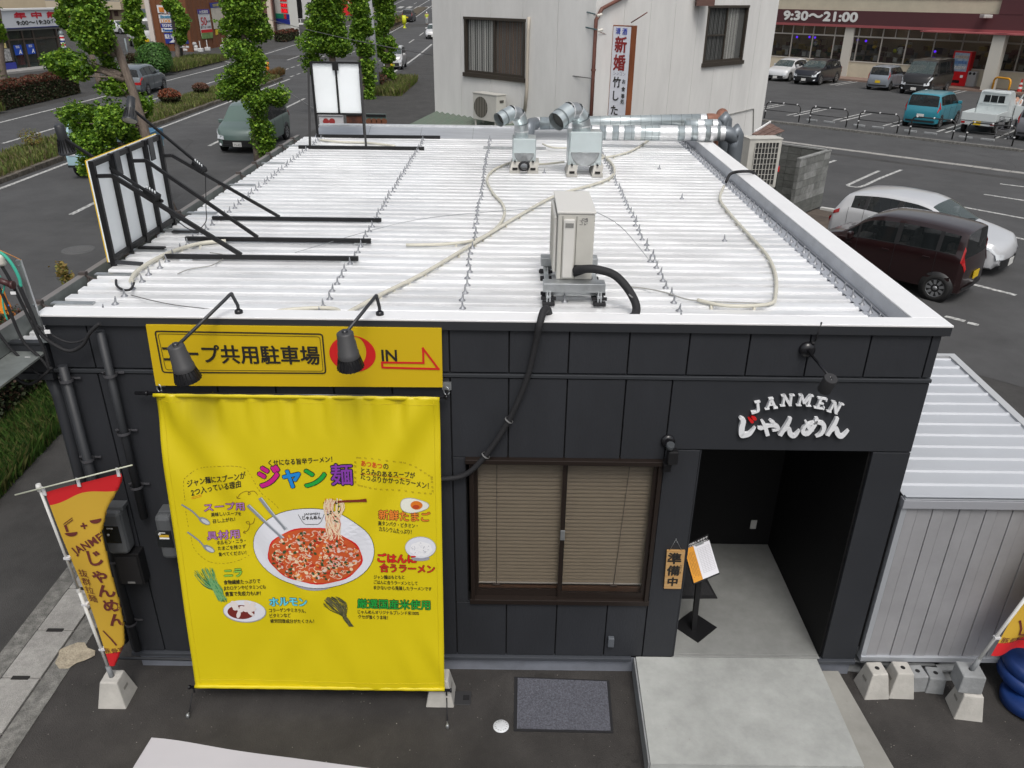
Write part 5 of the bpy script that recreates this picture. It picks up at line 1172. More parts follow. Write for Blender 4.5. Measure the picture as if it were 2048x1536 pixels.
q=yp(22,570,-.12);t=thing("cable_joint","brown cable connector with a white label at the left photo edge","connector",tuple(q));mb=MB();mb.tube([q+Vector((-.08,0,.04)),q],.022,8);mb.tube([q,q+Vector((.02,0,-.0))],.03,8);mb.build("body",mat("conn",(.06,.02,.02),.4),t);mb=MB();mb.box((q.x-.0,q.y-.03,q.z-.06),(q.x+.035,q.y-.024,q.z-.04));mb.build("label_tag",white_ink,t)
q=yp(2,520,-.1);mb=MB();mb.lathe([(.02,-.04),(.03,-.02),(.024,0),(.03,.02),(.02,.04)],12,Matrix.Translation(q),capb=True,capt=True);tag(mb.build("insulator",mat("porcelain",(.6,.58,.52),.3)),"pale porcelain insulator at the left photo edge","insulator")

# ================================================================ STEPS, MATS, PORCH
s=MB();s.poly([(1.11,-.004,0),(1.07,-1.12,0),(2.82,-1.12,0),(2.825,-.004,0)]);
def slabm(name,pts,z,m,label,cat):mb=MB();mb.prism([(x,y,-.02) for x,y in pts],(0,0,z+.02));return tag(mb.build(name,m),label,cat)
slabm("concrete_step",[(1.13,-1.13),(2.815,-1.13),(2.82,-.006),(1.165,-.006)],.217,concrete,"large pale concrete slab step in front of the porch","step")
slabm("concrete_step",[(2.822,-1.6),(3.15,-1.6),(3.03,-.036),(2.824,-.036)],.10,mat("concrete_tan",(.30,.295,.27),.85,var=.1,scale=2,stain=.2,bump=.15),"lower narrow concrete step along the right side of the slab","step")
slabm("concrete_step",[(1.0,-2.2),(2.82,-2.2),(2.815,-1.136),(1.06,-1.136)],.05,concrete_gry,"low concrete base in front of the slab's near edge","step")
slabm("slab_flank",[(1.115,-1.12),(1.128,-1.12),(1.16,-.01),(1.145,-.01)],.205,concrete_gry,"grey concrete skirt on the left flank of the slab","kerb")
mt=thing("door_mat","grey ribbed outdoor mat with black rubber border lying before the window wall","mat",(.49,-.37,.01))
mb=MB();mb.prism([(.055,-.07,.009),(.925,-.10,.009),(.90,-.675,.009),(.05,-.665,.009)],(0,0,.008));mb.build("border",black_rubber,mt)
mb=MB();mb.prism([(.085,-.09,.014),(.90,-.118,.014),(.878,-.655,.014),(.078,-.645,.014)],(0,0,.009));mb.build("pile",mat("mat_pile",(.105,.108,.13),.95,var=.45,scale=70,bump=1,bscale=160),mt)
mb=MB();mb.box((.95,.55,PZ),(2.08,.95,PZ+.008));
pm=thing("door_mat","dark mat on the porch floor behind the menu stand","mat",(1.6,1.0,PZ))
mb=MB();mb.prism([(1.4,.76,PZ+.001),(2.09,.78,PZ+.001),(2.0,1.4,PZ+.001),(1.3,1.4,PZ+.001)],(0,0,.008));mb.build("border",black_rubber,pm)
mb=MB();mb.prism([(1.42,.80,PZ+.006),(2.06,.82,PZ+.006),(1.97,1.36,PZ+.006),(1.33,1.36,PZ+.006)],(0,0,.006));mb.build("pile",mat("mat_dark",(.03,.03,.033),.95,bump=1,bscale=120),pm)
t=thing("drain_cover","round white drain cover set in the dark forecourt","drain cover",(-.06,-.62,.01))
q=gp(1002,1454);mb=MB();mb.lathe([(0,.014),(.062,.014),(.068,.006)],28,Matrix.Translation((q.x,q.y,.004)));mb.build("disc",mat("drain_white",(.62,.64,.66),.5,var=.15,scale=25),t)
mb=MB()
for k in range(14):a=k*.449+.2;mb.box((q.x+.05*math.cos(a)-.006,q.y+.05*math.sin(a)-.002,.0185),(q.x+.05*math.cos(a)+.006,q.y+.05*math.sin(a)+.002,.0195))
mb.build("relief",mat("relief_grey",(.2,.2,.2),.8),t)["kind"]="stuff"
q=gp(922,1397);t=thing("valve_box","small black valve box lid beside the banner's lower right corner","valve box",(q.x,q.y,0));mb=MB();mb.box((q.x-.09,q.y-.08,0),(q.x+.09,q.y+.07,.016),bev=.004);mb.build("lid",mat("lid_black",(.03,.03,.032),.6),t);mb=MB();mb.box((q.x+.02,q.y-.03,.016),(q.x+.075,q.y+.02,.022));mb.build("hatch",joint_black,t)
# menu stand
t=thing("menu_stand","black pedestal stand with clipboard of papers in the porch","menu stand",(1.78,.36,PZ))
Ms=Matrix.Translation((1.78,.38,PZ)) @ rot2(R(-48))
mb=MB();mb.box((-.15,-.15,0),(.15,.15,.012),M=Ms,bev=.003);mb.build("base",black_metal,t)
# tilted tray: corners from the picture on the plane y through the post head
cor=[yp(1369,1099,.42),yp(1418,1080,.55),yp(1453,1140,.28),yp(1388,1166,.15)]
cor[2]=cor[1]+cor[3]-cor[0];cc=sum(cor,Vector())/4;nrm=(cor[1]-cor[0]).cross(cor[3]-cor[0]).normalized();nrm=nrm if nrm.y<0 else-nrm
def bil(u,v,e):a=cor[0].lerp(cor[1],u);b=cor[3].lerp(cor[2],u);return a.lerp(b,v)+nrm*e
mb=MB();mb.prism([bil(-.02,-.03,-.018),bil(1.02,-.03,-.018),bil(1.02,1.03,-.018),bil(-.02,1.03,-.018)],nrm*.014);mb.build("tray",black_metal,t)
mb=MB();mb.bar((1.76,.34,PZ+.01),cc-nrm*.02,.045);mb.build("post",black_metal,t)
mb=MB();mb.poly([bil(.0,0,0),bil(.36,0,0),bil(.36,1,0),bil(0,1,0)]);mb.build("orange_sheet",mat("sheet_orange",(.62,.27,.02),.6),t)
mb=MB();mb.poly([bil(.35,.0,.003),bil(1,.0,.003),bil(1,1,.003),bil(.35,1,.003)]);mb.build("paper",mat("paper",(.68,.68,.72),.6),t)
mb=MB()
for i in range(16):
    v=.12+i*.048
    mb.poly([bil(.45,v,.005),bil(.92,v,.005),bil(.92,v+.006,.005),bil(.45,v+.006,.005)])
for u in (.45,.56,.66,.76,.92):mb.poly([bil(u,.12,.0052),bil(u+.006,.12,.0052),bil(u+.006,.84,.0052),bil(u,.84,.0052)])
mb.build("table_print",mat("print_grey",(.35,.35,.38),.7),t)["kind"]="stuff"
mb=MB()
for col_ in range(5):
    for i in range(20):
        v=.15+i*.037;u=.06+col_*.055
        if rb.random()<.85:mb.poly([bil(u,v,.002),bil(u+.02,v,.002),bil(u+.02,v+.022,.002),bil(u,v+.022,.002)])
mb.build("small_print",mat("print_brown",(.2,.09,.02),.7),t)["kind"]="stuff"
mb=MB();mb.prism([bil(.42,-.02,.006),bil(.75,-.02,.006),bil(.75,.05,.006),bil(.42,.05,.006)],nrm*.01);mb.build("clip",galv,t)
cs=[yp(1366,1092,.42),yp(1417,1067,.56),yp(1417,1082,.54),yp(1368,1100,.42)]
mb=MB();mb.poly([c_+nrm*-.0 for c_ in cs]);mb.build("header_board",black_metal,t)
mb=MB()
for s_,v in (("ご案内致しますので",.33),("書いてお待ちください",.72)):
    vs,fs=text_geo(s_,size=1,offset=.02);X0_=min(p.x for p in vs);X1_=max(p.x for p in vs)
    mb.add([(cs[0].lerp(cs[3],v-p.y*.33+.1)).lerp(cs[1].lerp(cs[2],v-p.y*.33+.1),.05+.9*(p.x-X0_)/(X1_-X0_))+nrm*.004 for p in vs],fs)
mb.build("lettering",white_ink,t)
# wooden board "in preparation"
t=thing("wooden_sign","wooden hanging sign with brush lettering between the window and the porch","sign",(1.41,-.01,1.25))
a=yp(1334,1101,-.02);b=yp(1363,1177,-.02)
mb=MB();mb.prism([(a.x,-.025,a.z),(yp(1370,1104,-.02).x,-.025,a.z),(yp(1362,1177,-.02).x,-.025,b.z),(yp(1328,1175,-.02).x,-.025,b.z)],(0,.02,0));mb.build("plank",wood_mat,t)
mb=MB()
for ch,cx,cy,hh in (("準",1349,1119,.125),("備",1347,1143,.115),("中",1345,1165,.10)):
    q=yp(cx,cy,-.028);[put_text(mb,ch,plane_fn((q.x+dx*.004,-.027-.0003*k_,q.z+dz*.004),(1,0,0),(0,0,1),(0,-1,0)),size=hh) for k_,(dx,dz) in enumerate(((0,0),(1,0),(-1,0),(0,1),(0,-1)))]
for i,ch in enumerate("ただいま"):q=yp(1362-i*.6,1132+i*4.6,-.028);put_text(mb,ch,plane_fn((q.x,-.027,q.z),(1,0,0),(0,0,1),(0,-1,0)),size=.026)
mb.build("lettering",black_ink,t)
mb=MB();q=yp(1352,1079,-.01);mb.tube([(a.x+.02,-.02,a.z-.005),(q.x,-.01,q.z),(a.x+.13,-.02,a.z-.008)],.002,5);mb.lathe([(.005,0),(.005,.01)],6,Matrix.Translation((q.x,-.012,q.z)));mb.build("string",galv,t)

# ================================================================ CONCRETE WEIGHTS, FLAGS
def weight(name,label,x,y,z,b,tp,h,m,rz=0,group="concrete flag weights"):
    t=thing(name,label,"flag weight",(x,y,z),group);M=Matrix.Translation((x,y,z)) @ rot2(rz)
    mb=MB();mb.frustum((0,0,0),b,tp,h,M,bev=.010);mb.build("block",m,t)
    mb=MB();mb.lathe([(.0,.001),(.021,.001)],16,M @ Matrix.Translation((0,0,h)));mb.build("socket_hole",joint_black,t)
    if tp[0]<b[0]*.9:
        sl_=(b[0]-tp[0])/2/h
        mb=MB()
        for sx in (-1,1):
            e=lambda yy,zz:M @ Vector((sx*(b[0]/2-sl_*zz+.002),yy,zz))
            mb.poly([e(-.035,h*.52),e(.035,h*.52),e(.035,h*.62),e(-.035,h*.62)])
        mb.build("grip_slot",mat("slot_conc",(.22,.21,.19),.9),t)
    return t
TB,TT=(.25,.25),(.15,.15)
weight("flag_weight","trapezoid concrete weight carrying the left flag pole",-3.46,-.36,0,TB,(.15,.15),.27,concrete_blk,R(0))
weight("flag_weight","trapezoid concrete weight tucked behind the banner's lower right corner",-.60,-.30,0,TB,TT,.27,concrete_blk)
weight("flag_weight","pale trapezoid weight nearest to the lower concrete step",3.30,-.16,0,(.23,.24),(.14,.15),.27,concrete_blk,R(3))
weight("flag_weight","second pale trapezoid weight from the lower concrete step",3.535,-.15,0,(.23,.24),(.14,.15),.27,concrete_blk,R(-2))
weight("flag_weight","grey square weight right after the two pale trapezoids",3.71,-.10,0,(.16,.17),(.14,.15),.18,concrete_gry,R(4))
weight("flag_weight","grey square weight farthest right in the row by the shed",3.865,-.12,0,(.16,.17),(.14,.15),.18,concrete_gry,R(-6))
weight("flag_weight","pale trapezoid weight lying under the grey cube at the right flag",4.03,-.38,0,(.24,.24),(.16,.16),.26,concrete_blk,R(-8))
weight("flag_weight","grey cube weight stacked on a pale one, holding the right flag pole",4.0,-.34,.262,(.20,.19),(.19,.18),.19,concrete_gry,R(-6))
for i,(x,y) in enumerate(((3.33,.12),(3.78,.1),(4.12,.05))):
    t=thing("cinder_block",("cinder block under the shed's left corner","cinder block under the shed behind the grey weights","cinder block lying under the shed's middle, hollows facing out")[i],"cinder block",(x,y,0),"cinder blocks propping the shed")
    mb=MB();M=Matrix.Translation((x,y,0)) @ rot2(R(-8+8*i))
    for a,b in (((-.195,-.09,0),(.195,.09,.02)),((-.195,-.09,.13),(.195,.09,.15)),((-.195,-.09,.02),(-.165,.09,.13)),((-.015,-.09,.02),(.015,.09,.13)),((.165,-.09,.02),(.195,.09,.13))):mb.box(a,b,M=M)
    mb.build("block",concrete_gry,t)
gold=mat("flag_gold",(.55,.34,.03),.7);gold_b=mat("flag_back",(.45,.3,.08),.8);fred=mat("flag_red",(.55,.01,.015),.7);fink=mat("flag_ink",(.12,.02,.015),.8)
def flag(label,base,top,rod,W_,Hh,fold,wave,texts,tiltx=0.0,mirror=False,cut=None):
    b=Vector(base);tp=Vector(top);t=thing("flag",label,"flag",tuple(b),"yellow and red banner flags beside the restaurant")
    mb=MB();mb.tube([b,b.lerp(tp,.5)],.014,10);mb.tube([b.lerp(tp,.5),tp],.011,10);mb.lathe([(.018,-.02),(.018,.02)],10,Matrix.Translation(b.lerp(tp,.5)));mb.lathe([(.018,-.03),(.022,0),(.018,.03)],10,Matrix.Translation(tp),capt=True);mb.build("pole",mat("pole_white",(.6,.6,.58),.4),t)
    mb=MB();mb.tube([b+Vector((0,0,-.02)),b+(tp-b).normalized()*.14],.022,10);mb.build("ground_sleeve",mat("sleeve_grey",(.2,.21,.22),.5),t)
    r0,r1=Vector(rod[0]),Vector(rod[1]);mb=MB();mb.tube([r0,r1],.006,6);mb.build("cross_rod",mat("rod",(.5,.52,.42),.5),t)
    ex=(r1-r0).normalized();down=(b-tp).normalized();sgn=-1 if mirror else 1
    O=tp+down*.055+ex*.03*1
    L=(tp-b).length
    def fmap(u,v,e=0.0):     # u across 0..1, v down 0..1
        s=u*W_;lim=np.interp(v,[f[0] for f in fold],[f[1] for f in fold])
        st=.022*math.sin(v*3)*1.0
        back=0.0
        if s>lim:back=.018+(s-lim)*.22;s=max(.015,lim-(s-lim)*.75)
        xdir=ex*(1-min(1,v*2.2))+Vector((1,0,0))*min(1,v*2.2)
        p=O+down*(v*Hh)+xdir.normalized()*s*sgn
        wv=wave*math.sin(u*9+v*4)*(0.3+v)+wave*.6*math.sin(u*4-v*7)
        return p+Vector((0,wv+back-e,0))
    nu,nv=44,90;vs=[];T=[]
    for j in range(nv+1):
        for i in range(nu+1):vs.append(fmap(i/nu,j/nv))
    b0_=lambda u:.055+.012*math.sin(u*8+1);b1_=lambda u:1-(.075+.012*math.sin(u*7))
    for lo,hi,nj,mm,nm in ((lambda u:0,b0_,8,fred,"red_band"),(b0_,b1_,80,gold,"cloth"),(b1_,lambda u:1,10,fred,"red_band")):
        mb=MB();vs=[fmap(i/nu,lo(i/nu)+(hi(i/nu)-lo(i/nu))*j/nj) for j in range(nj+1) for i in range(nu+1)]
        mb.add(vs,[(j*(nu+1)+i,(j+1)*(nu+1)+i,(j+1)*(nu+1)+i+1,j*(nu+1)+i+1) for j in range(nj) for i in range(nu)],True);mb.build(nm,mm,t)
    i1=MB()
    for s_,u,v,sz,vert,of,rot,m_ in texts:
        if m_ is not None:continue
        if vert:
            for k,ch in enumerate(s_):vs_,fs_=text_geo(ch,size=1,offset=of);i1.add([fmap(u+p.x*sz/W_,v+(k*sz*1.05-p.y*sz)/Hh,.006) for p in vs_],fs_)
        else:
            vs_,fs_=text_geo(s_,size=1,offset=of,spacing=1.1);i1.add([fmap(u+(p.x*math.cos(rot)-p.y*math.sin(rot))*sz/W_,v-(p.y*math.cos(rot)+p.x*math.sin(rot))*sz/Hh,.006) for p in vs_],fs_)
    i1.build("lettering",fink,t)
    # emblems: noodle bowl + rice bowl = heart
    em=MB()
    def bowl(u,v,r):em.add([fmap(u+r*math.cos(a)/W_,v-r*.75*math.sin(a)/Hh,.006) for a in [math.pi+i*math.pi/12 for i in range(13)]],[tuple(range(13))])
    def ln(u0,v0,u1,v1,w=.006):
        d=Vector((u1-u0,(v1-v0)*Hh/W_,0)).normalized();n_=Vector((-d.y,d.x,0))*w/2
        em.add([fmap(u0+n_.x/W_,v0+n_.y/Hh,.006),fmap(u1+n_.x/W_,v1+n_.y/Hh,.006),fmap(u1-n_.x/W_,v1-n_.y/Hh,.006),fmap(u0-n_.x/W_,v0-n_.y/Hh,.006)],[(0,1,2,3)])
    if not cut:
        bowl(.14,.215,.05);ln(.08,.17,.22,.145);ln(.08,.18,.22,.155);ln(.10,.175,.10,.21,.02);bowl(.50,.17,.045);ln(.29,.19,.38,.19,.014);ln(.335,.175,.335,.205,.014);ln(.64,.15,.72,.143);ln(.64,.16,.72,.153)
        P_=[(.80,.135),(.83,.12),(.87,.13),(.91,.115),(.95,.125),(.93,.15),(.87,.18),(.82,.16)]
        hb=MB();hb.add([fmap(a_,b_,.006) for a_,b_ in P_],[tuple(range(8))]);hb.build("heart",fred,t)
    # big bowl outline near the foot
    for q in ([(.08,.78),(.16,.83),(.20,.87),(.85,.84),(.9,.78)],[(.2,.89),(.26,.91),(.80,.88)]):
        for a_,b_ in zip(q[:-1],q[1:]):ln(a_[0],a_[1],b_[0],b_[1],.016)
    em.build("emblem",fink,t)
    for k in (0,.45,.97):
        mb=MB();q=r0.lerp(r1,0)*0+O+ex*W_*k+Vector((0,-.008,0));mb.box((q.x-.012,q.y-.004,q.z-.02),(q.x+.012,q.y+.004,q.z+.055));mb.build("loop_tab",mat("tab",(.6,.6,.62),.6),t)
    for f_ in (.35,.62,.9):
        q=O+down*Hh*f_;mb=MB();mb.box((q.x-.045,q.y-.018,q.z-.01),(q.x+.005,q.y+.018,q.z+.01));mb.build("loop_tab",MATS["tab"],t)
    return t
TXT=[("じゃんめん",.335,.355,.155,True,.03,0,None),("抜群拉麺",.10,.44,.085,True,.0,0,None),("得食大満",.86,.40,.095,True,.02,0,None),("JANMEN",.36,.275,.09,False,.03,.42,None),("豚骨醤油",.2,.905,.06,False,.0,0,None)]
tpq=yp(78,975,-.4);flag("yellow and red flag with brush lettering on a white pole at the left corner",(-3.46,-.36,.25),(tpq.x+.0,-.4,tpq.z),(yp(30,990,-.45),yp(265,930,-.35)),.60,1.80,[(0,.62),(.05,.56),(.14,.40),(.24,.31),(.42,.29),(.6,.27),(.75,.23),(.87,.18),(1,.05)],.016,TXT)
b2=Vector((4.0,-.34,.44));t2=yp(2048,1200,-.34);dd=(t2-b2);t2=b2+dd.normalized()*2.0
flag("yellow and red flag on a white pole cut by the right photo edge",b2,t2,(t2+Vector((-.15,0,-.05)),t2+Vector((.75,0,-.05))),.66,1.72,[(0,.7),(1,.7)],.03,TXT,cut=None)
# blue car-stop / tyre shaped plastic stack at the right edge
blue_p=mat("blue_plastic",(.008,.035,.16),.4,var=.1,scale=3,stain=.15,stscale=6)
t=thing("plastic_base","stack of round blue plastic bases at the right photo edge","plastic base",(4.6,-.3,0))
for (x,y,z,r,tl) in ((4.66,-.32,.10,.26,-.12),(4.70,-.16,.22,.27,.05),(4.70,-.14,.33,.25,.1)):
    M=Matrix.Translation((x,y,z)) @ Matrix.Rotation(tl,4,'X') @ Matrix.Rotation(tl,4,'Y')
    mb=MB();mb.lathe([(.06,.06),(r*.55,.055),(r*.6,.045),(r*.9,.045),(r,.02),(r,-.05),(r*.97,-.06)],32,M);mb.build("disc",blue_p,t)

# ================================================================ SHED
sh=thing("shed","light grey steel shed with ribbed roof standing on blocks right of the restaurant","shed",(4.0,1.3,.2))
sw=mat("shed_wall",(.36,.36,.375),.45,.25,var=.05,scale=2,stain=.06,stscale=2);srf=mat("shed_roof",(.47,.49,.52),.5,.2,var=.04,scale=2);sfr=mat("shed_frame",(.42,.44,.47),.4,.3)
SX0,SX1,SY0,SY1=3.215,4.86,.0,2.60
x=SX0+.05;k=0
while x<SX1-.06:
    w_=.125 if k%2 else .095;w_=min(w_,SX1-.05-x)
    mb=MB();yo=.006 if k%2 else .0;mb.box((x,SY0+yo,.26),(x+w_-.004,SY0+.03+yo,1.90),bev=.003);mb.build("wall_panel",sw,sh);x+=w_;k+=1
mb=MB();mb.box((SX0+.03,SY0+.045,.26),(SX1-.03,SY1-.05,1.95));mb.build("inner_core",mat("shed_dark",(.2,.2,.21),.8),sh)
mb=MB();mb.box((SX0,SY0-.02,.205),(SX1,SY0+.05,.262),bev=.004);mb.box((SX0,SY0+.05,.205),(SX0+.05,SY1,.262));mb.build("floor_rail",sfr,sh)
for a_ in (SX0,SX1-.045):mb=MB();mb.box((a_,SY0-.008,.262),(a_+.045,SY0+.045,1.9));mb.build("corner_post",sfr,sh)
mb=MB();mb.box((SX0-.01,SY0-.035,1.905),(SX1+.02,SY0+.04,1.985),bev=.004);mb.build("eave_fascia",mat("shed_fascia",(.36,.37,.40),.45,.2),sh)
zr=lambda y:2.0+.105*(y/2.6)
mb=MB();mb.add([(SX0,SY0-.03,1.992),(SX1,SY0-.03,1.992),(SX1,SY1,2.085),(SX0,SY1,2.085)],[(0,1,2,3)]);mb.build("roof_deck",srf,sh)
ny=13
for i in range(ny):
    y0=SY0-.03+i*(SY1-.06)/ny;y1=y0+(SY1-.06)/ny;d=i%2
    mb=MB();z0=zr(y0)+.0;z1=zr(y1)
    w0=y0+.035 if not d else y0+.015
    mb.add([(SX0,y0,z0+.018),(SX1-.06,y0,z0+.018),(SX1-.06,w0,z0+.020),(SX0,w0,z0+.020),(SX0,w0+.012,z0+.002),(SX1-.06,w0+.012,z0+.002),(SX1-.06,y1-.012,z1+.001),(SX0,y1-.012,z1+.001),(SX0,y1,z1+.018),(SX1-.06,y1,z1+.018)],[(0,1,2,3),(3,2,5,4),(4,5,6,7),(7,6,9,8)])
    b_=len(mb.v);mb.add([(SX1-.06,y0,z0+.018),(SX1-.06,y0,z0-.02),(SX1-.06,y1,z1-.02),(SX1-.06,y1,z1+.018)],[(0,1,2,3)])
    mb.build("roof_panel",srf,sh)
mb=MB();mb.add([(SX1-.05,SY0-.03,2.01),(SX1+.03,SY0-.03,2.01),(SX1+.03,SY1+.02,2.13),(SX1-.05,SY1+.02,2.13),(SX1-.05,SY0-.03,1.95),(SX1+.03,SY0-.03,1.95),(SX1+.03,SY1+.02,2.03),(SX1-.05,SY1+.02,2.03)],[(0,1,2,3),(0,4,5,1),(1,5,6,2),(3,2,6,7),(0,3,7,4)]);mb.box((SX0,SY1-.04,2.02),(SX1-.05,SY1+.02,2.13));mb.build("verge_trim",mat("shed_trim",(.5,.51,.52),.4,.2),sh)
mb=MB();mb.box((SX1-.03,SY0+.05,.26),(SX1,SY1,1.97));mb.build("side_panel",sw,sh)
# white tent top at the bottom of the photo
t=thing("tent","white fabric canopy peak cut by the bottom photo edge","canopy",(-1.2,-2.9,0))
pk=gp(303,1475,2.2);Z_=2.2
mb=MB();n1,n2=40,24;far=gp(900,1541,2.2);lft=gp(240,1562,1.95)
e1_=(far-pk);e2_=Vector((-.25,-1.1,-.42));vs=[]
for j in range(n2+1):
    for i in range(n1+1):
        u=i/n1*1.8;v=j/n2;p=pk+e1_*u+Vector((0,-.9,.10))*v*1.0
        p.z+=-.05*math.sin(min(u,1.8)/1.8*math.pi)*(1-v)+.012*math.sin(u*14+v*3)*math.exp(-u*4)+.02*math.sin(v*5+u*4)*v
        vs.append(p)
mb.add(vs,[(j*(n1+1)+i,(j+1)*(n1+1)+i,(j+1)*(n1+1)+i+1,j*(n1+1)+i+1) for j in range(n2) for i in range(n1)],True)
tentm=mat("tent_white",(.52,.50,.51),.7,var=.03,scale=3);mb.build("canopy_cloth",tentm,t)
mb=MB();vs=[]
for j in range(13):
    for i in range(9):
        u=i/8;v=j/12;p=pk.lerp(pk+Vector((0,-.9,.1)),u)+Vector((-.16,-.16,-.34))*v;p+=Vector((0,0,.012*math.sin(v*9+u*6)));vs.append(p)
mb.add(vs,[(j*9+i,j*9+i+1,(j+1)*9+i+1,(j+1)*9+i) for j in range(12) for i in range(8)],True);mb.build("side_cloth",tentm,t)
mb=MB();q=pk+Vector((-.02,-.06,-.05));mb.tube([(q.x,q.y,0),q],.018,10);mb.build("leg",mat("pole_white",(.6,.6,.58),.4),t)
mb=MB();mb.tube([(q.x,q.y-.9,0),(q.x,q.y-.9,q.z+.05)],.018,10);mb.build("leg",MATS["pole_white"],t)

# small grit and dead leaves scattered on the forecourt and the steps
rg=np.random.RandomState(77);mb=MB()
for i in range(420):
    x=rg.uniform(-4,5);y=rg.uniform(-1.9,-.02);z=.012
    if 1.15<x<2.8:z=.222;
    elif 2.8<x<3.2:z=.105
    if 1.15<x<2.8 and (rg.rand()<.7 or y<-1.1):continue
    s_=rg.uniform(.002,.006);a=rg.uniform(0,6)
    mb.add([(x+s_*math.cos(a+k*2.1)*rg.uniform(.6,1.3),y+s_*math.sin(a+k*2.1),z) for k in range(3)]+[(x,y,z+s_*.8)],[(0,1,3),(1,2,3),(2,0,3)])
tag(mb.build("grit",mat("grit",(.3,.28,.25),.9,var=.5,scale=30)),"fine pale grit scattered over the dark forecourt","grit",kind="stuff")
pm_=mat("stain_wet",(.026,.023,.021),.7,var=.2,scale=8)
for i,(x,y,r) in enumerate(((1.05,-.95,.03),(.98,-1.0,.02),(1.0,-.88,.018),(.9,-.98,.015),(1.04,-.35,.02),(.3,-.05,.05),(.38,-.045,.04))):
    mb=MB();mb.poly([(x+r*(1+.3*math.sin(3*a+i))*math.cos(a),y+r*.7*(1+.3*math.cos(2*a+i))*math.sin(a),.0095+i*.0003) for a in [k*.52 for k in range(12)]]);o=mb.build("oil_stain",pm_);o["kind"]="structure"

# ================================================================ NEIGHBOUR HOUSE
def onp(px,py,O,n):
    d=Vector(ray(px,py));o=Vector(CAM);O=Vector(O);n=Vector(n);return o+d*((O-o).dot(n)/d.dot(n))
C0=Vector((1.43,10.3,0));q2=math.sqrt(.5)
LD=Vector((-q2,q2,0));RD=Vector((q2,q2,0));LN=Vector((-q2,-q2,0));RN=Vector((q2,-q2,0))
ow=lambda px,py:onp(px,py,C0,LN);orr=lambda px,py:onp(px,py,C0,RN)
hs_w=mat("house_white",(.68,.675,.655),.8,var=.035,scale=1.5,stretch=(1,1,.25),stain=.12,stscale=.9,bump=.1,bscale=50)
_m=hs_w
nb_=thing("neighbour_house","tall off-white panelled house with brown window frames behind the restaurant","house",(2,13,0))
HL,HR,HZ=4.62,6.56,8.0
def wpt(D,N,s,z,e=0.0):return C0+D*s+N*e+Vector((0,0,z))
core=MB();core.prism([wpt(LD,LN,.05,0,-.06),wpt(LD,LN,HL,0,-.06),wpt(LD,LN,HL,0,-.06)+RD*HR,wpt(RD,RN,HR,0,-.06)],(0,0,HZ));core.build("core",mat("core_grey",(.2,.2,.19),.9),nb_)
def wall_boards(D,N,L,n,holes,name="wall_panel"):
    for i in range(n):
        a=L*i/n+.004;b=L*(i+1)/n-.004
        cuts=[(0.0,HZ)]
        for (h0,h1,z0,z1) in holes:
            if h1>a and h0<b:cuts=[(0.0,z0),(z1,HZ)]
        for (z0,z1) in cuts:
            mb=MB();P=[wpt(D,N,a,z0,-.05),wpt(D,N,b,z0,-.05),wpt(D,N,b,z0,0),wpt(D,N,a,z0,0)];mb.prism(P,(0,0,z1-z0));mb.build(name,hs_w,nb_)
        for (h0,h1,z0,z1) in holes:     # remaining strips beside a hole
            if h1>a and h0<b:
                for s0,s1 in ((a,max(a,h0)),(min(b,h1),b)):
                    if s1-s0>.01:mb=MB();mb.prism([wpt(D,N,s0,z0,-.05),wpt(D,N,s1,z0,-.05),wpt(D,N,s1,z0,0),wpt(D,N,s0,z0,0)],(0,0,z1-z0));mb.build(name,hs_w,nb_)
def s_of(p,D):return (p-C0).dot(D)
w1=[ow(930,34),ow(1050,39),ow(1052,160),ow(928,147)]
h1=(s_of(w1[1],LD),s_of(w1[0],LD),(w1[2].z+w1[3].z)/2,(w1[0].z+w1[1].z)/2)
w2_=[orr(1418,14),orr(1497,9),orr(1484,121),orr(1408,131)]
h2=(s_of(w2_[0],RD),s_of(w2_[1],RD),(w2_[2].z+w2_[3].z)/2,(w2_[0].z+w2_[1].z)/2)
wall_boards(LD,LN,HL,5,[h1]);wall_boards(RD,RN,HR,8,[h2])
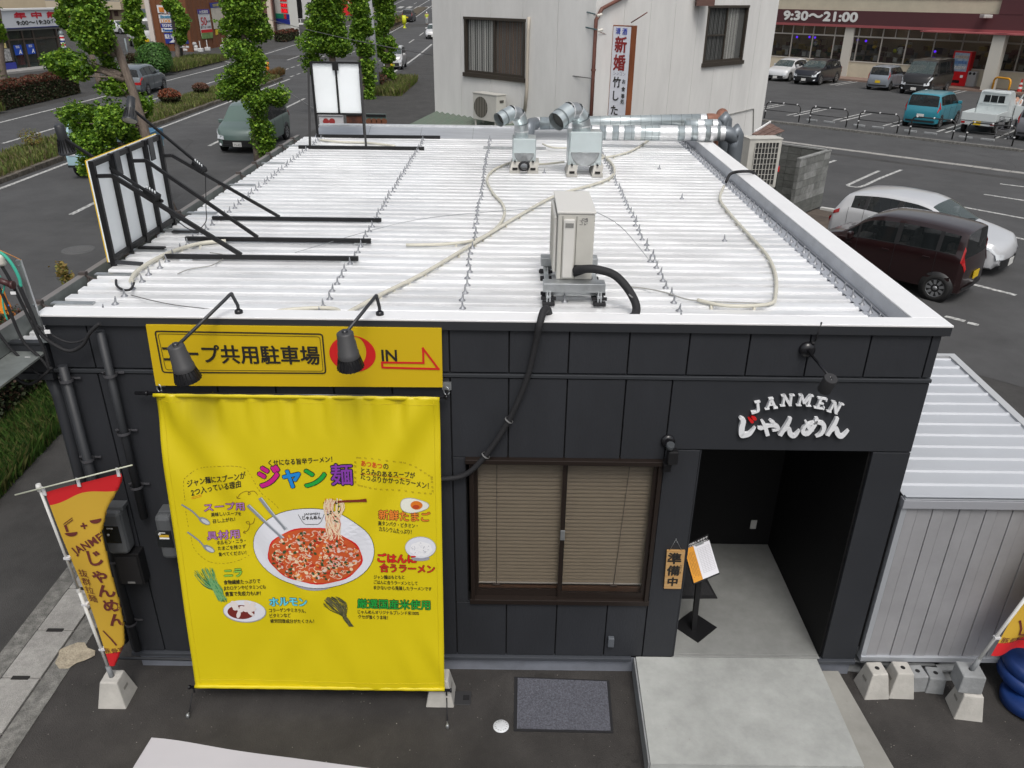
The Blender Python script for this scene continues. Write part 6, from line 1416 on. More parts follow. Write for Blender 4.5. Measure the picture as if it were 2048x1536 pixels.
def house_window(D,N,h,flip):
    s0,s1,z0,z1=h;fr_=MB()
    def bx(a,b,c,d,e0,e1,mb):mb.prism([wpt(D,N,a,c,e0),wpt(D,N,b,c,e0),wpt(D,N,b,c,e1),wpt(D,N,a,c,e1)],(0,0,d-c))
    bx(s0-.03,s1+.03,z1-.04,z1+.01,-.05,.03,fr_);bx(s0-.05,s1+.05,z0-.05,z0+.03,-.05,.05,fr_);bx(s0-.02,s0+.03,z0+.03,z1-.04,-.05,.02,fr_);bx(s1-.03,s1+.02,z0+.03,z1-.04,-.05,.02,fr_)
    w=fr_.build("window",mat("alu_brown",(.06,.05,.04),.4,.3),nb_)
    m=(s0+s1)/2
    sh_=MB();bx(m-.025,m+.025,z0+.03,z1-.04,-.03,-.005,sh_);bx(s0+.03,m-.025,z0+.03,z0+.08,-.03,-.01,sh_);bx(m+.025,s1-.03,z0+.03,z0+.08,-.03,-.01,sh_)
    if flip:bx(s0+.03,m-.025,(z0+z1)/2-.015,(z0+z1)/2+.015,-.03,-.01,sh_)
    sh_.build("sash",MATS["alu_brown"],w)
    for a,b in ((s0+.03,m-.02),(m+.02,s1-.03)):
        pn=MB();bx(a,b,z0+.08,z1-.04,-.045,-.040,pn);pn.build("pane",mat("win_glass",(.04,.045,.045),.05,alpha=.22),w)
    # curtains
    left,right=((m,s1-.05),(s0+.05,m)) if not flip else ((m,s1-.25),(s0+.05,m))
    for (a,b),mm in ((left,mat("curtain_white",(.68,.68,.64),.9)),(right,mat("curtain_brown",(.22,.15,.11),.9) if not flip else mat("curtain_dark",(.03,.03,.03),.9))):
        cu=MB();n=40;vs=[]
        for i in range(n+1):
            s=a+(b-a)*i/n;e=-.058-.012*math.sin(i*1.9)-.006*math.sin(i*.7);vs+=[wpt(D,N,s,z0+.05,e),wpt(D,N,s,z1-.05,e)]
        cu.add(vs,[(2*i,2*i+2,2*i+3,2*i+1) for i in range(n)],True);cu.build("curtain",mm,w)
house_window(LD,LN,h1,False);house_window(RD,RN,h2,True)
# carve light into the windows: the core is set back, so give each a dark reveal behind the curtain
mb=MB();a=wpt(LD,LN,.0,0,.03);
t=nb_
mb=MB();mb.tube([orr(1255,-12)+RN*.05,orr(1200,17)+RN*.05,C0+Vector((0,-.06,ow(1197,40).z)),C0+Vector((0,-.06,2.5))],.035,8);mb.build("downpipe",mat("pipe_brown",(.13,.05,.035),.6,var=.2,scale=5),t)
for zz in (ow(1192,140).z,):mb=MB();mb.lathe([(.045,-.02),(.045,.02)],10,Matrix.Translation(C0+Vector((0,-.06,zz))));mb.build("pipe_collar",MATS["pipe_brown"],t)
mb=MB();P=[ow(1060,34)+LN*.03,ow(1059,60)+LN*.04,ow(1057,120)+LN*.04,ow(1056,180)+LN*.04,ow(1052,222)+LN*.04];mb.tube(P,.032,8);mb.build("pipe_cover",mat("pipe_cream",(.42,.38,.32),.6),t)
mb=MB();mb.tube([orr(1420,237)+RN*.02,orr(1506,217)+RN*.02,orr(1504,300)+RN*.02],.012,5);mb.build("wall_cable",mat("cable_grey",(.3,.3,.28),.6),t)
mb=MB();q=orr(1396,6)+RN*.15;mb.box((q.x-.18,q.y-.15,q.z-.05),(q.x+.18,q.y+.15,q.z+.3));mb.build("vent_hood",mat("hood_brown",(.1,.05,.04),.6,var=.2),t)
mb=MB();a=orr(1254,45)+RN*.1;mb.tube([a,a+RN*.35+Vector((0,0,.18))],.012,5);mb.build("wall_hook",MATS["pipe_brown"],t)
# projecting shop sign
W0=Vector((1.79,10.66,0));ED=Vector((q2,-q2,0));TD=Vector((q2,q2,0));zt=onp(1229,50,W0,LN).z;zb_=3.35
t=thing("projecting_sign","tall narrow projecting sign with red and black brush writing on the white house","sign",(W0.x,W0.y,zb_))
mb=MB();mb.prism([W0+Vector((0,0,zb_)),W0+ED*.44+Vector((0,0,zb_)),W0+ED*.44+TD*.15+Vector((0,0,zb_)),W0+TD*.15+Vector((0,0,zb_))],(0,0,zt-zb_));mb.build("box",mat("sign_case",(.2,.06,.02),.35,var=.3,scale=3,stretch=(1,1,.5),coat=.3),t)
mb=MB();f=lambda s,z,e=.004:W0+ED*s+LN*e+Vector((0,0,z));mb.poly([f(.015,zb_+.01),f(.425,zb_+.01),f(.425,zt-.02),f(.015,zt-.02)]);mb.build("face",mat("sign_face",(.62,.64,.70),.4),t)
def stext(ch,px,py,h,m,off=.05,sx=1.0):
    mb=MB();q=onp(px,py,W0,LN)+LN*.008;vs,fs=text_geo(ch,size=h,offset=0)
    for k,(dx,dy) in enumerate(((0,0),(1,0),(-1,0),(0,1),(0,-1),(.7,.7),(-.7,-.7))):
        if k and off==0:break
        mb.add([q+ED*(v.x*sx+dx*off*h*.6)+Vector((0,0,v.y+dy*off*h*.6))+LN*(.0006*k) for v in vs],fs)
    mb.build("lettering",m,t)
sred=mat("sign_red",(.22,.01,.012),.5);sblue=mat("sign_blue",(.02,.05,.4),.5)
stext("清",1237,63,.12,sblue,.02);stext("酒",1250,64,.12,sblue,.02);stext("新",1242,92,.29,sred);stext("婚",1239,128,.29,sred);stext("シンコン",1239,148,.075,mat("sign_grey",(.2,.2,.25),.6),0)
for ch,px,py,h in (("竹",1234,166,.20),("し",1231,193,.20),("た",1229,222,.20),("お",1248,164,.09),("食",1247,179,.09),("事",1246,193,.09),("処",1245,204,.09)):stext(ch,px,py,h,black_ink,.04 if h>.1 else .02)
for a_,b_ in (((1202,30),(1222,31)),((1204,59),(1222,73))):
    mb=MB();mb.tube([ow(a_[0]-8,a_[1])+LN*.1,onp(b_[0],b_[1],W0,LN)],.006,5);mb.build("sign_stay",MATS["pipe_brown"],t)
for (px,py) in ((1208,30),(1209,60)):
    q=onp(px,py,C0,LN)+LN*.12;mb=MB();mb.lathe([(.015,-.05),(.03,-.03),(.02,0),(.03,.03),(.015,.05)],10,Matrix.Translation(q) @ Matrix.Rotation(1.3,4,'Y'),capb=True,capt=True);tag(mb.build("insulator",MATS["porcelain"]),"porcelain insulator on the white house beside the %s wire end"%("upper" if py<40 else "lower"),"insulator","insulators on the white house")
def wire(lbl,a,b,sag,r=.012,m=None):
    a,b=Vector(a),Vector(b);P=[a.lerp(b,i/20)-Vector((0,0,sag*4*(i/20)*(1-i/20))) for i in range(21)];mb=MB();mb.tube(P,r,5);return tag(mb.build("overhead_wire",m or mat("wire_teal",(.05,.09,.1),.6)),lbl,"wire","overhead wires")
wire("upper overhead wire ending at the white house corner",yp(900,-75,18),ow(1199,28)+LN*.12,.1);wire("lower overhead wire ending above the projecting sign",yp(800,-75,20),ow(1202,59)+LN*.12,.15)
wire("long thin wire crossing in front of the curtained window",yp(440,8,30),ow(1190,156)+LN*.1,.25,.010,mat("wire_grey",(.12,.12,.12),.6));wire("thin dark wire slanting down behind the back roof sign",yp(535,155,26),yp(632,220,9.5),.02,.01,MATS["wire_grey"])
# condenser and awning on the left wall
def cond(lbl,c,rz,w,d,h,legs=.0,grid=False):
    t=thing("air_conditioner",lbl,"air conditioner",tuple(c));M=Matrix.Translation(c) @ rot2(rz);cs=mat("ac_white",(.5,.49,.45),.5,var=.08,scale=6)
    mb=MB();mb.box((-w/2,-d/2,0),(w/2,d/2,h),M,bev=.012);mb.build("casing",cs,t)
    mb=MB();mb.box((-w/2-.01,-d/2-.01,h),(w/2+.01,d/2+.01,h+.015),M);mb.build("top_cover",cs,t)
    if grid:
        mb=MB();mb.box((-w*.32,-d/2-.006,.06),(w*.40,-d/2-.001,h-.06),M);mb.build("coil",mat("coil_dark",(.03,.03,.03),.8),t)
        mb=MB()
        for i in range(8):x=-w*.32+i*w*.72/7;mb.box((x-.006,-d/2-.022,.06),(x+.006,-d/2-.01,h-.06),M)
        for i in range(9):z=.06+i*(h-.12)/8;mb.box((-w*.32,-d/2-.02,z-.004),(w*.40,-d/2-.012,z+.004),M)
        mb.build("guard_grid",cs,t)["kind"]="stuff"
        mb=MB()
        for i in range(16):
            for j in (0,1):mb.box((w/2+.001,-d*.3+j*d*.3,.08+i*(h-.14)/16),(w/2+.006,-d*.3+j*d*.3+d*.2,.08+(i+.65)*(h-.14)/16),M)
        mb.build("side_vent",MATS["coil_dark"],t)["kind"]="stuff"
    else:
        mb=MB();mb.lathe([(0,0),(h*.40,0)],26,M @ Matrix.Translation((-w*.16,-d/2-.003,h*.5)) @ Matrix.Rotation(R(90),4,'X'));mb.build("fan_opening",mat("fan_dark",(.07,.065,.055),.8),t)
        mb=MB()
        for i in range(9):x=-w*.16-h*.38+i*h*.76/8;k=math.sqrt(max(0,1-((i-4)/4.1)**2));mb.box((x-.004,-d/2-.012,h*.5-h*.39*k),(x+.004,-d/2-.006,h*.5+h*.39*k),M)
        mb.build("fan_guard",mat("guard_grey",(.25,.24,.2),.6),t)["kind"]="stuff"
        mb=MB();mb.box((w/2+.001,-.05,h*.72),(w/2+.008,.06,h*.82),M);mb.build("handle_slot",MATS["fan_dark"],t)
    if legs:
        for sx in (-1,1):
            for sy in (-1,1):mb=MB();mb.box((sx*w*.42-.015,sy*d*.4-.015,-legs),(sx*w*.42+.015,sy*d*.4+.015,0),M);mb.build("leg",cs,t)
    return t
q=ow(998,240)+LN*.28;cond("small white condenser with round fan against the white house",Vector((q.x,q.y,q.z+.02)),R(-45),.72,.27,.52,.6)
q=yp(1512,380,10.4);cond("tall white condenser with grid guard between the duct elbows and the block wall",Vector((4.82,10.55,2.25)),R(8),.66,.36,.93,.9,True)
t=thing("awning","mossy green corrugated awning on the left wall of the white house","awning",(-2,13,2.5));mz=mat("moss_metal",(.10,.14,.105),.6,.2,var=.45,scale=3,stretch=(4,1,1),col2=(.19,.22,.18),stain=.3,stscale=3)
a=wpt(LD,LN,HL+.02,ow(868,224).z,.0);b=wpt(LD,LN,.5,ow(868,224).z,.0);n=44
mb=MB();vs=[]
for i in range(n+1):
    p=a.lerp(b,i/n);z=.018*(1 if i%2 else-1);vs+=[p+Vector((0,0,z+.02)),p+LN*.95+Vector((0,0,z-.24))]
mb.add(vs,[(2*i,2*i+1,2*i+3,2*i+2) for i in range(n)]);mb.build("sheet",mz,t)
mb=MB();mb.bar(a+LN*.93+Vector((0,0,-.28)),b+LN*.93+Vector((0,0,-.28)),.05,.06);mb.build("edge_beam",mat("beam_dark",(.04,.04,.035),.8),t)
for k in range(3):mb=MB();p=a.lerp(b,k/2)+LN*.9;mb.bar((p.x,p.y,0),(p.x,p.y,p.z-.3),.07);mb.build("post",MATS["beam_dark"],t)
# picture boards behind the back parapet
for i,(x0,x1,y0,y1,lbl,m) in enumerate(((637,690,226,262,"white picture board with red shapes, seen behind the back roof sign's frame",mat("board_white2",(.5,.5,.52),.5)),(692,727,226,262,"orange-brown picture board in the middle behind the back roof sign's frame",mat("board_brown",(.18,.06,.03),.5,var=.5,scale=4,col2=(.05,.02,.015))),(732,775,228,262,"framed greenish picture board with brown shapes, right of the back roof sign",mat("board_green",(.12,.18,.16),.5)))):
    a=yp(x0,y0,13.2);b=yp(x1,y1,13.2);t=thing("picture_board",lbl,"sign board",(a.x,13.2,b.z),"picture boards standing behind the restaurant")
    mb=MB();mb.box((a.x,13.2,0.6),(b.x-.02,13.26,a.z));mb.build("panel",m,t)
    mb=MB();mb.box((a.x,13.17,a.z-.05),(b.x-.02,13.199,a.z));mb.build("frame",black_metal if i else m,t)
    for sx in (a.x+.1,b.x-.1):mb=MB();mb.box((sx-.03,13.27,0),(sx+.03,13.33,a.z-.1));mb.build("leg",black_metal,t)
    if i!=1:
        mb=MB()
        for k in range(4 if i else 2):q=yp((652 if not i else 738)+k*(10 if i else 12),243,13.19);mb.lathe([(0,0),(.07,0)],12,Matrix.Translation((q.x,13.19,q.z)) @ Matrix.Rotation(R(90),4,'X'))
        mb.build("picture",mat("pic_red",(.3,.03,.03),.5) if not i else mat("pic_brown",(.16,.06,.03),.5),t)
# brown lean-to roof with its white post
t=thing("lean_to_roof","small brown slate lean-to roof with white posts beside the white house","roof",(5.2,11.6,3.1));br_=mat("slate_brown",(.16,.095,.075),.8,var=.25,scale=8,stain=.25,stscale=5)
A_=[yp(1503,272,11.2),yp(1530,277,11.0),yp(1568,262,11.9),yp(1540,250,12.4)]
for i in range(3):
    for j in range(3):
        f_=lambda u,v:(A_[0].lerp(A_[1],v)).lerp(A_[3].lerp(A_[2],v),u)
        mb=MB();u0,u1,v0,v1=i/3+.005,(i+1)/3-.005,j/3,(j+1)/3+.03;e=Vector((0,0,.012*(2-j)));mb.prism([f_(u0,v0)+e,f_(u1,v0)+e,f_(u1,v1)+e,f_(u0,v1)+e],(0,0,.015));mb.build("slate",br_,t)
mb=MB();mb.bar(A_[3].lerp(A_[0],.8)+Vector((0,0,.05)),A_[3].lerp(A_[2],.0)+Vector((0,0,.07)),.03);mb.build("ridge_flashing",white_ink,t)
for p in (A_[1],A_[2]):mb=MB();mb.bar((p.x-.06,p.y+.05,0),(p.x-.06,p.y+.05,p.z-.03),.05);mb.build("post",mat("post_white",(.55,.55,.53),.6),t)
mb=MB();mb.bar(A_[1]+Vector((-.05,.03,-.04)),A_[2]+Vector((-.05,.03,-.04)),.04,.05);mb.build("fascia",mat("fascia_grey",(.3,.3,.28),.7),t)
# block wall
bw_=thing("block_wall","weathered concrete block wall forming an open corner behind the restaurant","wall",(9.1,18.2,0))
blk=[mat("block_%d"%i,c,.9,var=.15,scale=9,stain=.25,stscale=4,bump=.6,bscale=60) for i,c in enumerate([(.17,.175,.165),(.22,.225,.215),(.13,.135,.125),(.27,.275,.265)])]
Rk=Vector((9.12,18.2,0));
def blockrun(a,d,n,rows,dark=False):
    nrm=Vector((-d.y,d.x,0));base=None
    for r_i in range(rows):
        for i in range(n):
            off=.2 if r_i%2 else 0
            p=a+d*(i*.40+off*.0);mb=MB();mb.prism([p+d*.004-nrm*.05,p+d*.396-nrm*.05,p+d*.396+nrm*.05,p+d*.004+nrm*.05],(0,0,.192));
            for k in range(len(mb.v)):mb.v[k]=(mb.v[k][0],mb.v[k][1],mb.v[k][2]+r_i*.2+.05)
            mb.build("block",blk[(rnd.choice((0,2,2)) if dark else rnd.choice((0,1,1,3)) if r_i>1 else 2)],bw_)
blockrun(Rk,-V,5,8);blockrun(Rk-V*.05,-U,14,8,True)
mb=MB();
for p0,d,L in ((Rk,-V,2.0),(Rk-V*.05,-U,5.6)):nrm=Vector((-d.y,d.x,0));mb.prism([p0+d*-.02-nrm*.06+Vector((0,0,1.655)),p0+d*L-nrm*.06+Vector((0,0,1.655)),p0+d*L+nrm*.06+Vector((0,0,1.655)),p0-d*.02+nrm*.06+Vector((0,0,1.655))],(0,0,.04))
mb.build("coping",blk[3],bw_)
q=gp(1590,372,.6);t=thing("refuse_box","black box with a red and violet top inside the block wall corner","box",(q.x,q.y,0))
mb=MB();M=Matrix.Translation((7.35,17.9,0)) @ rot2(R(-12));mb.box((-.25,-.2,0),(.25,.2,1.15),M);mb.build("body",black_metal,t);mb=MB();mb.box((-.27,-.22,1.15),(.27,.22,1.28),M);mb.build("red_band",red_ink,t);mb=MB();mb.box((-.24,-.2,1.28),(.24,.2,1.36),M);mb.build("lid",mat("lid_violet",(.12,.12,.28),.5),t)
t=thing("steel_rack","rusty pipe rack standing before the red-topped box","frame",(7.0,17.2,0));mb=MB();mb.tube([(6.9,17.3,0),(6.9,17.3,1.1),(6.3,17.6,1.15)],.015,6);mb.tube([(7.0,16.9,.0),(7.0,17.0,.5),(7.4,17.2,.5),(7.4,17.2,0)],.015,6);mb.build("tubes",mat("pipe_dark",(.05,.05,.05),.6),t)
mb=MB();mb.poly([gp(1560,400,.012),gp(1640,419,.012),gp(1700,432,.012),gp(1690,470,.012),gp(1600,470,.012)]);struct("soil_strip",mb,mat("soil_brown",(.10,.08,.065),1,var=.3,scale=3,stain=.3,bump=.8))
# hoop rails
f0=gp(1618,246.5);hoopm=mat("hoop_paint",(.02,.02,.02),.5)
def hoop():
    t=thing("hoop_rail","dark steel hoop rail on the kerb, directly behind the teal car","barrier",(0,0,0),"dark hoop rails along the car park kerb")
    w_,h_=1.85,.80;mb=MB();P=[(0,0,.0),(0,0,h_-.18),(.05,0,h_-.06),(.17,0,h_),(w_-.17,0,h_),(w_-.05,0,h_-.06),(w_,0,h_-.18),(w_,0,0)];mb.tube(P,.030,8);mb.build("frame",hoopm,t)
    mb=MB();mb.tube([(0,0,.42),(w_,0,.42)],.018,6);mb.build("crossbar",hoopm,t)
    mm=mat("reflector_white",(.6,.6,.6),.4)
    for x,z in ((.2,h_+.01),(w_/2,h_+.01),(w_-.2,h_+.01),(0,.36),(w_,.36)):mb=MB();mb.lathe([(.0,-.045),(.035,-.03),(.045,0),(.035,.03),(0,.045)],8,Matrix.Translation((x,-.0,z)));mb.build("reflector",mm,t)
    return t
ang=math.atan2(U.y,U.x);hp=hoop()
lbls=["hoop rail at the left, partly hidden by the white house","hoop rail second from the white house","hoop rail between the empty bays left of the teal car","hoop rail behind the teal car and the mini truck's corner","hoop rail behind the mini truck, nearest the right photo edge"]
for i in range(-1,4):
    p=f0+U*2.40*i
    if i==-1:hp.location=p;hp.rotation_euler=(0,0,ang);hp["label"]=lbls[0]
    else:dup(hp,p,ang,lbls[i+1])
for i in range(0,4):
    for k in (0,1):
        mb=MB();p=f0+U*(2.40*i-.2+k*.9)+V*.75;M=Matrix.Translation(p) @ rot2(ang);mb.box((-.28,-.06,0),(.28,.06,.10),M,bev=.02);tag(mb.build("wheel_stop",concrete_gry),"%s concrete wheel stop in the bay behind hoop rail %s"%(("left","right")[k],("second from the white house","left of the teal car","at the teal car","at the mini truck")[i]),"wheel stop","wheel stops along the hoop rails")
# ================================================================ SUPERMARKET
P0=gp(1590,148);P1=gp(2048,185);SE=(P1-P0).normalized();SN=Vector((SE.y,-SE.x,0));SN=SN if SN.y<0 else-SN
st_=thing("supermarket","cream supermarket with maroon fascia, opening hours lettering and long shop windows","supermarket",tuple(P0))
def sp_(s,z,e=0.0):return P0+SE*s+SN*e+Vector((0,0,z))
def sbox(s0,s1,z0,z1,e0,e1,mb):mb.prism([sp_(s0,z0,e0),sp_(s1,z0,e0),sp_(s1,z0,e1),sp_(s0,z0,e1)],(0,0,z1-z0));return mb
ss=lambda px,py,z=None:(onp(px,py,P0,SN)-P0).dot(SE)
cream_w=mat("store_cream",(.52,.47,.36),.8,var=.05,scale=.8,stain=.08);maroon=mat("store_maroon",(.075,.022,.026),.6,var=.05,scale=1);pinkm=mat("store_pink",(.28,.07,.075),.6);alu=mat("store_alu",(.33,.31,.28),.5,.3)
S0,S1=-9.0,27.0
sbox(S0,S1,0.12,1.22,-.25,0,MB()).build("base_wall",cream_w,st_);sbox(S0,S1,1.20,1.26,-.25,.04,MB()).build("window_ledge",mat("ledge",(.5,.47,.42),.6),st_)
sbox(S0,S1,3.62,9.0,-.3,.0,MB()).build("upper_wall",cream_w,st_)
sbox(S0,S1,3.78,4.74,.001,.25,MB()).build("fascia",maroon,st_);sbox(S0,S1,3.60,3.78,.001,.27,MB()).build("fascia_stripe",pinkm,st_);sbox(S0,S1,5.6,5.66,.001,.06,MB()).build("string_course",mat("course_brown",(.2,.14,.1),.7),st_)
a=ss(2005,10);sbox(a,a+1.5,4.74,9,.001,.27,MB()).build("fascia_pier",maroon,st_)
sbox(S0,S1,0,.13,-.2,2.2,MB()).build("walkway",mat("walk_tile",(.22,.15,.12),.8,var=.1,scale=2),st_)
sbox(S0,S1,2.93,3.03,-.1,.02,MB()).build("transom",alu,st_)
mul=[ss(x,y) for x,y in ((1577,120),(1618,120),(1661,120),(1708,120),(1756,120),(1806,120),(1860,125),(1915,130),(1972,135),(2030,135))]
gs=mat("store_glass",(.02,.022,.022),.04,alpha=.32)
step=(mul[-1]-mul[0])/(len(mul)-1);mm_=[mul[0]-step*3,mul[0]-step*2,mul[0]-step]+mul+[mul[-1]+step*(k+1) for k in range(5)]
for a,b in zip(mm_[:-1],mm_[1:]):
    w=sbox(a-.04,a+.04,1.26,3.62,-.12,.01,MB()).build("window",alu,st_)
    sbox(a+.04,b-.04,1.26,2.93,-.06,-.05,MB()).build("pane",gs,w);sbox(a+.04,(a+b)/2-.03,3.03,3.6,-.06,-.05,MB()).build("pane",gs,w);sbox((a+b)/2+.03,b-.04,3.03,3.6,-.06,-.05,MB()).build("pane",gs,w);sbox((a+b)/2-.03,(a+b)/2+.03,3.03,3.62,-.1,0,MB()).build("sash",alu,w)
for px in (1690,1985+240):a=ss(px,120);sbox(a-.35,a+.35,.1,3.62,-.12,.12,MB()).build("pillar",mat("pillar_white",(.5,.48,.43),.7),st_)
pl=onp(1972,177,P0+SN*2.0,SN);a=(pl-P0).dot(SE);sbox(a-.35,a+.4,0,3.62,1.4,2.1,MB()).build("pillar",MATS["pillar_white"],st_)
sbox(a-5,S1,3.55,3.62,.25,2.3,MB()).build("canopy_soffit",pinkm,st_)
# inside
sbox(S0,S1,0,.12,-8,-.3,MB()).build("shop_floor",mat("floor_in",(.2,.19,.18),.5),st_);sbox(S0,S1,0,3.7,-8.1,-8,MB()).build("back_wall",mat("back_in",(.26,.2,.15),.8),st_);sbox(S0,S1,3.62,3.7,-8,-.3,MB()).build("shop_ceiling",mat("ceil_in",(.15,.13,.11),.8),st_)
for e_ in (-2,-4.5,-7):
    for s_ in range(-8,27,3):sbox(s_,s_+1.6,3.56,3.6,e_-.12,e_,MB()).build("added_light_strip",mat("added_strip_glow",(1,.95,.85),.5,emit=5),st_)  # glowing strips added under the ceiling to brighten the dark shop interior
gr_=random.Random(12);goods={}
gc=[(.12,.05,.04),(.3,.24,.16),(.05,.05,.05),(.2,.2,.2),(.35,.25,.08),(.08,.12,.07),(.18,.08,.08),(.4,.38,.34),(.1,.07,.06)]
for row,(e0,n_,hm) in enumerate(((-1.2,150,2.0),(-3.2,170,2.3),(-6.5,170,2.8))):
    for i in range(n_):
        s=gr_.uniform(-5,S1);k=gr_.randrange(len(gc));mb=goods.setdefault(k,MB());z=gr_.choice((.12,.5,.9,1.3,1.7,2.1));z=min(z,hm);sbox(s,s+gr_.uniform(.15,.7),z,z+gr_.uniform(.2,.42),e0-.3,e0,mb)
for k,mb in goods.items():mb.build("shelf_goods",mat("goods%d"%k,gc[k],.6),st_)["kind"]="stuff"
for i in range(26):
    s=gr_.uniform(-3,24);z=gr_.choice((1.35,1.4,1.9));sbox(s,s+gr_.uniform(.25,.5),z,z+gr_.uniform(.3,.5),-.13,-.12,MB()).build("poster",mat("poster_w",(.34,.35,.33),.7),st_)
for px,py,cc_ in ((1594,74,0),(1619,74,0),(1630,75,0),(1716,80,0),(1732,82,0),(1870,103,0),(1624,88,1),(1749,94,2),(1790,102,3),(1631,87,4),(1798,99,4),(1666,93,5)):
    p=onp(px,py,P0-SN*.5,SN);mb=MB();rr__=.09 if cc_==0 else .16;mb.lathe([(0,-rr__),(rr__*.8,-rr__*.6),(rr__,0),(rr__*.8,rr__*.6),(0,rr__)],10,Matrix.Translation(p))
    mb.build("violet_lamp" if cc_==0 else "balloon",[mat("lamp_violet",(.1,.02,.8),.5,emit=2.5),mat("bal_green",(.01,.3,.08),.4),mat("bal_yellow",(.6,.4,.02),.4),mat("bal_lime",(.45,.5,.02),.4),mat("bal_white",(.5,.5,.45),.4),mat("bal_red",(.5,.15,.06),.4)][cc_],st_)
vs,fs=text_geo("9:30～21:00",size=1,offset=0);x0=min(v.x for v in vs);x1=max(v.x for v in vs);z0_=min(v.y for v in vs);z1_=max(v.y for v in vs)
la=onp(1568,30,P0+SN*.27,SN);lb=onp(1715,33,P0+SN*.27,SN);sa,sb=(la-P0).dot(SE),(lb-P0).dot(SE);mb=MB()
for k,(dx,dz) in enumerate(((0,0),(1,0),(-1,0),(0,1),(0,-1),(.7,.7),(-.7,.7),(.7,-.7),(-.7,-.7))):
    mb.add([sp_(sa+(v.x-x0)/(x1-x0)*(sb-sa)+dx*.05,4.3+(v.y-(z0_+z1_)/2)/(z1_-z0_)*.62+dz*.045,.27+.002*k) for v in vs],fs)
mb.build("lettering",mat("letter_white",(.66,.66,.64),.5),st_)
q=onp(1972,33,P0+SN*.6,SN);mb=MB();mb.box((q.x-.3,q.y-.3,q.z-.1),(q.x+.3,q.y+.3,q.z+.12),bev=.04);mb.bar(q,q-SN*.5,.06);tag(mb.build("flood_lamp",mat("lamp_case",(.4,.4,.38),.5)),"grey floodlight box on the supermarket's maroon fascia","lamp")
# vending machine, bin, yellow hoops, cone stand
q=gp(1915,166);t=thing("vending_machine","red drinks vending machine with blue display in front of the supermarket","vending machine",tuple(q));M=Matrix.Translation(gp(1918,174)+SN*.85+Vector((0,0,.13))) @ rot2(math.atan2(SE.y,SE.x))
mb=MB();mb.box((-.6,0,0),(.6,.75,2.25),M,bev=.03);mb.build("cabinet",mat("vend_red",(.55,.01,.015),.35),t);mb=MB();mb.box((-.48,-.012,.95),(.48,-.001,2.15),M);mb.build("display",mat("vend_blue",(.12,.25,.42),.3,var=.5,scale=5,col2=(.5,.55,.6)),t)
for i in range(3):
    mb=MB();mb.box((-.42,-.03,1.1+i*.34),(.42,-.013,1.3+i*.34),M);mb.build("can_row",mat("cans%d"%i,((.5,.5,.5),(.1,.2,.4),(.4,.35,.3))[i],.4,var=.6,scale=14),t)
mb=MB();mb.box((-.3,-.02,.2),(.2,-.005,.38),M);mb.build("flap",black_gloss,t);mb=MB();mb.box((.18,-.02,.55),(.36,-.005,.72),M);mb.build("notice",white_ink,t)
t=thing("litter_bin","grey litter bin with two round holes beside the red vending machine","bin",tuple(gp(1940,170)));M=Matrix.Translation(gp(1945,176)+SN*.8+Vector((0,0,.13))) @ rot2(math.atan2(SE.y,SE.x));mb=MB();mb.box((-.3,0,0),(.3,.5,1.0),M,bev=.04);mb.build("body",mat("bin_grey",(.34,.35,.35),.5),t)
for sx in (-.13,.13):mb=MB();mb.lathe([(0,0),(.09,0)],14,M @ Matrix.Translation((sx,-.006,.86)) @ Matrix.Rotation(R(90),4,'X'));mb.build("hole",joint_black,t)
yel=mat("hoop_yellow",(.62,.28,.01),.45)
for (xa_,ya_),(xb_,yb_),lbl in (((1982,186),(2014,191),"yellow steel hoop barrier in front of the white pillar"),((1668,150),(1692,155),"yellow steel hoop barrier behind the dark suv")):
    a=gp(xa_,ya_);b=gp(xb_,yb_);d=(b-a).normalized();mb=MB();h_=1.0;mb.tube([a,a+Vector((0,0,h_-.2)),a+d*.07+Vector((0,0,h_-.07)),a+d*.22+Vector((0,0,h_)),b-d*.22+Vector((0,0,h_)),b-d*.07+Vector((0,0,h_-.07)),b+Vector((0,0,h_-.2)),b],.065,10);tag(mb.build("hoop_barrier",yel),lbl,"barrier","yellow hoop barriers at the supermarket")
def cone(lbl,x,y,z,h,sign=False,group=None):
    t=thing("traffic_cone",lbl,"traffic cone",(x,y,z),group);M=Matrix.Translation((x,y,z));mb=MB();mb.box((-h*.25,-h*.25,0),(h*.25,h*.25,.03),M);mb.lathe([(h*.19,.03),(h*.045,h)],16,M,capt=True);mb.build("body",mat("cone_red",(.6,.03,.02),.5),t)
    for k in (.3,.6):mb=MB();r_=lambda f:h*(.19-.145*f)+.004;mb.lathe([(r_(k),.03+h*k),(r_(k+.14),.03+h*(k+.14))],16,M);mb.build("white_band",white_ink,t)
    return t
q=gp(2037,187);cone("red and white cone near the right photo edge by the supermarket",q.x,q.y,q.z,.9)
q=gpr(593,70);cone("small red cone at the fuel station kerb",q.x,q.y,q.z,.9)
q=gpr(574,-5)
